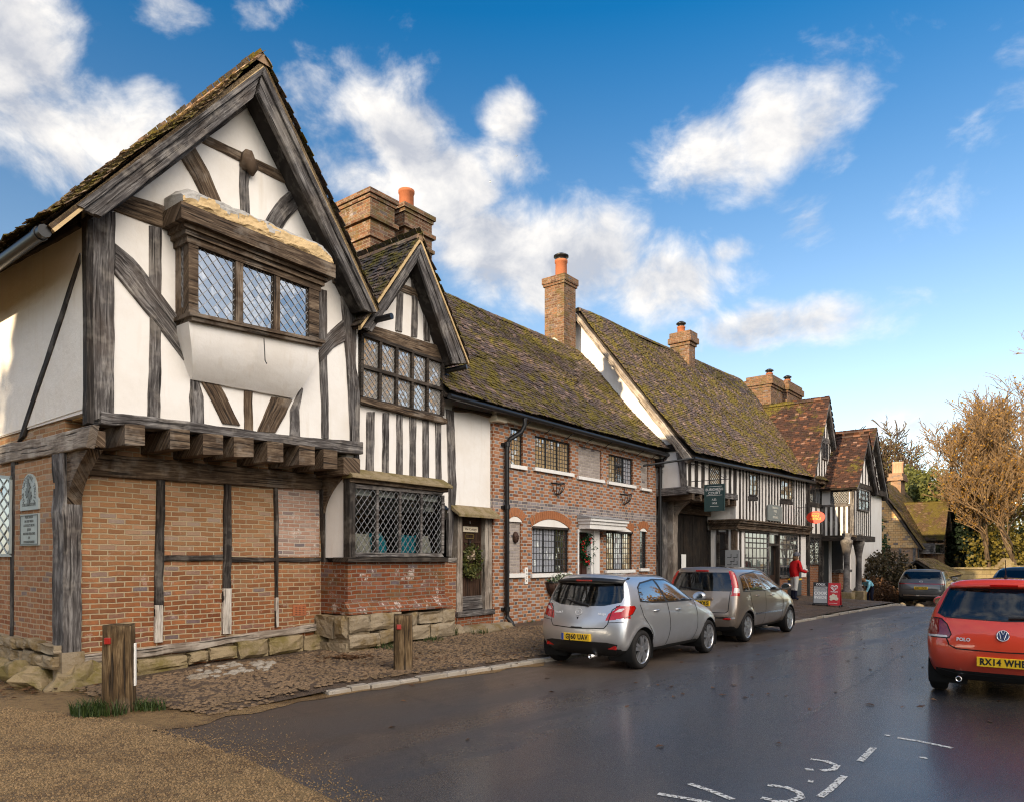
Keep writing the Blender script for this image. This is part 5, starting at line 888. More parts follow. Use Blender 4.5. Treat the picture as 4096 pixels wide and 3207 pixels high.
    mb.box(x0h + .06, x1h - .06, -.34, 0, hz, hz + .12); mb.box(x0h + .03, x1h - .03, -.37, 0, hz + .12, hz + .2); mb.box(x0h, x1h, -.41, 0, hz + .2, hz + .27); mb.build('door_hood', M['white_paint'], o, bevel=.008); mb = MB(); mb.prism([(-.43, hz + .27), (-.43, hz + .29), (0, hz + .37), (0, hz + .27)], x0h - .02, x1h + .02, 'x'); mb.build('hood_lead', M['old_lead'], o)
    mb = MB(); mb.box(x0h, x1h, -.5, 0, .05, z0 - .1); mb.build('door_step', M['block_stone'], o, bevel=.02)
    # roof
    yb = -.30; zE = zt + .06; rp = on(O_(1220, 748), 2.9); ridge_z = rp[1]; ry = 2.9; L = math.hypot(ry - yb, ridge_z - zE); x0 = -1.84; rf = MB(); xe = xr + .10; print('ridge', rp)
    slab(rf, [(x0, yb, zE), (xe, yb, zE), (xe, ry, ridge_z), (x0, ry, ridge_z)], .06); slab(rf, [(x0, 2 * ry - yb, zE), (xe, 2 * ry - yb, zE), (xe, ry, ridge_z), (x0, ry, ridge_z)], .06); roof = rf.build('roof', M['oak_dark'], o)
    t = MB(); tile_slope(t, (x0, yb - .02, zE - .01), (xe, yb - .02, zE - .01), (0, ry - yb, ridge_z - zE), L, sag=.045, seed=31, jit=1.3, bell=.05); t.build('roof_tiles', M['tiles_slate_brown'], roof, fixn=False); t = MB(); ridge_tiles(t, (x0, ry, ridge_z + .05), (xe, ry, ridge_z + .05), .13); t.build('ridge_tiles', M['tiles_slate_brown'], roof, fixn=False)
    mb = MB(); hewn(mb, [(yb, zE - .02), (ry, ridge_z - .02)], [(yb + .05, zE - .14), (ry, ridge_z - .14)], xe - .04, xe + .03, .006, 'x'); mb.build('verge_bedding', M['lead_white'], o)
    mb = MB(); mb.prism([(.3, zt), (2 * ry - .3, zt), (ry, ridge_z - .1)], xr - .2, xr, 'x'); mb.build('gable_wall', M['limewash'], o)
    # gutter, brackets, downpipes
    gy = yb - .05; gzz = zE - .05; mb = MB(); mb.tube([(-1.8, gy, gzz + .02), (2.5, gy, gzz), (xr + .1, gy, gzz - .02)], .058, 10); mb.build('gutter', M['black_iron'], o)
    for i in range(8): X = .9 + i * (xr - 1.0) / 7.5; mb = MB(); mb.tube([(X, gy, gzz - .07), (X, gy + .1, gzz - .11), (X, -.10, gzz - .20)], .010, 5); mb.build('gutter_bracket', M['black_iron'], o)
    px = on(I_(125, 700))[0]; mb = MB(); mb.tube([(px + .30, gy, gzz - .02), (px + .30, gy, gzz - .18), (px + .24, gy + .05, gzz - .34), (px + .05, -.12, gzz - .5), (px, -.09, gzz - .62), (px, -.09, .55), (px, -.1, .42), (px + .02, -.2, .30), (px + .06, -.22, .18)], .052, 10)
    for z in (gzz - .62, 2.85, .60): mb.tube([(px, -.09, z - .05), (px, -.09, z + .05)], .068, 10); mb.box(px - .11, px + .11, -.05, .0, z - .03, z + .03)
    mb.build('downpipe', M['black_iron'], o); px = on(I_(1288, 700))[0] - .02; mb = MB(); mb.box(px - .13, px + .13, -.22, .0, gzz - .36, gzz - .13); mb.tube([(px, -.11, gzz - .36), (px, -.11, .1)], .058, 10); mb.tube([(px, gy, gzz - .0), (px, gy + .08, gzz - .14)], .04, 8)
    for z in (gzz - .5, 2.2): mb.tube([(px, -.11, z - .05), (px, -.11, z + .05)], .074, 10)
    mb.build('downpipe', M['black_iron'], o)
    # big chimney on the ridge
    yc = ry - .05; a = on(H_(132, 400), yc); bq = on(H_(262, 400), yc); x0c = on(H_(262, 400), yc)[0]; x1c = on(H_(340, 400), yc)[0]; z1 = on(H_(262, 160), yc)[1]; dep = fr.onx(H_(132, 400), x0c)[0] - fr.onx(H_(262, 400), x0c)[0]; print('chim', x0c, x1c, dep, z1)
    stack(o, 'chimney', x0c, x1c, yc, yc + dep, ridge_z - 1.0, z1, 'brick_chimney', ((0, .07, .20), (.20, .04, .08)), (((x0c + x1c) / 2, yc + dep * .45, .19, .62, 'terracotta', 1),)); mb = MB(); mb.prism([(yc - .05, ridge_z - .35), (yc - .05, ridge_z + .0), (yc + .35, ridge_z + .35), (yc + .5, ridge_z + .35), (yc + .5, ridge_z - .35)], x0c - .02, x1c + .08, 'x'); mb.build('chimney_flashing', M['lead_white'], o)
    return dict(o=o, on=on)
brick('brick_lime_grey', (.30, .26, .24), (.42, .37, .35), (.50, .44, .38), .5); brick('arch_brick', (.36, .14, .06), (.42, .18, .085), (.4, .3, .2), .05, hgt=3.0, wl=3.0); plain('door_red', (.05, .018, .012), .45, 0, .4, .3)
H3 = house3()
def basket(c, w, h, label, group, planted=False):
    fr = h3; o = empty('wall_basket' if not planted else 'wall_planter', fr.w(c[0], 0, c[1]), fr.rz, label, 'wall basket' if not planted else 'planter', group); mb = MB(); r = w / 2; d = r * .85
    mb.tube([(r * math.cos(t), -.01 - d * math.sin(t), 0) for t in [math.pi * i / 14 for i in range(15)]], .012, 5); mb.tube([(-r, -.01, 0), (r, -.01, 0)], .012, 5)
    n = 7
    for k in range(n): t = math.pi * (k + .5) / n; mb.tube([(r * math.cos(t) * math.cos(q) * 1.0, -.01 - d * math.sin(t) * math.cos(q), -h * math.sin(q)) for q in [math.pi / 2 * i / 6 for i in range(7)]], .009, 4)
    mb.build('hoops', M['black_iron'], o)
    if planted:
        mb = MB(); mb.lathe([(.001, -h * .97), (r * .5, -h * .82), (r * .85, -h * .45), (r * .96, -.02), (0, -.02)], (0, -.01, 0), 16, a0=math.pi, a1=2 * math.pi); mb.build('liner', M['rust_iron'], o)
        mb = MB(); leaves(mb, (.05, -r * .45, .06), (r * 1.05, r * .6, .17), 420, .07, 5, None, .45); mb.build('foliage', M['leaf_pale'], o, fixn=False); mb = MB(); leaves(mb, (0, -r * .4, .02), (r, r * .6, .12), 220, .08, 6, None, .45); mb.build('foliage', M['leaf_ivy'], o, fixn=False)
    else: mb = MB(); mb.tube([(0, -.02, 0), (0, -.02, .32)], .006, 4); mb.tube([(0, -.02, .32), (.0, -.06, .36), (.0, -.02, .38)], .008, 4); mb.build('hook', M['black_iron'], o)
on3 = h3.on
basket(on3(I_(522, 632)), .46, .27, 'empty black wire wall basket below the widest upper casement of the brick house', 'empty wall baskets'); basket(on3(I_(1036, 714)), .46, .27, 'empty black wire wall basket below the right-hand upper casement of the brick house', 'empty wall baskets')
basket(on3(I_(515, 1378)), .88, .42, 'iron hayrack planter of variegated ivy on brick wall behind the silver car', None, True)
wreath(h3, on3(I_(742, 1125), .1), .08, .34, 'Christmas wreath with red berries hanging on the brick house door', 34, 51, 'leaf_holly')
def wallbits():
    fr = h3; p = on3(I_(205, 1040), .045); o = empty('face_mask', fr.w(p[0], .04, p[1]), fr.rz, 'small brown face ornament hung in the blind brick niche', 'wall ornament'); mb = MB(); mb.rock((0, -.03, 0), (.085, .07, .13), seed=2, nu=12, nv=10, jit=.08); mb.rock((0, -.095, -.01), (.02, .03, .035), nu=6, nv=5); mb.rock((-.035, -.085, .035), (.022, .02, .012), nu=6, nv=5); mb.rock((.035, -.085, .035), (.022, .02, .012), nu=6, nv=5); mb.rock((0, -.085, -.065), (.035, .02, .012), nu=6, nv=5); mb.build('mask_face', M['rust_iron'], o)
    p = on3(I_(292, 1330)); o = empty('house_sign', fr.w(p[0], 0, p[1]), fr.rz, 'narrow white upright house sign on chequered brick below the niche', 'sign'); mb = MB(); mb.box(-.055, .055, -.02, .004, -.19, .19); mb.build('plate', M['sign_white'], o, bevel=.004); mb = MB()
    for i, ch in enumerate('ROCK'): lettering(mb, ch, .075, lambda u, v, n, i=i: (u, -.021 - n, .12 - i * .08 + v), .002)
    mb.build('lettering', M['board_black'], o)
    p = on3(I_(830, 1000)); o = empty('door_bell', fr.w(p[0], -.02, p[1]), fr.rz, 'small bell on a scrolled iron bracket beside the white door frame', 'bell'); mb = MB(); mb.tube([(-.0, 0, -.25), (0, 0, .06)], .012, 5); mb.tube([(0, -.02, .02), (.2, -.02, .02)], .012, 5); mb.tube([(0, -.02, -.2)] + [(.05 + .06 * math.cos(t), -.02, -.1 + .09 * math.sin(t)) for t in [-1.6 + .4 * i for i in range(9)]], .009, 5); mb.build('bracket', M['black_iron'], o); mb = MB(); mb.lathe([(0, -.03), (.03, -.04), (.045, -.1), (.07, -.14), (.0, -.14)], (.15, -.02, .02), 12); mb.build('bell', M['rust_iron'], o)
wallbits()
# ---- the stores and the gabled house beyond
h4 = Fr(5.17, 21.53, 39.0)
def boxes(parent, name, m, lst):
    for b in lst: mb = MB(); mb.box(*b); mb.build(name, M[m], parent)
def gable_boards(o, yb, yw, ap, l, r, w=.26, m='oak_grey', ym=None):
    for a, s in ((l, 1), (r, -1)):
        d = (ap[0] - a[0], ap[1] - a[1]); L = math.hypot(*d); n = (abs(d[1]) / L * w * s, -abs(d[0]) / L * w); mb = MB(); hewn(mb, [a, ap], [(a[0] + n[0], a[1] + n[1] * .6), (ap[0], ap[1] - w * 1.5)], yb - .03, yb + .06, .004); mb.build('bargeboard', M[m], o)
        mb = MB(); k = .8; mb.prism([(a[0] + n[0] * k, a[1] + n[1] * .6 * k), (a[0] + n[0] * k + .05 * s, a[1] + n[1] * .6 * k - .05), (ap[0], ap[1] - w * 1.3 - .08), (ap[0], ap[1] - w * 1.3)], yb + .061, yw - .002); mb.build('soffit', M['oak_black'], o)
def pitched(o, x0, x1, z0, zr, yb, D, mt, seed, rough=1.2, left=True, tname='roof', ridge='tiles_red', zl=None):
    """gable roof with ridge along y at the middle of x0..x1"""
    xm = (x0 + x1) / 2; rf = MB(); slab(rf, [(x0, yb, z0), (x0, D, z0), (xm, D, zr), (xm, yb, zr)], .06); slab(rf, [(x1, yb, z0), (xm, yb, zr), (xm, D, zr), (x1, D, z0)], .06); roof = rf.build(tname, M['oak_dark'], o); L = math.hypot(xm - x0, zr - z0)
    t = MB(); tile_slope(t, (x0, yb - .03, z0), (x0, D, z0), (xm - x0, 0, zr - z0), L, sag=.04, seed=seed, jit=rough); t.build('roof_tiles', M[mt], roof, fixn=False)
    t = MB(); tile_slope(t, (x1, yb - .03, z0), (x1, D, z0), (xm - x1, 0, zr - z0), L, w=.2, g=.14, sag=.03, seed=seed + 1); t.build('roof_tiles', M[mt], roof, fixn=False); t = MB(); ridge_tiles(t, (xm, yb - .03, zr + .04), (xm, D, zr + .04), .12); t.build('ridge_tiles', M[ridge], roof, fixn=False); return roof
def stores():
    fr = h4; on = fr.on; o = fempty('village_stores', fr, 'long close-studded timber stores with an arched wooden gateway and mossy tiled roof', 'shop', 'old houses along the street')
    xe = on(F_(1160, 900))[0]; zl = on(J_(430, 322))[1] + .02; zr_ = on(F_(1165, 712))[1]; xs = on(J_(838, 700))[0]; zf0 = on(F_(680, 988))[1]; zj = on(J_(600, 655))[1]; D = 7.5; print('H4', xe, zl, zr_, xs, zf0, zj)
    ze = lambda x: zl + (zr_ - zl) * x / xe
    apy, apz = fr.onx(H_(352, 418), -.12); fy, fz = fr.onx(H_(1122, 1390), -.12); print('H4 gable', apy, apz, fy, fz)
    # upper front, gable end, interior
    mb = MB(); mb.prism([(0, zj - .05), (xs, zj - .05), (xs, zf0 - .4), (xe, zf0 - .4), (xe, ze(xe)), (0, ze(0))], 0, .2); mb.build('upper_wall', M['limewash'], o)
    zc = fr.onx(J_(92, 690), 0)[1]; mb = MB(); mb.prism([(.002, zj - .1), (.94, zc), (D, zc), (2 * apy - .1, zl), (apy, apz - .15), (.002, zl + .1)], 0.001, .2, 'x'); mb.build('gable_wall', M['limewash'], o)
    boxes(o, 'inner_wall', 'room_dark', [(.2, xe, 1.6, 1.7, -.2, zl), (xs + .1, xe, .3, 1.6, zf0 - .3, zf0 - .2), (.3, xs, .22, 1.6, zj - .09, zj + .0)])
    # roof
    yb = fy; e0 = (-.12, yb, fz + .04); e1 = (xe + 2.3, yb, fz + .04 + (zr_ - zl) * .9 * (xe + 2.3) / xe); up = Vector((0, apy - yb, apz - fz)); L = up.length; rf = MB(); q0, q1 = Vector(e0), Vector(e1); slab(rf, [q0, q1, q1 + up, q0 + up], .08); b = Vector((0, 2 * (apy - yb), 0)); slab(rf, [q0 + b, q1 + b, q1 + up, q0 + up], .08); roof = rf.build('roof', M['oak_dark'], o)
    t = MB(); tile_slope(t, e0, e1, up, L, sag=.06, seed=41, jit=1.4, bell=.08); t.build('roof_tiles', M['tiles_slate_brown'], roof, fixn=False); t = MB(); ridge_tiles(t, q0 + up + Vector((0, 0, .05)), q1 + up + Vector((0, 0, .05)), .13); t.build('ridge_tiles', M['tiles_slate_brown'], roof, fixn=False)
    mb = MB(); hewn(mb, [(yb - .02, fz - .04), (apy, apz - .06)], [(yb + .16, fz - .16), (apy, apz - .30)], -.20, -.02, .012, 'x'); mb.build('bargeboard', M['oak_pale'], o)
    zt = fr.onx(H_(980, 1325), 0)[1]; mb = MB(); hewn(mb, [(.25, zt - .12), (1.6, zt - .12)], [(.25, zt + .10), (1.6, zt + .10)], -.04, .05, .01, 'x'); mb.build('tie_beam', M['oak_black'], o)
    mb = MB(); pts = [fr.onx(J_(*p), 0) for p in ((262, 268), (312, 645), (400, 640), (400, 300))]; hewn(mb, [pts[1], pts[0]], [(0, pts[1][1]), (0, pts[0][1])], -.05, .05, .01, 'x'); mb.build('corner_post', M['oak_grey'], o)
    gy = yb - .06; mb = MB(); mb.tube([(-.2, gy + .02, e0[2] - .08), (xe, gy, e1[2] - .5 * (e1[2] - e0[2]) - .0)] if False else [(-.15, gy, e0[2] - .07), (xe + .1, gy, e0[2] - .07 + (e1[2] - e0[2]) * (xe + .2) / (xe + 2.4))], .06, 8); mb.tube([(-.15, gy, e0[2] - .07), (-1.0, .9, e0[2] - .28)], .035, 8); mb.build('gutter', M['black_iron'], o)
    # close studding
    def stud(a, b, z0, z1): mb = MB(); j = random.uniform(-.012, .012); hewn(mb, [(a + j, z0), (a - j, z1)], [(b + j, z0), (b - j * .5, z1)], -.02, .04, .008, n=5); mb.build('stud', M['oak_black' if random.random() < .7 else 'oak_grey'], o)
    W1, W2, W3 = [[on(J_(*p)) for p in q] for q in (((570, 372), (684, 380), (684, 590), (570, 590)), ((962, 432), (1042, 445), (1042, 690), (962, 685)), ((1268, 498), (1384, 515), (1384, 735), (1268, 722)))]
    for a, b in ((372, 400), (435, 466), (500, 530), (718, 742), (768, 790), (812, 842)): p, q = on(J_(a, 600))[0], on(J_(b, 600))[0]; stud(p, q, zj, ze(p) - .02)
    p = on(J_(610, 640))[0]; stud(p - .05, p + .06, zj, W1[3][1] - .02)
    x = on(J_(868, 700))[0]
    while x < xe - .15:
        w = .125 + random.uniform(-.015, .015); top = ze(x) - .02
        for Wn in (W2, W3):
            if Wn[0][0] - .12 < x < Wn[1][0] + .02: top = Wn[3][1] - .16
        stud(x, x + w, zf0 + .02, top); x += .315 + random.uniform(-.02, .02)
    for Wn in (W2, W3):
        mb = MB(); hewn(mb, [(Wn[3][0] - .05, Wn[3][1] - .16), (Wn[2][0] + .05, Wn[2][1] - .16)], [(Wn[3][0] - .05, Wn[3][1] - .01), (Wn[2][0] + .05, Wn[2][1] - .01)], -.03, .03, .006); mb.build('rail', M['oak_black'], o)
    window(o, W1, -.02, 'oak_black', .06, 1, .03, 'diamond', 5, 5, 'reflection_tint_glass', 'lead_dark', cw=.014); window(o, W2, -.02, 'oak_black', .05, 2, .04, 'rect', 2, 5, 'reflection_tint_glass', 'lead_dark', cw=.012); window(o, W3, -.02, 'oak_black', .05, 3, .04, 'rect', 2, 5, 'reflection_tint_glass', 'lead_dark', cw=.012)
    # jetty over the gateway
    mb = MB(); hewn(mb, [(-.05, zj - .12), (xs, zj - .12)], [(-.05, zj + .07), (xs, zj + .07)], -.07, .15, .01); mb.build('bressumer', M['oak_grey'], o); mb = MB(); hewn(mb, [(0, zj - .18), (1.0, zj - .2)], [(0, zj + .06), (1.0, zj + .04)], -.08, .12, .012, 'x'); mb.build('jetty_beam', M['oak_grey'], o)
    for i in range(7): X = .35 + i * (xs - .5) / 6; mb = MB(); mb.box(X - .08, X + .08, -.05, 1.0, zj - .32, zj - .125); mb.build('jetty_joist', M['oak_brown'], o, bevel=.012)
    gyy = 1.0; gx0 = on(J_(208, 1100), gyy)[0]; gx1 = on(J_(600, 1100), gyy)[0]; gz1 = on(J_(380, 868), gyy)[1]; gz0 = .16; n = 14
    mb = MB()
    for i in range(n):
        a = gx0 + (gx1 - gx0) * i / n; w = (gx1 - gx0) / n; mb.box(a + .004, a + w - .004, gyy + random.uniform(0, .012), gyy + .05, gz0 + (.95 if False else 0) + random.uniform(0, .02), gz1)
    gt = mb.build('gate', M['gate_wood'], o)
    mb = MB(); 
    for z in (gz0 + .3, gz0 + 1.45, gz1 - .25): mb.box(gx0, gx1, gyy + .05, gyy + .12, z, z + .14)
    mb.build('gate_ledge', M['oak_dark'], gt)
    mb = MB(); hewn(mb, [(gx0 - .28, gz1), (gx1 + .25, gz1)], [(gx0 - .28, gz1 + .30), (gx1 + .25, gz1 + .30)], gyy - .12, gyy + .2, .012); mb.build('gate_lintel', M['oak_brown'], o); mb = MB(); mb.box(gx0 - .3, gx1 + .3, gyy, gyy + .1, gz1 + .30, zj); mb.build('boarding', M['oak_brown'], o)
    mb = MB(); hewn(mb, [(gx0 - .32, gz0 - .1), (gx0 - .32, zj - .2)], [(gx0, gz0 - .1), (gx0, zj - .2)], gyy - .22, gyy + .2, .012); mb.build('gate_post', M['oak_pale'], o); mb = MB(); hewn(mb, [(gx0 - .75, gz0 - .1), (gx0 - .75, zc)], [(gx0 - .34, gz0 - .1), (gx0 - .34, zc)], gyy - .05, gyy + .2, .01); mb.build('gate_post', M['oak_grey'], o); mb = MB(); hewn(mb, [(gx1, gz0 - .1), (gx1, zj - .2)], [(gx1 + .25, gz0 - .1), (gx1 + .25, zj - .2)], gyy - .22, gyy + .2, .012); mb.build('gate_post', M['oak_grey'], o)
    for (X0, X1) in ((gx0 - .26, gx0 - .04), (gx1 + .03, gx1 + .22)):
        mb = MB(); pts = [(gyy - .2, gz1 - .35)] + [(gyy - .22 - .75 * (i / 7) ** 2, gz1 - .3 + (zj - .18 - gz1 + .3) * (.1 + .9 * i / 7)) for i in range(8)] + [(gyy, zj - .18), (gyy, gz1 - .35)]; mb.prism(pts, X0, X1, 'x'); mb.build('jetty_bracket', M['oak_pale'], o, bevel=.015)
    # shop front: side cheek with narrow window, fascia, glazed front
    fz0 = on(F_(900, 1075))[1]; X = xs; mb = MB(); mb.box(X, X + .08, .02, 1.3, .0, zj - .2); mb.build('side_wall', M['limewash'], o)
    for a, b, m in ((0.0, .16, 'oak_brown'), (.25, .33, 'oak_black'), (.60, .68, 'oak_black'), (.88, 1.0, 'oak_black')): mb = MB(); mb.box(X - .03, X + .05, a + .002, b, .0, fz0 + .02); mb.build('stud', M[m], o)
    window(o, [(.60, fz0 - .05), (.33, fz0 - .05), (.33, .9), (.60, .9)], X - .02, 'oak_black', .04, 1, .03, 'rect', 1, 3, 'dim_glass', 'oak_black', cw=.03, ax='x')
    mb = MB(); zf = zf0
    for (d, a, b) in ((.24, -.02, .03), (.20, -.10, -.02), (.14, -.17, -.10), (.10, -.26, -.17), (.15, -.30, -.26)): mb.box(X - d * .9, xe + .05, -d, .9, zf + a, zf + b)
    mb.build('cornice', M['oak_brown'], o, bevel=.01)
    mb = MB(); mb.box(X - .02, X + .1, -.025, .1, .0, fz0); mb.build('corner_post', M['oak_brown'], o)
    mb = MB(); xw = on(F_(730, 1200))[0]; xd0 = on(F_(893, 1200))[0]; xd1 = on(F_(968, 1200))[0]; xw1 = on(F_(1092, 1200))[0]; zs = on(F_(1040, 1372))[1]
    mb.box(X + .1, xw, 0, .1, .0, fz0 + .02); mb.build('front_wall', M['limewash'], o); mb = MB(); mb.box(xw1, xe, 0, .1, .0, fz0 + .02); mb.build('front_wall', M['limewash'], o)
    for a, b in ((X + .28, X + .42), (xw1 + .2, xw1 + .34), (xe - .12, xe + .02)): mb = MB(); mb.box(a, b, -.03, .03, 0, fz0); mb.build('stud', M['oak_black'], o)
    window(o, [(xw, fz0), (xd0, fz0), (xd0, zs), (xw, zs)], .0, 'oak_grey', .06, 1, .04, 'rect', 6, 3, 'dim_glass', 'oak_grey', cw=.045, tilt=.5, rails=(.66,)); window(o, [(xd1, fz0), (xw1, fz0), (xw1, zs), (xd1, zs)], .0, 'oak_grey', .06, 1, .04, 'rect', 5, 3, 'dim_glass', 'oak_grey', cw=.045, tilt=.5, rails=(.66,))
    zd = on(F_(930, 1165))[1]; mb = MB(); mb.box(xd0, xd0 + .1, -.02, .2, 0, fz0); mb.box(xd1 - .1, xd1, -.02, .2, 0, fz0); mb.box(xd0 + .1, xd1 - .1, -.02, .2, zd, zd + .1); mb.build('door_frame', M['oak_dark'], o); light(o, [(xd0 + .1, fz0), (xd1 - .1, fz0), (xd1 - .1, zd + .1), (xd0 + .1, zd + .1)], .05, 'rect', 3, 1, 'dim_glass', 'oak_grey', cw=.04, name='fanlight'); mb = MB(); mb.box(xd0 + .1, xd1 - .1, .12, .17, .05, 1.1); mb.box(xd0 + .1, xd0 + .2, .12, .17, 1.1, zd); mb.box(xd1 - .2, xd1 - .1, .12, .17, 1.1, zd); d = mb.build('shop_door', M['door_wood'], o); mb = MB(); mb.box(xd0 + .2, xd1 - .2, .14, .15, 1.1, zd); mb.build('pane', M['dim_glass'], d)
    boxes(o, 'stall_riser', 'brick_red', [(X + .1, xd0, -.02, .15, -.1, zs - .05), (xd1, xe + .02, -.02, .15, -.1, zs - .05)]); boxes(o, 'window_sill', 'oak_grey', [(xw - .05, xd0, -.07, .1, zs - .05, zs + .01), (xd1, xw1 + .05, -.07, .1, zs - .05, zs + .01)])
    # chimneys
    yr = apy; xc = on(H_(1103, 620), yr - .55)[0]; d = fr.onx(H_(985, 620), xc)[0] - fr.onx(H_(1103, 620), xc)[0]; x1 = on(H_(1142, 620), yr - .55)[0]; zt = on(H_(1103, 540), yr - .55)[1]; stack(o, 'chimney', xc, x1, yr - .55, yr - .55 + d, apz - 1.6, zt, 'brick_chimney', ((0, .07, .22), (.22, .12, .22), (.44, .05, .12)), (((xc + x1) / 2, yr - .45 + d / 2, .15, .3, 'terracotta', 1),))
    xc = on(H_(1650, 930), yr - .5)[0]; d = fr.onx(H_(1495, 930), xc)[0] - fr.onx(H_(1650, 930), xc)[0]; x1 = on(H_(1735, 930), yr - .5)[0]; x2 = on(H_(1755, 930), yr - .7)[0]; x3 = on(H_(1845, 930), yr - .7)[0]; zt = on(H_(1650, 835), yr - .5)[1]; print('chimneys', xc, d, x1, x2, x3, zt)
    stack(o, 'chimney', xc, x1, yr - .5, yr - .5 + d, apz - 1.2, zt, 'brick_chimney', ((0, .06, .18), (.18, .14, .30), (.48, .06, .12)), (((xc + x1) / 2, yr - .1, .16, .3, 'terracotta', 1),)); stack(o, 'chimney', x2, x3, yr - .75, yr - .1, apz - 1.2, zt - .02, 'brick_chimney', ((0, .06, .18), (.18, .14, .30), (.48, .06, .12)), (((x2 + x3) / 2, yr - .4, .16, .3, 'terracotta', 1),))
    return xe
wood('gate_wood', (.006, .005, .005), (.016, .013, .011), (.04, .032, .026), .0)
XE4 = stores()
def gabled3():
    fr = h4; on = fr.on; x5 = XE4 + .05; o = empty('triple_gabled_house', fr.w(x5, 0), fr.rz, 'black and white house with three tall tiled gables and a jettied porch on oak posts', 'house', 'old houses along the street')
    sh = lambda x: x - x5
    ap = on(F_(1305, 172), -.30); l = on(F_(1188, 702), -.30); r = on(F_(1392, 765), -.30); xm = sh(ap[0]); hw = (sh(r[0]) - sh(l[0])) / 2; z0 = min(l[1], r[1]); zr = ap[1]; xa, xb = xm - hw, xm + hw; print('G5', xa, xb, z0, zr)
    def ga(px0, px1, py0, py1, y=0): a = on(px0, y) if isinstance(px0, tuple) else 0; return a
    # first gable
    YG = -.12; mb = MB(); sl = (zr - z0) / hw; mb.prism([(xa + .1, z0 + .1), (xb - .1, z0 + .1), (xm, zr - .3)], YG, 3.4); mb.build('gable_wall', M['limewash'], o)
    pitched(o, xa, xb, z0, zr + .05, -.32, 3.8, 'tiles_red', 51); gable_boards(o, -.30, YG, (xm, zr), (xa, z0), (xb, z0), .2)
    z0g = z0 + .12; mb = MB(); hewn(mb, [(xa + .05, z0g - .15), (xb, z0g - .18)], [(xa + .05, z0g + .1), (xb, z0g + .08)], YG - .12, .1, .02); mb.build('bressumer', M['oak_brown'], o)
    n = 11
    for i in range(n):
        x = xa + .35 + (xb - xa - .7) * i / (n - 1); top = zr - .35 - sl * abs(x - xm) - .1
        if top > z0g + .2: mb = MB(); mb.box(x - .06, x + .06, YG - .02, YG + .02, z0g + .1, top); mb.build('stud', M['oak_black'], o)
    zc = on(F_(1275, 440), YG)[1]; mb = MB(); hw2 = (zr - .3 - zc) / sl; hewn(mb, [(xm - hw2, zc - .1), (xm + hw2, zc - .1)], [(xm - hw2 + .05, zc + .1), (xm + hw2 - .05, zc + .1)], YG - .035, YG + .02, .01); mb.build('collar', M['oak_grey'], o); zw = on(F_(1270, 575), YG)[1]
    window(o, [(xm - .42, zc - .12), (xm + .42, zc - .12), (xm + .42, zw), (xm - .42, zw)], YG - .04, 'oak_grey', .05, 2, .05, 'diamond', 3, 6, 'old_glass', 'lead_dark')
    # storeys below
    zf = on(F_(1200, 1082))[1]; mb = MB(); mb.box(0, xb + .3, 0, 3.2, 1.6, z0g); mb.build('front_wall', M['limewash'], o); mb = MB(); mb.box(0, xb + .3, .004, 3.2, -.5, 1.62); mb.build('brick_wall', M['brick_red'], o)
    zi = on(F_(1200, 885))[1]; win0 = sh(on(F_(1150, 820))[0]); win1 = sh(on(F_(1250, 820))[0]); window(o, [(win0, z0g - .2), (win1, z0g - .2), (win1, zi + .05), (win0, zi + .05)], -.04, 'oak_black', .06, 1, .05, 'rect', 5, 1, 'dim_glass', 'oak_black', cw=.05)
    for x in [win0 + (win1 - win0) * k / 3.0 for k in range(5)]: mb = MB(); mb.box(x - .08, x + .08, -.03, .02, zf, zi); mb.build('stud', M['oak_black'], o)
    boxes(o, 'rail', 'oak_black', [(0, xb, -.05, .03, zi - .06, zi + .06), (0, xb, -.05, .03, zf - .12, zf + .02)]); zq = on(F_(1200, 1292))[1]; window(o, [(win0, zf - .12), (win1 + .1, zf - .12), (win1 + .1, zq), (win0, zq)], -.03, 'oak_black', .06, 2, .06, 'diamond', 5, 8, 'old_glass', 'lead_dark', cw=.014); boxes(o, 'corner_post', 'oak_black', [(-.1, .14, -.06, .1, 0, z0g), (win1 + .15, win1 + .35, -.05, .1, 0, zf)])
    # jettied porch
    PY = -1.30; a = on(K_(562, 640), PY); b = on(K_(712, 690), PY); xp0, xp1 = sh(a[0]), sh(b[0]); zp0 = on(K_(600, 1050), PY)[1]; ap = on(K_(705, 202), PY - .22); lq = on(K_(612, 645), PY - .22); zp1 = lq[1]; xpm = sh(ap[0]); zpr = ap[1]; hwp = xpm - sh(lq[0]) + .05; print('porch', xp0, xp1, zp0, zp1, xpm, zpr, hwp)
    xpm = (xp0 + xp1) / 2 if abs((xp0 + xp1) / 2 - xpm) < .6 else xpm; hwp = (xp1 - xp0) / 2 + .35
    mb = MB(); slp = (zpr - zp1) / hwp; mb.prism([(xp0, zp0), (xp1, zp0), (xp1, zp1 + .25), (xpm, zpr - .25), (xp0, zp1 + .25)], PY, 3); mb.build('porch_wall', M['limewash'], o)
    pitched(o, xpm - hwp, xpm + hwp, zp1, zpr, PY - .24, 4, 'tiles_red', 55); gable_boards(o, PY - .22, PY, (xpm, zpr), (xpm - hwp, zp1), (xpm + hwp, zp1), .2)
    boxes(o, 'porch_beam', 'oak_dark', [(xp0 - .12, xp1 + .12, PY - .16, PY + .2, zp0 - .22, zp0 + .02), (xp0 - .16, xp0 + .1, PY + .2, 0, zp0 - .22, zp0 + .02), (xp0 - .04, xp1 + .04, PY - .08, PY + .02, zp1 + .1, zp1 + .32)])
    zs1 = zp0 + (on(K_(450, 800), -.6)[1] - zp0) ; zs1 = fr.onx(K_(420, 800), x5 + xp0)[1]; zw1 = fr.onx(K_(470, 665), x5 + xp0)[1]
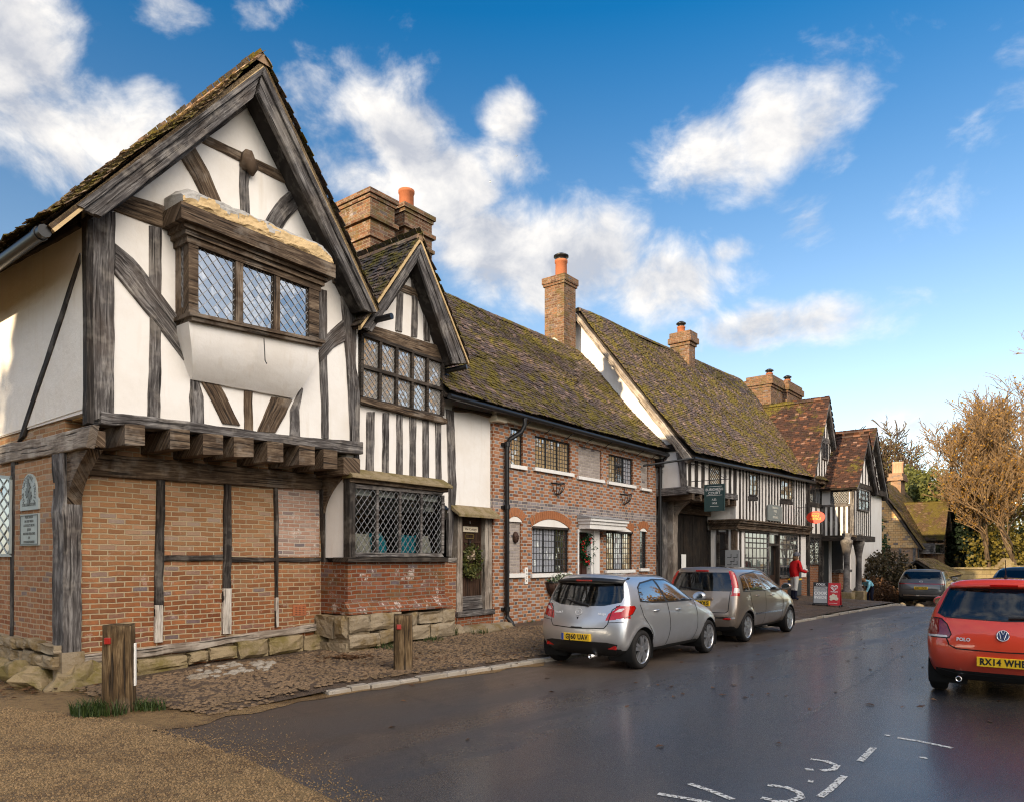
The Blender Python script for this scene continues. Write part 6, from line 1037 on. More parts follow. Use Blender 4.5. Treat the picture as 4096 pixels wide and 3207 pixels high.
    for i in range(7): y = PY + .1 + i * .21; mb = MB(); mb.box(xp0 - .02, xp0 + .02, y, y + (.11), zp0, zs1); mb.build('stud', M['oak_grey' if i % 2 else 'oak_black'], o)
    boxes(o, 'rail', 'oak_grey', [(xp0 - .04, xp0 + .02, PY, 0, zs1, zs1 + .10)]); boxes(o, 'corner_post', 'oak_grey', [(xp0 - .03, xp0 + .12, PY - .03, PY + .12, zp0, zp1 + .1)])
    window(o, [(PY + .92, zw1 + .02), (PY + .18, zw1 + .02), (PY + .18, zs1 + .1), (PY + .92, zs1 + .1)], xp0 - .03, 'oak_grey', .05, 2, .06, 'diamond', 3, 4, 'dim_glass', 'lead_came', ax='x')
    nst = 9; zwp = on(K_(650, 840), PY)[1]
    for i in range(nst): x = xp0 + .2 + (xp1 - xp0 - .35) * i / (nst - 1); mid = .28 < i / (nst - 1) < .75; mb = MB(); mb.box(x - .055, x + .055, PY - .02, PY + .02, zp0, zwp if mid else zp1 + .15); mb.build('stud', M['oak_black'], o)
    window(o, [(xp0 + .62, zp1 + .08), (xp1 - .55, zp1 + .08), (xp1 - .55, zwp), (xp0 + .62, zwp)], PY - .05, 'oak_grey', .06, 3, .06, 'rect', 2, 3, 'dim_glass', 'lead_came', rails=(.5,))
    for i in range(5): x = xpm - hwp * .55 + hwp * 1.1 * i / 4; tp = zpr - .3 - slp * abs(x - xpm); mb = MB(); mb.box(x - .05, x + .05, PY - .02, PY + .02, zp1 + .32, tp); mb.build('stud', M['oak_black'], o)
    for (px, yy) in ((505, PY + .06), (608, PY + .06)):
        q = on(K_(px, 1300), yy); X = sh(q[0]); mb = MB(); mb.lathe([(.20, 0), (.20, .12), (.13, .2), (.12, 1.2), (.13, zp0 - .95 - .2), (.20, zp0 - .75), (.24, zp0 - .62), (.24, zp0 - .5), (.15, zp0 - .45), (.2, zp0 - .2)], (X, yy, .28), 10); mb.build('porch_post', M['oak_grey'], o); mb = MB(); mb.box(X - .27, X + .27, yy - .27, yy + .27, -.3, .32); mb.build('stone_base', M['plinth_stone'], o, bevel=.03)
    boxes(o, 'front_wall', 'limewash', [(xp0 - .5, xp0 + .05, .05, .3, .0, zp0)]); 
    for x in (xp0 - .45, xp0 - .28, xp0 - .1): mb = MB(); mb.box(x, x + .1, -.04, .08, 0, zp0); mb.build('stud', M['oak_black'], o)
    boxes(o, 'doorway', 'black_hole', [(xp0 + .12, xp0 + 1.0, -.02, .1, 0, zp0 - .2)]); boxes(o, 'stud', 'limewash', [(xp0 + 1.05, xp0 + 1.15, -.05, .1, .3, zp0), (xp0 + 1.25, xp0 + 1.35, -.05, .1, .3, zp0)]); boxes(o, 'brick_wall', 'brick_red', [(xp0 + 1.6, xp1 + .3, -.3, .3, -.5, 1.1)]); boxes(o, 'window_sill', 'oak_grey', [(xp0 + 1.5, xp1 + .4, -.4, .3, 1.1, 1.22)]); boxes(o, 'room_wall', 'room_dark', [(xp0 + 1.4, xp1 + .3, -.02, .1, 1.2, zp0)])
    # third gable
    ap = on(K_(755, 147), -.3); r = on(K_(857, 735), -.3); x7 = sh(ap[0]); h7 = sh(r[0]) - x7; z7 = r[1]; mb = MB(); mb.prism([(x7 - h7 + .3, -1), (x7 + h7 - .3, -1), (x7 + h7 - .3, z7 + .35), (x7, ap[1] - .3), (x7 - h7 + .3, z7 + .35)], -.05, 3); mb.build('gable_wall', M['limewash'], o); print('G7', x7, h7, z7, ap[1])
    pitched(o, x7 - h7, x7 + h7, z7, ap[1], -.32, 3.2, 'tiles_red', 59); gable_boards(o, -.30, -.05, (x7, ap[1]), (x7 - h7, z7), (x7 + h7, z7), .2); s7 = (ap[1] - z7) / h7
    for i in range(9): x = x7 - h7 * .75 + 1.5 * h7 * i / 8; mb = MB(); mb.box(x - .06, x + .06, -.07, -.03, z7 + .4, ap[1] - .4 - s7 * abs(x - x7)); mb.build('stud', M['oak_black'], o)
    boxes(o, 'jetty_beam', 'oak_dark', [(x7 - h7, x7 + h7 - .2, -.3, .1, z7 + .1, z7 + .36)]); mb = MB(); mb.box(xb - .2, x7 - h7 + .4, .3, 2.8, -.6, z7 + .4); mb.build('link_wall', M['limewash'], o)
    mb = MB(); slab(mb, [(xb - .7, -.1, z0 + .1), (xp0 + .4, -.1, z0 - .15), (xp0 + .4, -.75, z0 - .25), (xb - .2, -.6, z0 - .05)], .03); mb.build('valley_lead', M['old_lead'], o)
    return o
G3 = gabled3()
# ---- far cottage, lean-to, walls
h8 = Fr(28.4, 51.0, 38.0); ZC = -1.15
def cottage():
    fr = h8; o = fempty('tile_hung_cottage', fr, 'far brick cottage with a sunlit tile-hung gable and mossy tiled roofs', 'cottage'); o.location.z = 0; on = fr.on; ze = on(L_(470, 1140))[1]; y1, z1 = fr.onx(L_(200, 745), 0); yr = y1 + .8; zr = ze + (z1 - ze) * yr / y1; print('C8', ze, y1, z1)
    X1 = on(L_(690, 1140))[0]; mb = MB(); mb.box(0, X1, 0, 2 * yr, ZC - .3, ze); mb.build('brick_wall', M['brick_far'], o); mb = MB(); mb.prism([(-.15, ze - .1), (2 * yr + .15, ze - .1), (yr, zr)], -.06, .1, 'x'); mb.build('tile_hanging', M['tile_hung'], o)
    rf = MB(); slab(rf, [(-.2, -.35, ze - .2), (X1, -.35, ze - .2), (X1, yr, zr + .15), (-.2, yr, zr + .15)], .15); slab(rf, [(-.2, 2 * yr + .35, ze - .2), (X1, 2 * yr + .35, ze - .2), (X1, yr, zr + .15), (-.2, yr, zr + .15)], .15); roof = rf.build('roof', M['oak_dark'], o)
    t = MB(); tile_slope(t, (-.22, -.37, ze - .2), (X1, -.37, ze - .2), (0, yr + .35, zr - ze + .35), math.hypot(yr + .35, zr - ze + .35), .22, .15, sag=.06, seed=61); t.build('roof_tiles', M['tiles_far'], roof, fixn=False)
    # cross wing, ridge running back from the street
    xw = on(L_(712, 900), -1.0)[0] - .2; zw = on(L_(715, 757), -1.2)[1]; zwe = on(L_(620, 1085), -1.0)[1]; hw = 2.5; mb = MB(); xm = xw; mb.prism([(xm - hw + .3, ZC - .3), (xm + hw - .3, ZC - .3), (xm + hw - .3, zwe + .2), (xm, zw - .3), (xm - hw + .3, zwe + .2)], -.8, 7); mb.build('wing_wall', M['brick_far'], o)
    print('wing', xm, zw, zwe); t2 = pitched(o, xm - hw, xm + hw, zwe, zw, -1.2, 9, 'tiles_far', 63, 1.0, ridge='tiles_far'); gable_boards(o, -1.2, -.8, (xm, zw), (xm - hw, zwe), (xm + hw, zwe), .3)
    mb = MB(); mb.prism([(xm - 1.2, zwe + .6), (xm + 1.2, zwe + .6), (xm, zw - .5)], -.86, -.79); mb.build('gable_panel', M['limewash'], o)
    for a, b, c, d in ((497, 516, 1168, 1255), (541, 566, 1172, 1255), (497, 514, 1330, 1375), (541, 566, 1325, 1380), (600, 645, 1335, 1385)): p = on(L_(a, c), -.02); q = on(L_(b, d), -.02); mb = MB(); ring(mb, [(p[0], p[1]), (q[0], p[1]), (q[0], q[1]), (p[0], q[1])], .05, -.06, .02); w = mb.build('window', M['oak_grey'], o); mb = MB(); mb.box(p[0] + .04, q[0] - .04, -.03, .0, q[1] + .05, p[1] - .05); mb.build('pane', M['dim_glass'], w)
    p = on(L_(600, 1112), -.9); q = on(L_(682, 1205), -.9); mb = MB(); ring(mb, [(p[0], p[1]), (q[0], p[1]), (q[0], q[1]), (p[0], q[1])], .08, -1.05, -.7); mb.box(p[0], p[0] + .01, -.95, -.1, q[1], p[1]); w = mb.build('bay_window', M['oak_grey'], o); mb = MB(); mb.box(p[0] + .08, q[0] - .08, -.9, -.88, q[1] + .08, p[1] - .08); mb.build('pane', M['dim_glass'], w)
    boxes(o, 'stud', 'oak_grey', [(-.05, .02, y, y + .16, ZC, ze - .1) for y in (.1, 1.0, 2.6)] + [(-.05, .02, .2, 2 * yr, ze - 1.2, ze - 1.05)]); boxes(o, 'downpipe', 'black_iron', [(.0, .09, -.12, -.03, ZC, ze - .1)]); boxes(o, 'window', 'oak_grey', [(-.06, .0, 1.6, 3.4, ze - 2.0, ze - 1.25)])
    xc = on(L_(327, 600), yr - .4)[0]; d = fr.onx(L_(240, 600), xc)[0] - fr.onx(L_(327, 600), xc)[0]; x1 = on(L_(362, 600), yr - .4)[0]; zt = on(L_(327, 512), yr - .4)[1]; stack(o, 'chimney', xc, x1, yr - .4, yr - .4 + d, zr - 2.5, zt, 'brick_far', ((0, .12, .3), (.3, .2, .3)), [((xc + x1) / 2, yr - .4 + d * k, .19, 1.0, 'pot_pale', 0) for k in (.2, .5, .8)])
    p = on(L_(450, 760), 5); q = on(L_(517, 690), 5); stack(o, 'chimney', p[0], q[0], 5, 6.2, zw - 1, on(L_(480, 682), 5)[1], 'brick_far', ((0, .1, .3),), (((p[0] + q[0]) / 2, 5.5, .25, 1.1, 'pot_pale', 0),)); return o
plain('pot_pale', (.5, .28, .18), .8, 0, .3, .2)
cottage()
def lean_to():
    a = h8.on(L_(682, 1258), -3); b = h8.on(L_(832, 1385), -3); o = empty('garden_shed', h8.w(a[0], -3, ZC), h8.rz, 'low outbuilding with a mossy tiled roof beside the far cottage', 'shed'); W_ = b[0] - a[0]; zb = b[1] - ZC; zt = a[1] - ZC; mb = MB(); mb.box(.1, W_ - .1, .2, 2.2, -.3, zb + .1); mb.build('wall', M['oak_brown'], o); mb = MB(); slab(mb, [(0, -.1, zb), (W_, -.1, zb), (W_, 1.3, zt), (0, 1.3, zt)], .1); slab(mb, [(0, 2.6, zb), (W_, 2.6, zb), (W_, 1.3, zt), (0, 1.3, zt)], .1); r = mb.build('roof', M['oak_dark'], o); t = MB(); tile_slope(t, (0, -.12, zb), (W_, -.12, zb), (0, 1.4, zt - zb), math.hypot(1.4, zt - zb), .2, .14, seed=65); t.build('roof_tiles', M['tiles_far'], r, fixn=False)
lean_to()
def far_wall():
    p = gpt(L_(700, 1500), 0); Y = 50.0; x0 = (L_(835, 0)[0] - CX) / F * Y; x1 = (L_(1160, 0)[0] - CX) / F * Y; zt = H + (CY - L_(0, 1318)[1]) / F * Y; o = empty('stone_wall', (x0, Y, ZC), 0, 'sandstone garden wall with a coping beyond the parked cars', 'wall'); mb = MB(); mb.box(-3, x1 - x0, 0, .4, -.4, zt - ZC - .12); mb.build('masonry', M['far_stone'], o); mb = MB(); mb.prism([(-.1, zt - ZC - .12), (.5, zt - ZC - .12), (.4, zt - ZC), (0, zt - ZC)], -3, x1 - x0, 'x'); mb.build('coping', M['plinth_stone'], o)
    x2 = (L_(1275, 0)[0] - CX) / F * Y; z2 = H + (CY - L_(0, 1245)[1]) / F * Y; o = empty('gate_pier', (x1, Y, ZC), 0, 'square sandstone gate pier with a stepped cap at the end of the wall', 'pier'); w = x2 - x1; mb = MB(); mb.box(.15, w - .15, -.4, w - .7, -.4, z2 - ZC - .6); mb.build('shaft', M['far_stone'], o); mb = MB(); mb.box(0, w, -.55, w - .55, z2 - ZC - .6, z2 - ZC - .4); mb.box(.12, w - .12, -.43, w - .67, z2 - ZC - .4, z2 - ZC - .2); mb.prism([(.2, z2 - ZC - .2), (w - .2, z2 - ZC - .2), (w * .6, z2 - ZC + .05), (w * .4, z2 - ZC + .05)], -.35, w - .75); mb.build('cap', M['plinth_stone'], o)
    o = empty('stone_wall', (x2, Y, ZC), 0, 'sandstone wall running right from the gate pier, behind the dark car', 'wall'); mb = MB(); mb.box(.02, 14, 0, .4, -.4, zt - ZC); mb.build('masonry', M['far_stone'], o); mb = MB(); mb.prism([(-.1, zt - ZC), (.5, zt - ZC), (.4, zt - ZC + .12), (0, zt - ZC + .12)], .02, 14, 'x'); mb.build('coping', M['plinth_stone'], o)
brick('far_stone', (.20, .15, .07), (.31, .245, .13), (.2, .15, .09), .1, moss=.3, hgt=.3, wl=.6)
far_wall()
# ---- cars: a cage of rows is subdivided, panel outlines are snapped into it, then it is cut into parts
from mathutils.bvhtree import BVHTree
def car(name, label, loc, head, s, group=None, lvl=4):
    o = empty(name, loc, math.pi / 2 - R(head), label, 'car', group); L, Wd, Hh = s['dim']; rows = s['rows']; fi = [0, .05, .17, .32, .48, .64, .80, .94, 1]; tk = [-1, -.66, 0, .66, 1]; NI, NJ, NK = len(fi), len(rows), 5; vid = {}; vs = []
    def V(i, j, k):
        if (i, j, k) in vid: return vid[i, j, k]
        zr, zf, xr, xf, w, br, bf = rows[j]; f = fi[i]; t = tk[k]; a = abs(t) ** 2.6; x = xr + (xf - xr) * f + (br * a * (1 - f) ** 6 if f < .5 else -bf * a * f ** 6); pl = 1 - s.get('taper_r', .06) * (1 - f) ** 5 - s.get('taper_f', .10) * f ** 5
        z = zr + (zf - zr) * f; y = t * w * pl
        if j == NJ - 1: z += s['crown'] * (1 - abs(t) ** 2) * (.45 + .55 * math.sin(math.pi * min(1, max(0, .1 + f * .8))))
        vid[i, j, k] = len(vs); vs.append((x, y, z)); return vid[i, j, k]
    fs = []
    for i in range(NI - 1):
        for j in range(NJ - 1):
            for k in (0, NK - 1): fs.append((V(i, j, k), V(i + 1, j, k), V(i + 1, j + 1, k), V(i, j + 1, k)))
        for k in range(NK - 1):
            for j in (0, NJ - 1): fs.append((V(i, j, k), V(i + 1, j, k), V(i + 1, j, k + 1), V(i, j, k + 1)))
    for j in range(NJ - 1):
        for k in range(NK - 1):
            for i in (0, NI - 1): fs.append((V(i, j, k), V(i, j + 1, k), V(i, j + 1, k + 1), V(i, j, k + 1)))
    me = bpy.data.meshes.new('cage'); me.from_pydata(vs, [], fs); bm = bmesh.new(); bm.from_mesh(me); bmesh.ops.recalc_face_normals(bm, faces=bm.faces); bm.to_mesh(me); bm.free(); tmp = bpy.data.objects.new('cage', me); COL.objects.link(tmp)
    md = tmp.modifiers.new('s', 'SUBSURF'); md.levels = lvl; md.render_levels = lvl; dg = bpy.context.evaluated_depsgraph_get(); m2 = bpy.data.meshes.new_from_object(tmp.evaluated_get(dg)); bpy.data.objects.remove(tmp)
    n = len(m2.vertices); P = np.empty(n * 3); m2.vertices.foreach_get('co', P); P = P.reshape(-1, 3); Q = np.empty(len(m2.polygons) * 4, int); m2.loops.foreach_get('vertex_index', Q); Q = Q.reshape(-1, 4)
    mn, mx = P.min(0), P.max(0); P[:, 0] = (P[:, 0] - mn[0]) / (mx[0] - mn[0]) * L; P[:, 1] *= Wd / (mx[1] - mn[1]); zb = rows[0][0]; P[:, 2] = zb + (P[:, 2] - mn[2]) / (mx[2] - mn[2]) * (Hh - zb)
    # wheel arch flare
    for ax in s['axles']:
        d = np.hypot(P[:, 0] - ax, P[:, 2] - s['wr']); P[:, 1] += np.sign(P[:, 1]) * .018 * np.exp(-((d - s['wr'] - .06) / .05) ** 2) * (np.abs(P[:, 1]) > Wd * .38)
    def normals():
        fn = np.cross(P[Q[:, 2]] - P[Q[:, 0]], P[Q[:, 3]] - P[Q[:, 1]]); vn = np.zeros_like(P)
        for c in range(4): np.add.at(vn, Q[:, c], fn)
        return vn / np.maximum(1e-9, np.linalg.norm(vn, axis=1, keepdims=True)), fn / np.maximum(1e-9, np.linalg.norm(fn, axis=1, keepdims=True))
    VN, FN = normals(); bvh = BVHTree.FromPolygons([tuple(p) for p in P], [tuple(q) for q in Q])
    if FN[np.argmax(P[Q].mean(1)[:, 2])][2] < 0: VN, FN = -VN, -FN
    el = .5 * ((Wd / 60) if lvl == 4 else Wd / 30)
    circ = lambda cx, cz, r: [(cx + r * math.cos(t), cz + r * math.sin(t)) for t in [2 * math.pi * i / 40 for i in range(40)]]
    regs = list(s['regions']) + [('arch', 'side', circ(ax, s['wr'], s['wr'] + .045)) for ax in s['axles']]
    for nm, vw, poly in regs:
        a, b, c = {'side': (0, 2, 1), 'rear': (1, 2, 0), 'front': (1, 2, 0)}[vw]; mask = np.abs(VN[:, c]) > .35
        if vw == 'rear': mask &= P[:, 0] < L * .42
        if vw == 'front': mask &= P[:, 0] > L * .42
        idx = np.where(mask)[0]; pts = P[idx][:, [a, b]]; best = np.full(len(idx), 9.0); bd = np.zeros((len(idx), 2))
        polys = [poly] if vw == 'side' else [poly, [(-p[0], p[1]) for p in poly]] if min(p[0] for p in poly) > 0 else [poly]
        for pl in polys:
            for i in range(len(pl)):
                p0, p1 = np.array(pl[i - 1]), np.array(pl[i]); d = p1 - p0; t = np.clip(((pts - p0) @ d) / max(1e-9, d @ d), 0, 1); q = p0 + t[:, None] * d; dist = np.linalg.norm(q - pts, axis=1); u = dist < best; best[u] = dist[u]; bd[u] = (q - pts)[u]
        u = best < el * .95; k = idx[u]; dv = bd[u]; P[k, a] += dv[:, 0]; P[k, b] += dv[:, 1]; P[k, c] -= np.clip((VN[k, a] * dv[:, 0] + VN[k, b] * dv[:, 1]) / VN[k, c], -.05, .05)
    C = P[Q].mean(1); lab = np.full(len(Q), 'body', dtype=object); lab[(FN[:, 2] < -.6) & (C[:, 2] < .4)] = 'underbody'
    def inside(px, py, poly):
        r = np.zeros(len(px), bool)
        for i in range(len(poly)):
            (x0, y0), (x1, y1) = poly[i - 1], poly[i]
            if abs(y1 - y0) < 1e-9: continue
            r ^= ((y0 > py) != (y1 > py)) & (px < (x1 - x0) * (py - y0) / (y1 - y0) + x0)
        return r
    for nm, vw, poly in regs:
        a, b, c = {'side': (0, 2, 1), 'rear': (1, 2, 0), 'front': (1, 2, 0)}[vw]; m = inside(C[:, a], C[:, b], poly)
        if vw != 'side' and min(p[0] for p in poly) > 0: m |= inside(-C[:, a], C[:, b], poly)
        m &= np.abs(FN[:, c]) > (.28 if vw == 'side' else .22)
        if vw == 'rear': m &= C[:, 0] < L * .42
        if vw == 'front': m &= C[:, 0] > L * .42
        if vw == 'side': m &= np.abs(C[:, 1]) > Wd * .25
        lab[m] = nm
    mats = s['mats']; split = s.get('split', ()); VN2 = VN
    for nm in sorted(set(lab)):
        if nm == 'arch': continue
        for sg in ((1, -1) if nm in split else (0,)):
            m = lab == nm
            if sg: m &= np.sign(C[:, 1]) == sg
            if not m.any(): continue
            q = Q[m]; u, inv = np.unique(q, return_inverse=True); mesh = bpy.data.meshes.new(nm); pp = P[u]; mesh.from_pydata([tuple(p) for p in pp], [], [tuple(int(x) for x in f) for f in inv.reshape(-1, 4)]); mesh.materials.append(M[mats.get(nm, mats['body'])]); mesh.polygons.foreach_set('use_smooth', [True] * len(q)); mesh.update(); mesh.normals_split_custom_set_from_vertices([tuple(v) for v in VN[u]]); ob = bpy.data.objects.new(nm.rstrip('123'), mesh); COL.objects.link(ob); ob.parent = o
    def onside(x, z, sg=-1, off=.003): h = bvh.ray_cast(Vector((x, sg * 3, z)), Vector((0, -sg, 0))); return (Vector(h[0]) + Vector((0, sg * off, 0)), h[1]) if h[0] else (Vector((x, sg * Wd / 2, z)), None)
    def onrear(y, z, off=.003): h = bvh.ray_cast(Vector((-3, y, z)), Vector((1, 0, 0))); return (Vector(h[0]) - Vector((off, 0, 0)), h[1]) if h[0] else (Vector((0, y, z)), None)
    def ribbon(nm, pts, vw, w, m, closed=False, off=.003, sg=-1):
        mb = MB(); p2 = []
        pts = list(pts) + ([pts[0]] if closed else [])
        for a, b in zip(pts, pts[1:]): k = max(1, int(math.dist(a, b) / .04)); p2 += [lerp(a, b, i / k) for i in range(k)]
        p2.append(pts[-1]); vs = []
        for i, p in enumerate(p2):
            a, b = p2[max(0, i - 1)], p2[min(len(p2) - 1, i + 1)]
            if closed and i in (0, len(p2) - 1): a, b = p2[-2], p2[1]
            d = (b[0] - a[0], b[1] - a[1]); l = math.hypot(*d) or 1; nn = (-d[1] / l * w / 2, d[0] / l * w / 2)
            for e in (1, -1): q = (p[0] + nn[0] * e, p[1] + nn[1] * e); vs.append((onside(*q, sg, off) if vw == 'side' else onrear(*q, off))[0])
        mb.add(vs, [(2 * i, 2 * i + 1, 2 * i + 3, 2 * i + 2) for i in range(len(p2) - 1)], None, 0, True); return mb.build(nm, M[m], o, fixn=False)
    for nm, vw, w, m, cl, pts in s.get('ribbons', ()):
        for sg in ((-1, 1) if vw == 'side' else (0,)): ribbon(nm, pts, vw, w, m, cl, sg=sg)
    # wheels
    wr = s['wr']; ww = .19
    for ax in s['axles']:
        for sg in (-1, 1):
            yo = sg * (Wd / 2 - .025); w = empty('wheel', (ax, yo, 0)); w.parent = o; T = lambda y: y * sg; mb = MB(); mb.lathe([(wr * .70, -.03), (wr * .74, -.005), (wr * .86, 0), (wr * .95, -.012), (wr * .995, -.045), (wr, -.10), (wr * .995, -ww + .04), (wr * .95, -ww + .01), (wr * .7, -ww)] if sg > 0 else [(wr * .70, .03), (wr * .74, .005), (wr * .86, 0), (wr * .95, .012), (wr * .995, .045), (wr, .10), (wr * .995, ww - .04), (wr * .95, ww - .01), (wr * .7, ww)], (0, 0, wr), 40, 'y'); mb.build('tyre', M['rubber'], w)
            mb = MB(); yb = -sg * .02; mb.lathe([(wr * .72, yb + sg * .014), (wr * .69, yb + sg * .012), (wr * .66, yb - sg * .02), (wr * .64, yb - sg * .12)], (0, 0, wr), 40, 'y'); ns = s.get('spokes', 5); dbl = s.get('dbl', True)
            for k in range(ns):
                for e in ((-.20, .20) if dbl else (0,)):
                    t = 2 * math.pi * k / ns + .3; hw0, hw1 = (.032, .026) if dbl else (.05, .055); r0, r1 = wr * .12, wr * .69; a0, a1 = t + e * .55, t + e; c0 = (r0 * math.cos(a0), r0 * math.sin(a0)); c1 = (r1 * math.cos(a1), r1 * math.sin(a1)); d = (c1[0] - c0[0], c1[1] - c0[1]); l = math.hypot(*d); nn = (-d[1] / l, d[0] / l)
                    pts = [(c0[0] + nn[0] * hw0, wr + c0[1] + nn[1] * hw0), (c1[0] + nn[0] * hw1, wr + c1[1] + nn[1] * hw1), (c1[0] - nn[0] * hw1, wr + c1[1] - nn[1] * hw1), (c0[0] - nn[0] * hw0, wr + c0[1] - nn[1] * hw0)]; mb.prism(pts, *sorted((yb - sg * .03, yb + sg * .004)))
            mb.lathe([(0, yb + sg * .010), (wr * .12, yb + sg * .008), (wr * .2, yb), (wr * .22, yb - sg * .03)], (0, 0, wr), 20, 'y'); mb.build('rim', M['alloy'], w); mb = MB(); mb.lathe([(0, yb - sg * .06), (wr * .65, yb - sg * .06)], (0, 0, wr), 24, 'y'); mb.build('brake', M['trim_black'], w)
            mb = MB(); r = wr + .046; mb.lathe([(r, Wd / 2 - .03), (r, Wd / 2 - .45), (0, Wd / 2 - .45)] if sg > 0 else [(r, -Wd / 2 + .03), (r, -Wd / 2 + .45), (0, -Wd / 2 + .45)], (ax, 0, wr), 36, 'y', a0=-.5, a1=math.pi + .5); mb.build('wheel_arch', M['black_hole'], o)
    # cabin
    for (sx, sy, h) in [(s['cab'][0], y, .52) for y in (-.38, .0, .38)] + [(s['cab'][1], y, .62) for y in (-.36, .36)]:
        mb = MB(); z0 = .45; k = .23; lean = .18; mb.prism([(0, z0), (.14, z0), (.10 - lean * .8, z0 + h), (-lean, z0 + h)], sy - k, sy + k); mb.prism([(.05, z0), (.5, z0 + .02), (.5, z0 - .12), (.05, z0 - .15)], sy - k, sy + k); mb.prism([(-lean - .02, z0 + h + .04), (.06 - lean, z0 + h + .04), (.04 - lean, z0 + h + .22), (-lean - .03, z0 + h + .22)], sy - .13, sy + .13); mb.v = [(x + sx, y, z) for x, y, z in mb.v]; mb.build('seat', M['seat_cloth'], o, bevel=.025)
    mb = MB(); dx = s['cab'][1] + .75; mb.box(dx, dx + .3, -Wd * .40, Wd * .40, .5, .92); mb.build('dashboard', M['trim_black'], o, bevel=.05)
    mb = MB(); mb.box(.45, L - .6, -Wd * .40, Wd * .40, .26, .32); mb.build('floor_pan', M['black_hole'], o)
    # mirrors
    mx_, mz = s['mirror']
    for sg in (-1, 1):
        p = onside(mx_, mz - .02, sg, 0)[0]; mb = MB(); mb.rock((p.x + .03, p.y + sg * .14, mz + .06), (.075, .12, .08), nu=14, nv=10, jit=.03); mb.tube([(p.x + .05, p.y, mz), (p.x + .04, p.y + sg * .09, mz + .03)], .028, 8); mr = mb.build('door_mirror', M[s['mats']['body']], o); mb = MB(); n = 12; mb.add([(p.x - .047, p.y + sg * (.14 + .092 * math.cos(2 * math.pi * i / n)), mz + .06 + .058 * math.sin(2 * math.pi * i / n)) for i in range(n)], [tuple(range(n))]); mb.build('mirror_glass', M['chrome'], mr)
    for hx, hz in s.get('handles', ()):
        for sg in (-1, 1): p = onside(hx, hz, sg, 0)[0]; mb = MB(); mb.tube([(p.x - .08, p.y, hz), (p.x - .06, p.y + sg * .03, hz), (p.x + .06, p.y + sg * .03, hz + .004), (p.x + .08, p.y, hz)], .013, 7); mb.build('door_handle', M[s['mats']['body']], o)
    # number plate, badge, wiper, lettering
    if 'plate' in s:
        z, txt = s['plate'][:2]; y0 = s['plate'][2] if len(s['plate']) > 2 else 0; p = onrear(y0, z)[0]; pw, ph = .52, .112; sl = .0; mb = MB(); mb.box(p.x - .022, p.x + .03, y0 - pw / 2, y0 + pw / 2, z - ph / 2, z + ph / 2); pl = mb.build('number_plate', M['plate_yellow'], o, bevel=.004); fn = lambda u, v, n: (p.x - .0235 - n, y0 - u, z + v)
        mb = MB(); lettering(mb, txt, .105, lambda u, v, n: fn(u * .82 + (.02 if s.get('eu') else 0), v, n), .001, bold=.004, spacing=1.12); mb.build('lettering', M['plate_black'], pl)
        if s.get('eu'): mb = MB(); mb.box(p.x - .0235, p.x - .0, y0 + pw / 2 - .042, y0 + pw / 2 - .001, z - ph / 2 + .002, z + ph / 2 - .002); mb.build('plate_band', M['plate_blue'], pl)
    for (txt, y, z, sz, bold) in s.get('text', ()): p = onrear(y, z)[0]; q = onrear(y, z + .05)[0]; k = (q.x - p.x) / .05; mb = MB(); lettering(mb, txt, sz, lambda u, v, n: (onrear(y - u, z + v, .004)[0].x - n, y - u, z + v), .003, bold=bold); mb.build('lettering', M['badge_metal'], o)
    if 'badge' in s:
        z, r, kind = s['badge']; p = onrear(0, z)[0]; k = (onrear(0, z + .05)[0].x - p.x) / .05; f = lambda u, v, n=0: (p.x - .006 - n + v * k, -u, z + v); mb = MB(); n = 28; mb.add([f(1.08 * r * math.cos(2 * math.pi * i / n), r * math.sin(2 * math.pi * i / n), -.004) for i in range(n)], [tuple(range(n))]); bd = mb.build('badge', M['emblem_blue' if kind == 'vw' else s['mats']['body']], o, fixn=False); mb = MB(); ov = 1.0 if kind == 'vw' else 1.25
        mb.tube([f(ov * r * math.cos(2 * math.pi * i / n), r * math.sin(2 * math.pi * i / n)) for i in range(n + 1)], r * .09, 6)
        seg = [[(-.62, .62), (-.27, -.78), (0, -.02), (.27, -.78), (.62, .62)], [(-.30, .86), (0, .12), (.30, .86)]] if kind == 'vw' else [[(-1.0, -.25), (-.72, .42), (-.42, .40), (0, -.28), (.42, .40), (.72, .42), (1.0, -.25)]]
        for sg_ in seg: mb.tube([f(a * r, b * r) for a, b in sg_], r * .085, 5)
        mb.build('emblem', M['badge_metal'], bd)
    if 'wiper' in s: a, b = s['wiper']; p, q = onrear(*a, .02)[0], onrear(*b, .02)[0]; mb = MB(); mb.tube([p, onrear((a[0] + b[0]) / 2, (a[1] + b[1]) / 2, .035)[0], q], [.022, .015, .008], 6); mb.build('rear_wiper', M['trim_black'], o)
    if 'spoiler' in s:
        z0, z1, hw, back = s['spoiler'][:4]; mb = MB(); n = 10; rows_ = []
        for i in range(n + 1): y = -hw + 2 * hw * i / n; c = .05 * (y / hw) ** 2; x = onrear(y * .96, z0, 0)[0].x; zt = z1 - c * .7; xt = x + .16; rows_ += [(x + .02, y, z0 - c * .5), (x - back + c, y, z0 + .02 - c * .5), (x - back + c + .01, y, z0 + .05 - c * .5), (xt + .05, y, zt + .006)]
        mb.add(rows_, [(i * 4 + j, i * 4 + j + 1, i * 4 + j + 5, i * 4 + j + 4) for i in range(n) for j in range(3)] + [(0, 1, 2, 3), (n * 4 + 3, n * 4 + 2, n * 4 + 1, n * 4)], None, 0, True); mb.build('rear_spoiler', M[s['spoiler'][4]], o)
        mb = MB(); x = onrear(0, z0, 0)[0].x - back; mb.box(x - .004, x + .02, -.14, .14, z0 + .022, z0 + .045); mb.build('brake_light', M['lamp_red'], o)
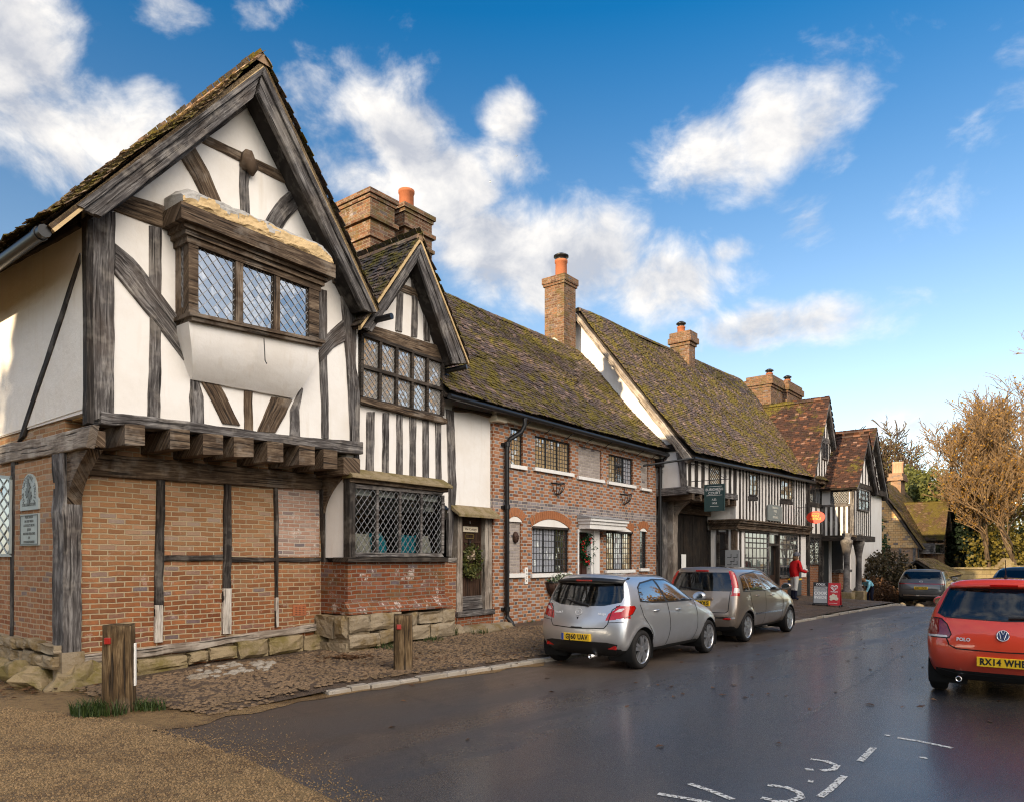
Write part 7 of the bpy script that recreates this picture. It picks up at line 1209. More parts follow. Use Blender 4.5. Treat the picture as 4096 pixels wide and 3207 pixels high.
    for (nm, b, m) in s.get('boxes', ()): y, z, w, h, d = b; p = onrear(y, z)[0]; mb = MB(); mb.box(p.x - d, p.x + .03, y - w / 2, y + w / 2, z - h / 2, z + h / 2); mb.build(nm, M[m], o, bevel=.008)
    if 'exhaust' in s: y, z, x = s['exhaust']; mb = MB(); mb.lathe([(.032, .3), (.034, 0), (.026, 0), (.026, .12), (0, .12)], (x, y, z), 16, 'x'); mb.build('exhaust_pipe', M['chrome'], o)
    if 'aerial' in s: x, z = s['aerial']; mb = MB(); mb.tube([(x, 0, z - .02), (x - .03, 0, z + .05)], [.03, .012], 8); mb.tube([(x - .03, 0, z + .05), (x - .11, 0, z + .24)], [.006, .004], 5); mb.build('aerial', M['trim_black'], o)
    return o
gp = lambda *p: list(p)
base_m = lambda b, **k: dict(dict(body=b, underbody='black_hole', rear_window='car_glass', side_window1='car_side_glass', side_window2='car_side_glass', side_window3='car_side_glass', windscreen='car_glass', tail_lamp='lamp_red', lamp_lens='lamp_clear', bumper_insert='trim_black', lower_trim='trim_black', pillar='trim_black'), **k)
SPL = ('side_window1', 'side_window2', 'side_window3', 'tail_lamp', 'lamp_lens', 'pillar')
# zr zf xr xf w bow_r bow_f
silver = dict(dim=(3.9, 1.695, 1.475), crown=.07, axles=(.63, 3.12), wr=.305, cab=(.95, 1.75), mirror=(2.48, 1.0), handles=((1.06, .89), (1.83, .87)), taper_r=.07,
  rows=[(.20, .20, .20, 3.72, .70, .14, .3), (.36, .34, .04, 3.90, .82, .14, .35), (.58, .56, .0, 3.92, .86, .16, .35), (.80, .76, .05, 3.80, .86, .18, .4), (1.02, .97, .17, 2.95, .82, .16, .25), (1.20, 1.17, .28, 2.42, .745, .12, .2), (1.42, 1.40, .40, 1.98, .64, .10, .15)],
  regions=[('side_window1', 'side', gp((.64, 1.055), (.70, 1.25), (.82, 1.315), (1.28, 1.36), (1.43, 1.015), (1.0, 1.03))), ('side_window2', 'side', gp((1.50, 1.01), (1.36, 1.362), (1.75, 1.345), (2.05, 1.24), (2.50, 1.0))), ('pillar', 'side', gp((1.43, 1.015), (1.28, 1.36), (1.36, 1.362), (1.50, 1.01))),
    ('rear_window', 'rear', gp((-.60, 1.32), (.60, 1.32), (.66, 1.12), (.645, 1.04), (.40, .985), (0, .97), (-.40, .985), (-.645, 1.04), (-.66, 1.12))), ('windscreen', 'front', gp((-.68, 1.02), (.68, 1.02), (.52, 1.36), (-.52, 1.36))),
    ('tail_lamp', 'rear', gp((.47, .765), (.50, .87), (.61, .955), (.80, 1.0), (.95, .99), (.95, .82), (.72, .80))), ('tail_lamp', 'side', gp((-.2, .80), (.16, .80), (.36, .87), (.47, .955), (.44, .99), (.1, .99), (-.2, .97))), ('lamp_lens', 'rear', gp((.58, .895), (.64, .945), (.72, .96), (.68, .905))), ('bumper_insert', 'rear', gp((-.66, .41), (-.5, .44), (.5, .44), (.66, .41), (.60, .27), (.46, .15), (-.46, .15), (-.60, .27)))],
  mats=base_m('paint_silver'), split=SPL,
  ribbons=[('window_seal', 'side', .022, 'trim_black', True, gp((.63, 1.05), (.69, 1.26), (.81, 1.325), (1.30, 1.373), (1.75, 1.357), (2.06, 1.25), (2.52, .995), (1.46, 1.005), (1.0, 1.02))), ('panel_gap', 'side', .014, 'black_hole', False, gp((.60, 1.0), (.66, .82), (.92, .55), (.97, .30))), ('panel_gap', 'side', .014, 'black_hole', False, gp((1.47, 1.0), (1.53, .6), (1.48, .27))), ('panel_gap', 'side', .014, 'black_hole', False, gp((2.58, .97), (2.60, .5), (2.50, .27))), ('panel_gap', 'side', .008, 'black_hole', False, gp((.97, .28), (2.5, .26))), ('panel_gap', 'rear', .014, 'black_hole', False, gp((-.64, 1.0), (-.545, .93), (-.52, .72), (-.47, .655), (0, .635), (.47, .655), (.52, .72), (.545, .93), (.64, 1.0))), ('panel_gap', 'rear', .009, 'black_hole', False, gp((-.52, .74), (-.80, .76))), ('panel_gap', 'rear', .009, 'black_hole', False, gp((.52, .74), (.80, .76))), ('lamp_edge', 'side', .010, 'trim_black', False, gp((.16, .80), (.36, .87), (.47, .955), (.44, .99)))],
  plate=(.50, 'GJ60 UAV'), eu=1, badge=(.885, .046, 'm'), text=(('mazda 2', .40, .865, .05, .001), ('takuya', -.40, .865, .05, .001)), wiper=((-.16, .985), (.30, 1.07)), spoiler=(1.335, 1.44, .60, .10, 'trim_black'), boxes=(('rear_reflector', (.57, .36, .14, .06, .004), 'lamp_red'), ('rear_reflector', (-.57, .36, .14, .06, .004), 'lamp_red'), ('tailgate_handle', (0, .645, .2, .03, .01), 'trim_black'), ('key_lock', (0, .79, .03, .03, .003), 'trim_black')), exhaust=(-.22, .21, .05))
note = dict(dim=(4.08, 1.69, 1.55), crown=.06, axles=(.66, 3.26), wr=.305, cab=(1.0, 1.85), mirror=(2.65, 1.03), handles=((1.12, .94), (1.98, .92)), taper_r=.05, dbl=False, spokes=6,
  rows=[(.22, .22, .16, 3.9, .70, .12, .3), (.38, .36, .02, 4.08, .80, .12, .35), (.60, .58, .0, 4.10, .845, .12, .35), (.85, .80, .06, 3.95, .85, .12, .4), (1.05, 1.02, .12, 3.15, .82, .10, .25), (1.28, 1.25, .20, 2.6, .75, .09, .2), (1.50, 1.47, .28, 2.15, .64, .08, .15)],
  regions=[('side_window3', 'side', gp((.46, 1.06), (.50, 1.34), (.66, 1.37), (.74, 1.07))), ('side_window1', 'side', gp((.80, 1.06), (.72, 1.375), (1.36, 1.42), (1.56, 1.05))), ('side_window2', 'side', gp((1.64, 1.05), (1.46, 1.42), (1.95, 1.40), (2.3, 1.25), (2.70, 1.04))), ('rear_window', 'rear', gp((-.60, 1.43), (.60, 1.43), (.66, 1.05), (-.66, 1.05))), ('windscreen', 'front', gp((-.68, 1.06), (.68, 1.06), (.55, 1.44), (-.55, 1.44))), ('tail_lamp', 'rear', gp((.63, 1.46), (.90, 1.46), (.95, .96), (.68, .96), (.665, 1.05))), ('tail_lamp', 'side', gp((-.2, 1.46), (.34, 1.46), (.28, 1.2), (.30, 1.04), (.24, .96), (-.2, .96))), ('lamp_lens', 'rear', gp((.70, 1.02), (.70, 1.12), (.84, 1.12), (.84, 1.02)))],
  mats=base_m('paint_beige'), split=SPL, ribbons=[('window_seal', 'side', .02, 'trim_black', True, gp((.44, 1.045), (.49, 1.355), (.70, 1.39), (1.4, 1.435), (1.95, 1.415), (2.32, 1.26), (2.74, 1.03))), ('panel_gap', 'side', .014, 'black_hole', False, gp((.76, 1.05), (.82, .8), (1.0, .55), (1.02, .3))), ('panel_gap', 'side', .014, 'black_hole', False, gp((1.6, 1.04), (1.62, .3))), ('panel_gap', 'side', .014, 'black_hole', False, gp((2.75, 1.0), (2.72, .3))), ('rub_strip', 'side', .035, 'chrome', False, gp((1.05, .56), (2.68, .55))), ('panel_gap', 'rear', .014, 'black_hole', False, gp((-.64, 1.04), (-.63, .66), (-.58, .62), (.58, .62), (.63, .66), (.64, 1.04))), ('bumper_strip', 'rear', .03, 'chrome', False, gp((-.75, .52), (.75, .52)))],
  plate=(.80, 'KM06 WXG'), wiper=((-.1, 1.06), (.45, 1.13)), boxes=(('brake_light', (.0, 1.46, .28, .035, .02), 'lamp_red'), ('rear_reflector', (.60, .50, .16, .04, .012), 'lamp_red'), ('rear_reflector', (-.60, .50, .16, .04, .012), 'lamp_red'), ('plate_trim', (0, .90, .62, .05, .03), 'paint_beige')))
polo = dict(dim=(3.97, 1.682, 1.462), crown=.06, axles=(.68, 3.15), wr=.305, cab=(1.0, 1.8), mirror=(2.5, 1.0), handles=((1.9, .88),), taper_r=.05,
  rows=[(.20, .20, .22, 3.8, .68, .12, .3), (.36, .35, .05, 3.95, .79, .12, .35), (.58, .57, .0, 3.97, .835, .13, .35), (.78, .76, .03, 3.85, .84, .14, .4), (.99, .96, .12, 3.0, .80, .12, .25), (1.18, 1.16, .24, 2.5, .72, .10, .2), (1.41, 1.38, .38, 2.05, .60, .09, .15)],
  regions=[('side_window1', 'side', gp((.70, 1.02), (.72, 1.28), (1.35, 1.34), (1.45, 1.0))), ('side_window2', 'side', gp((1.55, 1.0), (1.45, 1.345), (1.85, 1.33), (2.55, 1.0))), ('rear_window', 'rear', gp((-.575, 1.335), (.575, 1.335), (.685, 1.03), (.60, .985), (0, .965), (-.60, .985), (-.685, 1.03))), ('windscreen', 'front', gp((-.66, 1.02), (.66, 1.02), (.52, 1.35), (-.52, 1.35))), ('tail_lamp', 'rear', gp((.555, .735), (.53, .78), (.58, .90), (.65, .965), (.90, .985), (.90, .735))), ('tail_lamp', 'side', gp((-.2, .735), (.20, .74), (.22, .97), (-.2, .98))), ('lamp_lens', 'rear', gp((.57, .735), (.90, .735), (.90, .765), (.57, .765)))],
  mats=base_m('paint_red', tail_lamp='lamp_dark_red'), split=SPL, ribbons=[('window_seal', 'rear', .016, 'trim_black', True, gp((-.575, 1.335), (.575, 1.335), (.685, 1.03), (.60, .985), (0, .965), (-.60, .985), (-.685, 1.03))), ('panel_gap', 'rear', .014, 'black_hole', False, gp((-.58, .73), (-.55, .65), (-.47, .61), (0, .60), (.47, .61), (.55, .65), (.58, .73))), ('lamp_edge', 'rear', .012, 'black_hole', False, gp((.80, .735), (.555, .735), (.53, .78), (.58, .90), (.65, .965), (.78, .975))), ('lamp_edge', 'rear', .012, 'black_hole', False, gp((-.80, .735), (-.555, .735), (-.53, .78), (-.58, .90), (-.65, .965), (-.78, .975))), ('panel_gap', 'side', .014, 'black_hole', False, gp((1.48, 1.0), (1.5, .3))), ('bumper_crease', 'rear', .012, 'trim_black', False, gp((-.72, .345), (-.5, .30), (0, .29), (.5, .30), (.72, .345)))],
  plate=(.475, 'RX14 WHB'), badge=(.795, .060, 'vw'), text=(('POLO', .40, .725, .055, .002),), wiper=((-.05, 1.0), (-.45, 1.02)), spoiler=(1.345, 1.43, .58, .08, 'paint_red'), exhaust=(.45, .24, .04), aerial=(.62, 1.45))
suv = dict(dim=(4.63, 1.89, 1.6), crown=.05, axles=(.80, 3.80), wr=.36, cab=(1.3, 2.3), mirror=(3.0, 1.08), handles=((1.5, .98), (2.5, .96)), taper_r=.05, dbl=False,
  rows=[(.24, .24, .16, 4.45, .78, .10, .3), (.42, .40, .02, 4.6, .90, .10, .3), (.66, .64, .0, 4.63, .94, .10, .3), (.92, .88, .05, 4.5, .945, .10, .3), (1.08, 1.05, .14, 3.4, .92, .10, .2), (1.32, 1.30, .35, 2.9, .83, .10, .2), (1.54, 1.52, .62, 2.4, .72, .09, .15)],
  regions=[('side_window1', 'side', gp((.75, 1.12), (.95, 1.40), (1.9, 1.46), (1.95, 1.08))), ('side_window2', 'side', gp((2.03, 1.08), (1.98, 1.465), (2.5, 1.44), (3.1, 1.08))), ('rear_window', 'rear', gp((-.66, 1.48), (.66, 1.48), (.78, 1.16), (-.78, 1.16))), ('windscreen', 'front', gp((-.75, 1.1), (.75, 1.1), (.6, 1.5), (-.6, 1.5))), ('tail_lamp', 'rear', gp((-.9, .94), (.9, .94), (.9, .985), (-.9, .985))), ('bumper_insert', 'rear', gp((-.75, .5), (.75, .5), (.7, .3), (-.7, .3)))],
  mats=base_m('paint_grey', tail_lamp='lamp_dark_red'), split=('side_window1', 'side_window2'), ribbons=[('panel_gap', 'side', .012, 'black_hole', False, gp((2.0, 1.06), (2.0, .35))), ('panel_gap', 'rear', .014, 'black_hole', False, gp((-.7, 1.15), (-.74, .72), (.74, .72), (.7, 1.15))), ('bumper_strip', 'rear', .05, 'chrome', False, gp((-.7, .46), (.7, .46)))], plate=(.78, 'GK71 EVW'), badge=(1.06, .05, 'm'))
U = (math.sin(R(38)), math.cos(R(38))); Vv = (-U[1], U[0])
def car_at(px, y_, x_axle, head, wheel_y, z=0.0):
    p = gpt(px, z) if isinstance(px, tuple) else px; h = R(head); u = (math.sin(h), math.cos(h)); v = (-u[1], u[0]); return (p[0] - x_axle * u[0] - wheel_y * v[0], p[1] - x_axle * u[1] - wheel_y * v[1], z)
car('parked_car', 'silver five-door hatchback with red tail lamps parked nearest the brick house', car_at(O_(1367, 1424), 0, .63, 38.5, -.80), 38.5, silver, 'cars parked along the kerb')
car('parked_car', 'beige high-roofed hatchback with tall tail lamps parked in front of the silver hatchback', car_at(O_(1592, 1366), 0, .66, 39.0, -.80), 39.0, note, 'cars parked along the kerb')
car('parked_car', 'bright red hatchback seen from behind at the right edge of the road', car_at(O_(2002, 1466), 0, .68, 37.0, .72), 37.0, polo)
car('parked_car', 'grey metallic crossover parked by the bushes beyond the timber houses', (17.75, 31.6, -.33), 36, suv, None, 3)
s2 = dict(note); s2['mats'] = base_m('paint_white', tail_lamp='lamp_orange'); s2.pop('plate'); car('parked_car', 'pale car partly hidden in front of the grey crossover, orange lamp showing', (21.0, 36.6, -.62), 38, s2, None, 3)
s3 = dict(suv); s3['mats'] = base_m('paint_dark', tail_lamp='lamp_dark_red'); s3.pop('badge'); s3['plate'] = (.78, 'LD65 KFN'); s3['dim'] = (4.4, 1.85, 1.56)
car('parked_car', 'dark car with roof rails just showing above the red hatchback', (9.95, 13.75, 0), 38, s3, None, 3)
# ---- trees, bushes, grass
def grow(seed, h, spread=.5, r0=.28, depth=5, lean=(0, 0), up=.25, split=(3, 4), twist=.55, first=.32, fine=True):
    """a bare branching skeleton: list of (path, radii, level)"""
    rnd = random.Random(seed); out = []
    def br(p, d, L, r, lv):
        n = 4 if lv < 3 else 3; path = [p]; rs = [r]; q = Vector(p); dd = Vector(d)
        for i in range(n): dd = (dd + Vector((rnd.gauss(0, .13 + .05 * lv), rnd.gauss(0, .13 + .05 * lv), rnd.gauss(0, .08) + up * .12 * (lv > 0)))).normalized(); q = q + dd * (L / n); path.append(q.copy()); rs.append(r * (1 - .45 * (i + 1) / n))
        out.append((path, rs, lv))
        if lv >= depth: return
        k = rnd.randint(*split) + (1 if lv in (1, 2) else 0)
        for c in range(k):
            t = (first if lv == 0 else .3) + (1 - (first if lv == 0 else .3)) * ((c + rnd.random()) / k); i = min(n - 1, int(t * n)); s = path[i].lerp(path[i + 1], t * n - i); ax = Vector((rnd.gauss(0, 1), rnd.gauss(0, 1), rnd.gauss(0, .4))).normalized(); nd = (dd * (1 - spread) + ax * spread * 1.3 + Vector((0, 0, up))).normalized(); br(s, nd, L * rnd.uniform(.55, .78) * (.85 if lv == 0 else 1), rs[i] * rnd.uniform(.42, .62), lv + 1)
        br(path[-1], (dd + Vector((rnd.gauss(0, .2), rnd.gauss(0, .2), .1))).normalized(), L * .68, rs[-1] * .85, lv + 1)
    br(Vector((0, 0, -.2)), Vector((lean[0], lean[1], 1)).normalized(), h * .36, r0, 0); return out
def tree_mesh(sk, seed, leafn=0, leafs=.1, minr=.006, ht=0):
    a, b, c = MB(), MB(), MB(); rnd = random.Random(seed)
    if ht: k = ht / max(p.z for q, _, _ in sk for p in q); sk = [([p * k for p in q], [r * k for r in rs], lv) for q, rs, lv in sk]
    for path, rs, lv in sk:
        rs = [max(x, minr) for x in rs]
        if lv <= 1: a.tube(path, rs, 7 if lv == 0 else 5, cap=False)
        else: b.tube(path, rs, 4 if lv == 2 else 3, cap=False, sm=False)
        if leafn and lv >= 3:
            for _ in range(leafn if rnd.random() > .3 else 0): q = path[rnd.randint(1, len(path) - 1)] + Vector((rnd.gauss(0, .12), rnd.gauss(0, .12), rnd.gauss(0, .12))); leaves(c, q, (.05, .05, .05), 1, leafs, rnd.random())
    return a, b, c
def tree(name, label, loc, seed, h, leafn=0, leafm_='leaf_gold', group=None, leafs=.12, minr=.008, dark=0, **k):
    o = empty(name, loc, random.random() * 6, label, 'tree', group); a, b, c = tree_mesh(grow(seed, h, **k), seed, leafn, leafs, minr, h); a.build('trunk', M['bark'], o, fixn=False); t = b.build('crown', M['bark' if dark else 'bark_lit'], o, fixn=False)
    if c.v: c.build('foliage', M[leafm_], o, fixn=False)
    return o
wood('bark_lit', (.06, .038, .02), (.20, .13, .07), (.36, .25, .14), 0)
def clump(name, label, cat, loc, lobes, n, size, mat, seed, trunk=None, group=None, asp=.5):
    """dense evergreen: leaves packed toward the surface of several lobes"""
    o = empty(name, loc, 0, label, cat, group); mb = MB(); rnd = random.Random(seed); tot = sum(l[3] * l[4] for l in lobes)
    for (x, y, z, r, hz) in lobes:
        def shp(rn, x=x, y=y, z=z, r=r, hz=hz):
            d = Vector((rn.gauss(0, 1), rn.gauss(0, 1), rn.gauss(0, 1))).normalized(); k = (.55 + .45 * rn.random() ** .5) * (1 + .38 * mnoise.noise(d * 2.2 + Vector((x, y, seed)))); return (x + d.x * r * k, y + d.y * r * k, z + d.z * hz * k)
        leaves(mb, (0, 0, 0), None, int(n * r * hz / tot), size, rnd.random() * 99, shp, asp)
    mb.build('foliage', M[mat], o, fixn=False)
    if trunk: mb = MB(); mb.tube([(0, 0, -.3), (.05, 0, trunk[1] * .5), (0, .05, trunk[1])], [trunk[0], trunk[0] * .8, trunk[0] * .4], 7); mb.build('trunk', M['bark'], o, fixn=False)
    return o
at = lambda px, Y: ((px - CX) / F * Y)
zat = lambda py, Y: H + (CY - py) / F * Y
Lp = lambda x: L_(x, 0)[0]
TR = 'bare trees along the right of the road'
tree('roadside_tree', 'tall bare tree with golden twigs, its crown leaving the picture at the right edge', (at(4225, 44), 44, -1), 101, 19, 2, 'leaf_gold', TR, .13, spread=.25, up=.45, first=.35, r0=.24, minr=.014)
tree('roadside_tree', 'slender bare tree with a ball of mistletoe-like growth, left of the golden trees', (at(Lp(1050), 52), 52, -1), 102, 13.5, 2, 'leaf_gold', TR, .13, spread=.36, up=.34, first=.35, r0=.2, minr=.022)
tree('roadside_tree', 'bare twin-stemmed tree rising behind the stone gate pier', (at(Lp(1200), 56), 56, -1), 103, 16, 1, 'leaf_gold', TR, .14, spread=.36, up=.34, first=.35, r0=.22, minr=.024)
tree('roadside_tree', 'near bare tree whose lower boughs droop over the dark car', (at(4480, 30), 30, -.2), 104, 13.5, 1, 'leaf_gold', TR, .10, spread=.42, r0=.18, up=.4, minr=.011)
tree('roadside_tree', 'golden bare tree standing tight against the right picture edge, above the yellow shrub', (at(4075, 50), 50, -1), 115, 15, 2, 'leaf_gold', TR, .14, spread=.3, up=.45, first=.35, r0=.2, minr=.022)
tree('roadside_tree', 'second pale bare tree far behind the wall, right of the dark yew', (at(Lp(930), 82), 82, -1), 116, 15, 1, 'leaf_gold', TR, .17, spread=.34, up=.5, r0=.24, minr=.034)
tree('roadside_tree', 'pale feathery bare tree far behind the garden wall', (at(Lp(800), 88), 88, -1), 105, 14, 1, 'leaf_gold', TR, .16, spread=.32, up=.5, r0=.2, minr=.035)
tree('roadside_tree', 'bare oak with a broad crown above the tile-hung cottage', (at(Lp(350), 74), 74, -1), 106, 17, 1, 'leaf_olive', None, .2, spread=.5, r0=.5, minr=.042, dark=1); tree('roadside_tree', 'small bare treetop showing over the first tiled gable', (at(K_(560, 0)[0], 80), 80, -1), 107, 17, 0, spread=.5, r0=.5, minr=.045, dark=1)
tree('roadside_tree', 'thin bare tree between the far chimneys and the golden trees', (at(Lp(650), 80), 80, -1), 108, 12, 1, 'leaf_gold', None, .16, spread=.32, up=.5, r0=.24, minr=.035)
q = h4.on
clump('ivy_tree', 'rounded ivy-covered tree behind the smaller chimney of the cottage', 'tree', (at(Lp(590), 64), 64, -1), [(0, 0, 7.4, 2.6, 3.2), (1.2, 0, 5.2, 2.6, 3.0), (-1.3, -.3, 7.4, 1.7, 2.0), (.4, 0, 3, 2, 3)], 9000, .30, 'ivy_lit', 1, (.4, 6)); clump('ivy_tree', 'dark ivy-clad tree behind the three-pot chimney of the cottage', 'tree', (at(Lp(410), 67), 67, -1), [(0, 0, 8.6, 1.6, 2.6), (-1.3, 0, 6.4, 1.6, 2.6), (.5, 0, 5.5, 1.9, 3)], 6000, .28, 'ivy_lit', 2, (.4, 6))
clump('yew_tree', 'tall dark yew right of the cottage gable', 'tree', (at(Lp(800), 57), 57, -1), [(0, 0, 3, 2.0, 3.6), (.2, 0, 5.3, 1.3, 2.4)], 8000, .24, 'yew', 3, (.3, 4)); clump('yew_tree', 'smaller dark yew beside the golden undergrowth', 'tree', (at(Lp(905), 60), 60, -1), [(0, 0, 3, 1.7, 4.0)], 5000, .24, 'yew', 4, (.3, 4)); clump('yew_tree', 'dark yew mass under the trees behind the right-hand wall', 'tree', (at(Lp(1340), 60), 60, -1), [(0, 0, 2.4, 3.4, 3.2), (4, 0, 3, 3, 3.6)], 9000, .28, 'leaf_ever', 5, (.3, 4))
for i, (x, Y, r, hz, m, lab) in enumerate(((970, 66, 2.2, 3.0, 'leaf_olive', 'olive gold shrub behind the garden wall, left of the pier'), (1090, 68, 2.6, 3.6, 'leaf_gold', 'golden leafed shrub rising directly behind the gate pier'), (1230, 70, 3.0, 4.2, 'leaf_olive', 'tall yellow green shrub behind the wall right of the pier'), (1400, 52, 2.2, 4.8, 'leaf_olive', 'leafy yellow green shrub at the right picture edge'))):
    clump('garden_shrub', lab, 'shrub', (at(Lp(x), Y), Y, -1.2), [(0, 0, hz * .8, r * 1.3, hz * 1.25), (r * .9, .5, hz * .5, r, hz * .8), (-r * .9, .2, hz * .5, r, hz * .7)], 5500, .24, m, 20 + i, None, 'shrubs behind the garden wall', .5)
clump('bronze_bush', 'large dark bronze-leaved bush between the timber house and the grey crossover', 'bush', (at(Lp(190), 38), 38, -.75), [(0, 0, 1.5, 1.35, 1.45), (-.9, .2, 1.2, 1.1, 1.3), (1.1, 0, 1.0, 1.0, 1.0), (.1, -.7, .7, 1.3, .7)], 8000, .13, 'leaf_bronze', 31)
clump('twiggy_bush', 'low brown twiggy bush behind the bending person', 'bush', (at(Lp(120), 35.3), 35.3, -.5), [(0, 0, .6, .75, .75), (.6, .1, .4, .6, .5)], 2600, .09, 'leaf_dead', 32)
def white_cottage():
    a = h8.on(L_(100, 905), -4); o = empty('white_cottage', (at(Lp(150), 46), 46, ZC), h8.rz, 'sliver of white rendered cottage with a mossy roof behind the ivy', 'cottage'); zt = zat(L_(0, 908)[1], 46) - ZC; mb = MB(); mb.box(-1.2, .45, 0, 1.4, -.2, zt); mb.build('wall', M['limewash'], o); mb = MB(); zr = zt + 1.1; slab(mb, [(-1.4, -.3, zt - .1), (.7, -.3, zt - .1), (.7, .7, zr), (-1.4, .7, zr)], .12); slab(mb, [(-1.4, 1.7, zt - .1), (.7, 1.7, zt - .1), (.7, .7, zr), (-1.4, .7, zr)], .12); mb.build('roof', M['tiles_far'], o)
    clump('ivy', 'climbing ivy on the white wall beside the jettied porch', 'ivy', (at(Lp(95), 44.6), 44.6, ZC), [(0, 0, 4.6, .5, 1.3), (.15, 0, 3.0, .75, 1.6), (-.3, 0, 1.6, 1.0, 1.6)], 3500, .16, 'leaf_ivy', 33)
white_cottage()
# trees across the road and down the lane, out of the picture: the windows mirror some, those behind the camera are added to shade the road
def wood_mass(name, spots, m, dense, seed, leafn=2, base=0.0):
    b = MB(); lf = MB(); rnd = random.Random(seed)
    for (x, y, h) in spots:
        if dense:
            for _ in range(int(h * 60 * dense)): t = base + (1 - base) * rnd.random() ** .8; d = Vector((rnd.gauss(0, 1), rnd.gauss(0, 1), 0)).normalized() * (h * .26 * (1 - t * .75)) * rnd.uniform(.25, 1) * (1.25 if base else 1); leaves(lf, (x + d.x, y + d.y, t * h), (.3, .3, .3), 1, 1.1, rnd.random(), None, .7)
        else:
            A, B, C = tree_mesh(grow(int(seed + x * 7 + y), h, spread=.55, r0=.3, depth=4), seed, leafn, .42, .03, h)
            for q in (A, B): b.add([(v[0] + x, v[1] + y, v[2]) for v in q.v], q.f)
            lf.add([(v[0] + x, v[1] + y, v[2]) for v in C.v], C.f)
    if b.v: tag(b.build(name, M['bark_lit'], None, fixn=False), kind='stuff')
    if lf.v: tag(lf.build(name, M[m], None, fixn=False), kind='stuff')
wood_mass('woodland', [(31, 26, 11), (35, 19, 13), (33, 12, 12), (36, 6, 13), (31, 1, 12), (34, -6, 13), (42, 15, 15), (44, 2, 15), (40, 30, 14), (28, -12, 12), (46, 24, 15), (20, 11, 12.5), (18, 5, 11.5), (19, -2, 12), (25, 18, 13)], 'leaf_gold', 0, 301, 9)
wood_mass('unseen_hedgerow', [(27 + 3 * math.sin(i), -14 + i * 2.6, 3.6) for i in range(17)], 'leaf_ever', 3.0, 304)
def cast(lat, d): return (lat * .70 - .71 * d, -lat * .71 - .70 * d)
wood_mass('unseen_hedgerow', [(*cast(l, d), h) for l, d, h in ((-1.5, 16, 14), (1, 15, 14.5), (3.5, 16, 14), (6, 17, 14), (9, 18, 13), (-2.5, 20, 14), (3, 20, 15), (12, 18, 12))], 'leaf_ever', 1.5, 302)
wood_mass('unseen_hedgerow', [(*cast(l, d), h) for l, d, h in ((-9.6, 16.5, 12.5), (-7.6, 16, 14), (-5.6, 16.5, 14), (-3.6, 16, 14), (-8.5, 20, 14), (-6, 20, 15), (-4, 20, 15))], 'leaf_ever', 1.7, 305, base=.36)
wood_mass('unseen_hedgerow', [(*cast(l, d), h) for l, d, h in ((-15, 20, 12), (-12.4, 22, 12), (-18, 22, 11))], 'leaf_olive', 0, 303, 3)
def grass(name, c, r, n, hgt, seed, m='grass_blade'):
    mb = MB(); rnd = random.Random(seed)
    for _ in range(n):
        a = rnd.uniform(0, 6.3); q = rnd.random() ** .6; x, y = c[0] + r[0] * q * math.cos(a), c[1] + r[1] * q * math.sin(a); l = hgt * rnd.uniform(.4, 1.2); b = rnd.uniform(0, 6.3); t = rnd.uniform(.2, .9); w = .006; dx, dy = math.cos(b), math.sin(b); z = c[2]
        mb.add([(x - dy * w, y + dx * w, z), (x + dy * w, y - dx * w, z), (x + dx * l * t * .35 + dy * w * .7, y + dy * l * t * .35 - dx * w * .7, z + l * .65), (x + dx * l * t * .35 - dy * w * .7, y + dy * l * t * .35 + dx * w * .7, z + l * .65), (x + dx * l * t, y + dy * l * t, z + l)], [(0, 1, 2, 3), (3, 2, 4)])
    return tag(mb.build(name, M[m], fixn=False), kind='stuff')
def fallen(name, spots, seed):
    mb = MB(); rnd = random.Random(seed)
    for (x, y, z, r, n) in spots:
        for _ in range(n): X, Y = x + rnd.gauss(0, r), y + rnd.gauss(0, r * .6); a = rnd.uniform(0, 6.3); s = rnd.uniform(.03, .06); c, sn = math.cos(a) * s, math.sin(a) * s; zz = z + rnd.uniform(.005, .04) if z is not None else gz(X, Y) + .006; mb.add([(X - c, Y - sn, zz), (X + sn * .5, Y - c * .5, zz + rnd.uniform(0, .02)), (X + c, Y + sn, zz + rnd.uniform(0, .015)), (X - sn * .5, Y + c * .5, zz + .012)], [(0, 1, 2, 3)])
    return tag(mb.build(name, M['leaf_dead'], fixn=False), kind='stuff')
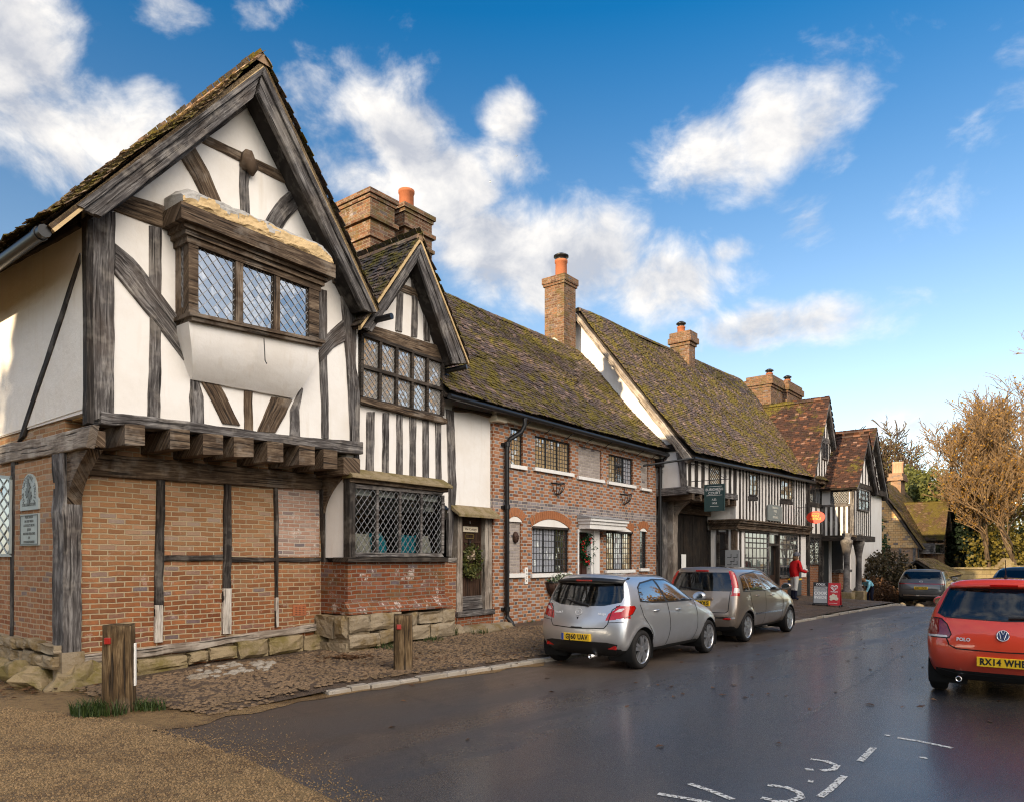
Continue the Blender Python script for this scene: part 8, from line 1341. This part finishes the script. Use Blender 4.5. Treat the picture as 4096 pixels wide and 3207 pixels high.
# ---- bollards, signs, boards, people
def bollard(pb, w, hgt, z, label, seed, strip):
    x, y = gpt(pb, z); o = empty('bollard', (x, y, z - .03), R(12), label, 'bollard', 'wooden bollards'); mb = MB(); n = 12; m = 16; vs = []
    for j in range(n + 1):
        for i in range(m):
            t = 2 * math.pi * i / m; sq = (abs(math.cos(t)) ** 5 + abs(math.sin(t)) ** 5) ** -.2; k = w / 2 * sq * .96 * (1 + .05 * mnoise.noise(Vector((math.cos(t) * 3 + seed, math.sin(t) * 3, j * .18)))) * (1 - .06 * j / n); vs.append((k * math.cos(t), k * math.sin(t), -.1 + (hgt + .13) * j / n + (.02 * mnoise.noise(Vector((math.cos(t), math.sin(t), seed))) if j == n else 0)))
    uv = [(v[2], math.atan2(v[1], v[0]) * w / 2 + seed) for v in vs]; c = len(vs); mb.add(vs + [(0, 0, hgt + .035)], [(j * m + i, j * m + (i + 1) % m, (j + 1) * m + (i + 1) % m, (j + 1) * m + i) for j in range(n) for i in range(m)] + [(n * m + i, n * m + (i + 1) % m, c) for i in range(m)], uv + [(0, 0)], 0, True); mb.build('post', M['post_wood'], o, fixn=False)
    mb = MB(); mb.box(-.10, -.035, -w * .54, -w * .42, hgt - .17, hgt - .10); mb.build('reflector', M['red_reflector'], o, bevel=.006)
    if strip: mb = MB(); mb.box(w * .47, w * .53, -.02, .03, hgt - .66, hgt - .18); mb.build('reflector', M['sign_white'], o, bevel=.006)
bollard(N_(742, 440), .33, .94, .03, 'thick weathered wooden bollard with a white side strip, grass round its foot', 2, True); bollard(D_(485, 1605), .29, .83, .06, 'shorter weathered wooden bollard on the cobbles in front of the shop bay', 7, False)
b0 = gpt(N_(640, 470), .02); grass('grass', (b0[0] - .05, b0[1], .0), (.30, .17), 420, .17, 1); b1 = gpt(N_(890, 440), .02); grass('grass', (b1[0], b1[1] + .02, .0), (.26, .15), 220, .13, 2)
for i, (x, y, r, n, hh) in enumerate(((745, 1405, .28, 200, .2), (640, 1430, .3, 120, .1), (395, 1470, .25, 90, .12), (960, 1395, .25, 60, .12), (1240, 1330, .3, 80, .08))): p = gpt(D_(x, y), .13); grass('grass', (p[0], p[1], pav_h(*p) - .01), (r, r * .6), n, hh, 10 + i)
p1, p2 = gpt(D_(840, 1375), .16), gpt(D_(150, 1530), .1); p3 = gpt(N_(60, 300), .05); fallen('fallen_leaves', [(p1[0], p1[1], .17, .28, 260), (p2[0], p2[1], .11, .22, 160), (p3[0], p3[1], .02, .5, 160), (1.0, 13.6, .1, 1.2, 120), (-1.5, 11.8, .1, 1.0, 90)], 5); fallen('fallen_leaves', [(6, 14, None, 3, 50), (3, 9, None, 2.5, 40), (8.5, 19, None, 2, 40)], 6)
def hang_sign(name, label, cat, ctr, x, poly, th, mat, lines, k=1, extra=None):
    fr = h4; yc, zc = fr.onx(ctr, x); o = empty(name, fr.w(x, yc, zc), fr.rz, label, cat); o.scale = (k, k, k); mb = MB(); mb.prism(poly, -th / 2, th / 2, 'x'); mb.build('board', M[mat], o, bevel=.006)
    for (body, z, sz, m) in lines: mb = MB(); [lettering(mb, body, sz, lambda u, v, n, e=e: (e * (-th / 2 - n), -u * (1 if e == 1 else -1), z + v), .004) for e in (1,)]; mb.build('lettering', M[m], o)
    if extra: extra(o, yc / k, zc)
    return o
xs_ = h4.on(J_(630, 705), -.75)[0]; hw, hh = .44, .56
def ex1(o, yc, zc):
    mb = MB()
    for z in (.47, .10, -.36): mb.box(-.036, -.0, -.34 if z > -.3 else -.18, .34 if z > -.3 else .18, z - .006, z + .006)
    mb.build('rule', M['sign_white'], o); mb = MB(); ring(mb, [(-hw, hh), (hw, hh), (hw, -hh), (-hw, -hh)], .03, -.04, .04, 0, 'x'); mb.build('frame', M['green_sign'], o); mb = MB(); L = -yc; mb.tube([(0, -yc, .74), (0, -.62, .74)], .016, 6); mb.tube([(0, -yc, 1.5)] + [(0, -yc + (-.45 + yc) * t, 1.5 - .72 * t ** 1.5) for t in (.2, .4, .6, .8, 1)], .013, 6)
    for cy, cz in ((-yc - .1, 1.44), (-.5, .82)): mb.tube([(0, cy + .07 * (1 - t / 8) * math.cos(t), cz + .07 * (1 - t / 8) * math.sin(t)) for t in [.6 * i for i in range(12)]], .009, 5)
    for y in (-.32, .32): mb.tube([(0, y, hh), (0, y, .74)], .008, 5)
    mb.build('bracket', M['black_iron'], o)
hang_sign('hanging_sign', 'dark green hanging sign with white lettering over the arched gateway', 'sign', J_(630, 705), xs_, [(-hw, -hh), (hw, -hh), (hw, hh), (-hw, hh)], .05, 'green_sign', [('BURGHESH', .34, .155, 'sign_white'), ('COURT', .19, .155, 'sign_white'), ('A.D.', -.08, .12, 'sign_white'), ('1453', -.23, .12, 'sign_white')], .70, extra=ex1)
xo = h4.on(K_(242, 890), -.75)[0]
def ex2(o, yc, zc): mb = MB(); mb.tube([(0, -yc, .62), (0, -.1, .62), (0, -.02, .55), (0, -.02, .3)], .014, 6); mb.tube([(0, -yc, .0), (0, -yc - .12, .5), (0, -yc - .3, .62)], .010, 5); mb.build('bracket', M['black_iron'], o)
ov = lambda a, b: [(a * math.cos(2 * math.pi * i / 40), b * math.sin(2 * math.pi * i / 40)) for i in range(40)]
hang_sign('post_office_sign', 'oval red post office sign with yellow lettering hung above the boards', 'sign', K_(242, 890), xo, ov(.52, .36), .06, 'po_red', [('POST', .07, .19, 'po_yellow'), ('OFFICE', -.10, .19, 'po_yellow'), ('CHIDDINGSTONE', .21, .05, 'po_yellow')], .68, extra=ex2)
def stores_sign():
    a, b = h4.on(J_(1132, 765)), h4.on(J_(1268, 940)); w, h = b[0] - a[0], a[1] - b[1]; o = empty('shop_sign', h4.w((a[0] + b[0]) / 2, -.05, (a[1] + b[1]) / 2), h4.rz, 'weathered grey stores signboard fixed on the close studding above the shop front', 'sign'); mb = MB(); mb.prism([(-w / 2, -h / 2), (w / 2, -h / 2), (w / 2, h / 2 - .05), (w * .3, h / 2), (-w * .3, h / 2), (-w / 2, h / 2 - .05)], -.03, .02); mb.build('board', M['sign_grey'], o, bevel=.004)
    for s, z, sz in (('CHIDDINGSTONE', .30, .155), ('STORES', .10, .18), ('AND', -.09, .075), ('POST OFFICE', -.27, .17)): mb = MB(); lettering(mb, s, sz * h / .95, lambda u, v, n: (u * .80, -.03 - n, z * h / .95 + v), .004, bold=.002); mb.build('lettering', M['sign_gilt'], o)
stores_sign()
def notice(ctr, y, w, h, label, m, lines=(), fr=h4, x=None):
    p = fr.on(ctr, y); o = empty('notice', fr.w(p[0], y, p[1]), fr.rz, label, 'notice'); mb = MB(); mb.box(-w / 2, w / 2, -.02, .0, -h / 2, h / 2); mb.build('sheet', M[m], o, bevel=.003); mb = MB()
    for i, s in enumerate(lines): lettering(mb, s, h / (len(lines) + 2), lambda u, v, n: (u, -.021 - n, h * .32 - i * h / (len(lines) + 1) + v), .001)
    if lines: mb.build('lettering', M['board_black'], o)
notice(J_(325, 1340), .97, .32, .55, 'white notice fixed on the dark gateway boards', 'paper'); 
xq_ = h4.on(J_(805, 1315), -.30); o = empty('map_board', h4.w(xq_[0], -.3, xq_[1]), h4.rz, 'small grey street map board at the corner of the shop front', 'notice'); mb = MB(); mb.box(-.015, .015, -.24, .24, -.33, .33); mb.build('board', M['board_grey'], o, bevel=.004); mb = MB()
for a, b in ((-.1, .15), (.1, .15), (-.1, -.08), (.1, -.08), (0, .02)): mb.box(-.019, -.012, a - .07, a + .07, b - .07, b - .05); mb.box(-.019, -.012, a - .07, a - .05, b - .07, b + .06)
mb.build('map_lines', M['board_black'], o)
def aboard(name, label, pb, w, h, head, face, draw):
    p = gpt(pb, .06); s0 = w / (.58 if draw is draw1 else .50); w, h = w / s0, h / s0; o = empty(name, (p[0], p[1], pav_h(*p) + gz(*p)), R(-head), label, 'sign board'); o.scale = (s0, s0, s0); mb = MB(); k = .22
    for s in (1, -1): mb.add([(-w / 2, -s * k, .06), (w / 2, -s * k, .06), (w / 2, -s * .02, h), (-w / 2, -s * .02, h), (-w / 2, -s * (k - .025), .06), (w / 2, -s * (k - .025), .06), (w / 2, -s * .0, h), (-w / 2, -s * .0, h)], [(0, 1, 2, 3), (7, 6, 5, 4), (0, 4, 5, 1), (1, 5, 6, 2), (2, 6, 7, 3), (3, 7, 4, 0)])
    mb.build('panel', M[face], o); mb = MB()
    for sx in (-1, 1):
        for s in (-1, 1): mb.box(sx * w / 2 - .03, sx * w / 2 + .03, -s * k - .03, -s * k + .03, -.02, .07)
    mb.build('feet', M['board_black'], o); f = lambda u, z, n=0: (u, -k + (k - .02) * (z - .06) / (h - .06) - .004 - n, z); draw(o, f, w, h)
def draw1(o, f, w, h):
    def part(nm, m, q): mb = MB(); mb.add([f(*p, n) for n in (0, .006) for p in q], [(3, 2, 1, 0), (4, 5, 6, 7), (0, 1, 5, 4), (1, 2, 6, 5), (2, 3, 7, 6), (3, 0, 4, 7)]); mb.build(nm, M[m], o)
    part('poster', 'board_grey', [(-w * .45, .12), (w * .45, .12), (w * .45, h * .82), (-w * .45, h * .82)]); part('poster', 'paper', [(-w * .451, h * .66), (w * .451, h * .66), (w * .451, h * .82), (-w * .451, h * .82)]); part('header', 'board_black', [(-w * .46, h * .84), (w * .46, h * .84), (w * .46, h * .98), (-w * .46, h * .98)])
    for s, z, sz, m in (('COOK', .90, .12, 'paper'), ('REAL FOOD', .74, .08, 'board_grey'), ('COOK', .53, .17, 'paper'), ('INSIDE', .36, .16, 'paper')): mb = MB(); lettering(mb, s, sz, lambda u, v, n: f(u, h * z + v, n + .007), .002, bold=.003); mb.build('lettering', M[m], o)
def draw2(o, f, w, h):
    mb = MB(); 
    for s in (-1, 1):
        pts = [(s * (.005 + .13 * (math.sin(t) ** 3) * 1.0), h * .80 + .125 * (.8125 * math.cos(t) - .3125 * math.cos(2 * t) - .125 * math.cos(3 * t) - .0625 * math.cos(4 * t))) for t in [math.pi * i / 14 for i in range(15)]]; mb.tube([f(a, b, .006) for a, b in pts], .017, 5)
        pts = [(s * (.01 + .07 * math.sin(t) ** 3), h * .80 + .065 * (.8125 * math.cos(t) - .3125 * math.cos(2 * t) - .125 * math.cos(3 * t))) for t in [math.pi * i / 12 for i in range(13)]]; mb.tube([f(a, b, .006) for a, b in pts], .012, 5)
    mb.build('heart_emblem', M['paper'], o); mb = MB(); lettering(mb, "WALL'S", .085, lambda u, v, n: f(u, h * .63 + v, n + .003), .002, bold=.002); lettering(mb, 'so ice creamy!', .055, lambda u, v, n: f(u, h * .15 + v, n + .003), .002); mb.build('lettering', M['paper'], o)
    mb = MB(); d = lambda x, z, r, k: mb.add([f(x + r * math.cos(t), z + r * .8 * math.sin(t), .004 + k) for t in [2 * math.pi * i / 18 for i in range(18)]], [tuple(range(18))])
    for i, (x, z, r) in enumerate(((-.09, .42, .09), (.07, .45, .07), (-.02, .5, .06), (.10, .34, .09), (-.1, .31, .07), (.0, .36, .08))): d(x, h * z / .95 * .95, r, i * .001)
    mb.build('ice_cream_picture', M['cream_paint'], o)
aboard('sandwich_board', 'dark grey folding pavement board with white lettering, left of the red board', K_(285, 1668), .46, .78, 30, 'board_black', draw1); aboard('ice_cream_board', 'red ice cream pavement board with a white heart emblem beside the grey board', K_(402, 1672), .38, .78, 36, 'board_red', draw2)
def body(name, label, loc, rz, joints, edges, rad, parts_):
    o = empty(name, loc, rz, label, 'person'); me = bpy.data.meshes.new('body'); me.from_pydata(joints, edges, []); ob = bpy.data.objects.new('body', me); COL.objects.link(ob); sk = ob.modifiers.new('k', 'SKIN'); sk.use_smooth_shade = True; ss = ob.modifiers.new('s', 'SUBSURF'); ss.levels = 2
    for i, r in enumerate(rad): v = me.skin_vertices[0].data[i]; v.radius = r if isinstance(r, tuple) else (r, r)
    me.skin_vertices[0].data[0].use_root = True; m2 = bpy.data.meshes.new_from_object(ob.evaluated_get(bpy.context.evaluated_depsgraph_get())); bpy.data.objects.remove(ob); m2.name = 'body'
    names = []
    for nm, m, fn in parts_: names.append(nm); m2.materials.append(M[m])
    for p in m2.polygons:
        p.use_smooth = True
        for i, (nm, m, fn) in enumerate(parts_):
            if fn(p.center): p.material_index = i; break
    ob = bpy.data.objects.new('body', m2); COL.objects.link(ob); ob.parent = o; return o
def person1():
    p = gpt(K_(60, 1640), .05); z = pav_h(*p) + gz(*p); J = [(0, 0, .90), (0, 0, 1.12), (.03, 0, 1.33), (.07, 0, 1.46), (.12, 0, 1.58), (.05, .19, 1.34), (.08, .26, 1.10), (.30, .20, 1.05), (.38, .17, 1.07), (.05, -.19, 1.34), (.06, -.27, 1.08), (.30, -.22, 1.02), (.38, -.18, 1.05), (0, .10, .86), (.03, .11, .48), (-.02, .11, .09), (.12, .12, .05), (0, -.10, .86), (-.03, -.11, .48), (-.06, -.11, .09), (.08, -.12, .05)]
    E_ = [(0, 1), (1, 2), (2, 3), (3, 4), (2, 5), (5, 6), (6, 7), (7, 8), (2, 9), (9, 10), (10, 11), (11, 12), (0, 13), (13, 14), (14, 15), (15, 16), (0, 17), (17, 18), (18, 19), (19, 20)]
    rd = [(.19, .16), (.20, .17), (.19, .15), .065, (.10, .085), .085, .07, .055, .035, .085, .07, .055, .035, .11, .075, .05, .045, .11, .075, .05, .045]
    o = body('person', 'person in a red jacket, grey hat and white trousers standing by the shop window', (p[0], p[1], z), R(90 - 75), J, E_, rd, (('boots', 'navy', lambda c: c.z < .36), ('trousers', 'white_trousers', lambda c: c.z < .84), ('head', 'skin', lambda c: c.z > 1.45 or c.x > .335), ('coat', 'red_coat', lambda c: True)))
    mb = MB(); mb.rock((.10, 0, 1.655), (.125, .115, .085), nu=14, nv=10, jit=.04); mb.lathe([(.13, -.01), (.135, .02), (.11, .05)], (.10, 0, 1.61), 18); mb.build('hat', M['hat_grey'], o); mb = MB(); mb.rock((.04, 0, 1.52), (.09, .11, .12), nu=12, nv=9, jit=.08, seed=3); mb.build('hair', M['hair_brown'], o); mb = MB(); mb.rock((.215, 0, 1.575), (.025, .016, .022), nu=6, nv=5, jit=0); mb.build('nose', M['skin'], o)
    for s in (1, -1):
        mb = MB()
        for k, (a, l) in enumerate(((-.03, .075), (-.01, .085), (.01, .08), (.03, .065))): q = (.39, s * .175 - s * .0, 1.06); mb.tube([(.38, s * .175 + a, 1.07), (.38 + l * .55, s * .175 + a, 1.065), (.38 + l * .8, s * .175 + a * .9, 1.035)], [.012, .010, .008], 6)
        mb.tube([(.36, s * .135, 1.08), (.40, s * .12, 1.09), (.425, s * .125, 1.07)], [.013, .011, .009], 6); mb.rock((.375, s * .175, 1.068), (.04, .045, .022), nu=10, nv=7, jit=.02); mb.build('hand', M['skin'], o)
    mb = MB(); mb.box(.40, .50, -.06, .06, 1.02, 1.12); mb.build('small_parcel', M['paper'], o, bevel=.01)
    b = h4.on(K_(30, 1545), -1.0); gx = gpt(K_(25, 1590), .1); o = empty('litter_bin', (gx[0] - .15, gx[1] - .6, pav_h(gx[0] - .15, gx[1] - .6)), h4.rz, 'dark grey litter bin with a yellow band beside the person in red', 'bin'); mb = MB(); mb.box(-.27, .27, -.27, .27, 0, .95); mb.prism([(-.3, .95), (.3, .95), (.3, 1.12), (.2, 1.2), (-.2, 1.2), (-.3, 1.12)], -.3, .3); mb.build('shell', M['grey_bin'], o, bevel=.03); mb = MB(); mb.box(-.275, .275, -.275, .275, .62, .68); mb.build('band', M['po_yellow'], o); mb = MB(); mb.box(-.305, -.29, -.18, .18, .98, 1.1); mb.box(-.18, .18, -.305, -.29, .98, 1.1); mb.build('opening', M['black_hole'], o)
person1()
def person2():
    p = gpt(K_(705, 1610), -.3); z = gz(*p) + .12; J = [(0, 0, .88), (.14, 0, 1.06), (.34, 0, 1.17), (.45, 0, 1.19), (.56, 0, 1.16), (.33, .18, 1.12), (.42, .22, .88), (.50, .17, .68), (.53, .16, .60), (.33, -.18, 1.12), (.42, -.22, .88), (.50, -.17, .68), (.53, -.16, .60), (-.02, .10, .82), (.05, .11, .45), (-.03, .11, .08), (.11, .12, .05), (-.02, -.10, .82), (.05, -.11, .45), (-.03, -.11, .08), (.11, -.12, .05)]
    E_ = [(0, 1), (1, 2), (2, 3), (3, 4), (2, 5), (5, 6), (6, 7), (7, 8), (2, 9), (9, 10), (10, 11), (11, 12), (0, 13), (13, 14), (14, 15), (15, 16), (0, 17), (17, 18), (18, 19), (19, 20)]; rd = [(.18, .15), (.18, .16), (.18, .15), .06, (.10, .09), .075, .06, .045, .035, .075, .06, .045, .035, .11, .075, .05, .045, .11, .075, .05, .045]
    o = body('person', 'person in a light blue top and dark trousers bending down by the bushes', (p[0], p[1], z), R(90 + 120), J, E_, rd, (('trousers', 'navy', lambda c: c.z < .92 and c.x < .24), ('head', 'skin', lambda c: c.x > .43 and c.z > 1.0 or c.z < .66), ('top', 'light_blue', lambda c: True))); mb = MB(); mb.rock((.55, 0, 1.2), (.12, .105, .1), nu=12, nv=9, jit=.06); mb.build('hair', M['hair_brown'], o)
    for s in (1, -1):
        mb = MB()
        for k, a in enumerate((-.03, -.01, .01, .03)): mb.tube([(.53, s * .16 + a, .60), (.55, s * .16 + a, .555), (.54, s * .16 + a, .52)], [.011, .010, .008], 5)
        mb.tube([(.55, s * .125, .60), (.575, s * .12, .57), (.575, s * .12, .545)], .010, 5); mb.build('hand', M['skin'], o)
person2()
for i, (x, y, s, lab) in enumerate(((1044, 388, .42, 'tiny white gull flying lower in the blue gap of sky'), (1100, 333, .32, 'tiny gull flying higher, against the edge of the small cloud'))):
    Y = 110; p = O_(x, y); o = empty('gull', (at(p[0], Y), Y, zat(p[1], Y)), i, lab, 'bird'); mb = MB(); mb.rock((0, 0, 0), (s * .45, s * .12, s * .12), nu=8, nv=6, jit=0); mb.build('body', M['sign_white'], o)
    for e in (1, -1): mb = MB(); mb.add([(.12 * s, 0, .03), (-.1 * s, 0, .03), (-.12 * s, e * s * .6, .18 * s), (-.15 * s, e * s * 1.1, .05 * s), (.08 * s, e * s * .6, .2 * s), (.1 * s, 0, 0), (-.1 * s, 0, 0), (-.12 * s, e * s * .6, .15 * s)], [(0, 1, 2, 4), (4, 2, 3), (5, 6, 7)]); mb.build('wing', M['sign_white'], o)
for x, y in ((318, 1640), (465, 1645)): p = gpt(L_(x, y), -.33); o = empty('wheel_stone', (p[0], p[1] - .2, gz(*p)), 0, 'small yellow block on the road ' + ('behind the left rear wheel' if x < 400 else 'under the middle') + ' of the grey crossover', 'block', 'yellow blocks under the crossover'); mb = MB(); mb.rock((0, 0, .1), (.22, .16, .17), seed=x, nu=8, nv=6, jit=.12); mb.build('block', M['ochre_plaster'], o)
# ---- camera, sun, sky
cam = bpy.data.cameras.new('camera'); co = bpy.data.objects.new('camera', cam); COL.objects.link(co); co.location = (0, 0, H); co.rotation_euler = (R(90), 0, 0)
cam.sensor_width = 36; cam.lens = 36 * F / 4096; cam.shift_y = (CY - 3207 / 2) / 4096; cam.clip_end = 2000; cam.clip_start = .05; SC.camera = co
HS, ES = 38.0, 15.0
su, sv = (math.sin(R(HS)), math.cos(R(HS))), (-math.cos(R(HS)), math.sin(R(HS))); dl = R(4)
tx_, ty_ = -math.cos(dl) * su[0] + math.sin(dl) * sv[0], -math.cos(dl) * su[1] + math.sin(dl) * sv[1]
sd = Vector((tx_ * math.cos(R(ES)), ty_ * math.cos(R(ES)), math.sin(R(ES))))
sun = bpy.data.lights.new('sun', 'SUN'); sun.energy = 2.2; sun.angle = R(.6); sun.color = (1.0, .78, .50); so = bpy.data.objects.new('sun', sun); COL.objects.link(so); so.rotation_euler = sd.to_track_quat('Z', 'Y').to_euler(); so.location = (0, 0, 40)
W = bpy.data.worlds.new('World'); SC.world = W; W.use_nodes = True
def sky():
    t = NT.__new__(NT); t.t = W.node_tree; t.t.nodes.clear(); out = t.t.nodes.new('ShaderNodeOutputWorld')
    sk = t.t.nodes.new('ShaderNodeTexSky'); sk.sky_type = 'NISHITA'; sk.sun_disc = False; sk.sun_elevation = R(ES); sk.sun_rotation = math.atan2(tx_, ty_); sk.air_density = 1.0; sk.dust_density = .6; sk.ozone_density = 2.0; sk.altitude = 50
    d = t.n('TexCoord', 0); x, y, z = t.sep(d)
    # clouds lie on a layer seen in perspective; banks at chosen bearings
    hz = t.m('MAXIMUM', z, .02); q = t.vm('NORMALIZE', d); w = t.noise(q, 2.6, 3, .6, 1); qq = t.vm('ADD', q, t.vm('SCALE', t.vm('SUBTRACT', w, (.5, .5, .5)), .14))
    sx, sy, sz = t.sep(qq); st = t.comb(sx, sy, t.m('MULTIPLY', sz, 1.45))
    n = t.noise(st, 7.0, 10, .60, dist=.15); n2 = t.noise(st, 2.2, 6, .6)
    env = 0.0
    for (px, py, r, a, e) in SKYB:
        v = Vector(((px - CX) / F, 1, (CY - py) / F)).normalized(); df = t.vm('SUBTRACT', q, tuple(v)); dx_, dy_, dz_ = t.sep(df); hx = t.m('SQRT', t.m('ADD', t.m('MULTIPLY', dx_, dx_), t.m('MULTIPLY', dy_, dy_)))
        dd = t.m('SQRT', t.m('ADD', t.m('MULTIPLY', t.m('MULTIPLY', hx, hx), 1.0), t.m('POWER', t.m('MULTIPLY', dz_, e), 2.0))); g = t.m('MULTIPLY', t.n('MapRange', i0=dd, i1=r, i2=0.0, interpolation_type='SMOOTHSTEP'), a); env = g if env == 0.0 else t.m('MAXIMUM', env, g)
    # scattered cloud everywhere behind the camera
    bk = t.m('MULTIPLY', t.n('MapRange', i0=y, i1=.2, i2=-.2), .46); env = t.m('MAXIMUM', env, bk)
    dens = t.m('ADD', t.m('ADD', t.m('MULTIPLY', t.m('SUBTRACT', n, .5), 2.3), t.m('MULTIPLY', t.m('SUBTRACT', n2, .5), 1.3)), t.m('MULTIPLY', env, .95)); cov = t.n('MapRange', i0=dens, i1=.26, i2=.98, interpolation_type='SMOOTHSTEP')
    # relief: bright crowns, grey bases
    up = t.noise(t.vm('ADD', st, (-.025, -.015, .04)), 7.0, 7, .58, dist=.15); rel = t.m('SUBTRACT', n, up); sh = t.step(t.m('ADD', t.m('MULTIPLY', rel, 2.2), t.m('MULTIPLY', t.m('SUBTRACT', dens, .75), -.35)), -.30, .25)
    cc = t.mix(sh, (.60, .62, .68), (1.20, 1.14, 1.06)); fill_bank = t.n('MapRange', i0=t.vm('DISTANCE', q, (.52, -.62, .58), 1), i1=.92, i2=.15, interpolation_type='SMOOTHSTEP'); cov = t.m('MAXIMUM', cov, fill_bank); cc = t.mix(fill_bank, cc, (1.28, 1.13, .96))  # bright bank behind the camera, added and boosted to light the house fronts
    skc = t.n('HueSaturation', Color=sk.outputs[0], Saturation=t.n('MapRange', i0=z, i1=.05, i2=.6, i3=.62, i4=1.45), Value=t.n('MapRange', i0=z, i1=.0, i2=.7, i3=.86, i4=.70))
    b1 = t.n('Background', Color=skc, Strength=.07); b2 = t.n('Background', Color=cc, Strength=t.m('MULTIPLY', CLOUD, t.m('ADD', 1.0, t.m('MULTIPLY', fill_bank, 5.4))))
    t.t.links.new(t.n('MixShader', i0=t.m('MULTIPLY', cov, .93), i1=b1, i2=b2), out.inputs[0])
CLOUD = .25
SKYB = [(60, 150, .13, 1.0, 1.0), (110, 440, .17, 1.05, 1.1), (400, 500, .13, 1, 1.4), (590, 420, .08, .8, 1.2), (1230, 300, .09, .85, 1.0), (1400, 450, .10, .8, 1.2), (1580, 620, .15, 1.0, 1.4), (1800, 730, .13, .95, 1.5), (2000, 640, .09, .75, 1.6), (2050, 480, .075, .92, 1.2), (2330, 1060, .2, 1.05, 1.8), (2640, 1140, .19, 1.0, 2.0), (2910, 1010, .07, .8, 2.2), (2000, 1000, .16, .9, 1.6), (2990, 1330, .14, 1.05, 2.2), (3260, 1290, .15, 1.05, 2.6), (2850, 600, .12, .92, 1.2), (3060, 500, .12, .95, 1.2), (3330, 430, .13, .85, 1.3), (3250, 900, .08, .7, 1.6), (3700, 780, .14, .55, 1.8), (3900, 450, .14, .5, 1.6), (690, 50, .08, .7, 1.6), (1090, 25, .08, .7, 1.6), (3700, 1700, .10, .6, 3.0), (3000, 720, .08, .6, 1.6)]
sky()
SC.view_settings.view_transform = 'Standard'; SC.view_settings.look = 'None'; SC.view_settings.exposure = 2.0; SC.view_settings.gamma = 1; SC.view_settings.use_curve_mapping = False
SC.cycles.max_bounces = 6; SC.cycles.transparent_max_bounces = 8; SC.cycles.use_denoising = True; SC.cycles.denoiser = 'OPENIMAGEDENOISE'; SC.cycles.denoising_input_passes = 'RGB_ALBEDO_NORMAL'; SC.cycles.denoising_prefilter = 'NONE'; SC.cycles.filter_width = 1.15; SC.cycles.use_adaptive_sampling = True; SC.cycles.adaptive_threshold = .004; W.cycles.sampling_method = 'MANUAL'; W.cycles.sample_map_resolution = 2048; SC.cycles.caustics_reflective = False; SC.cycles.caustics_refractive = False; SC.cycles.sample_clamp_indirect = 3
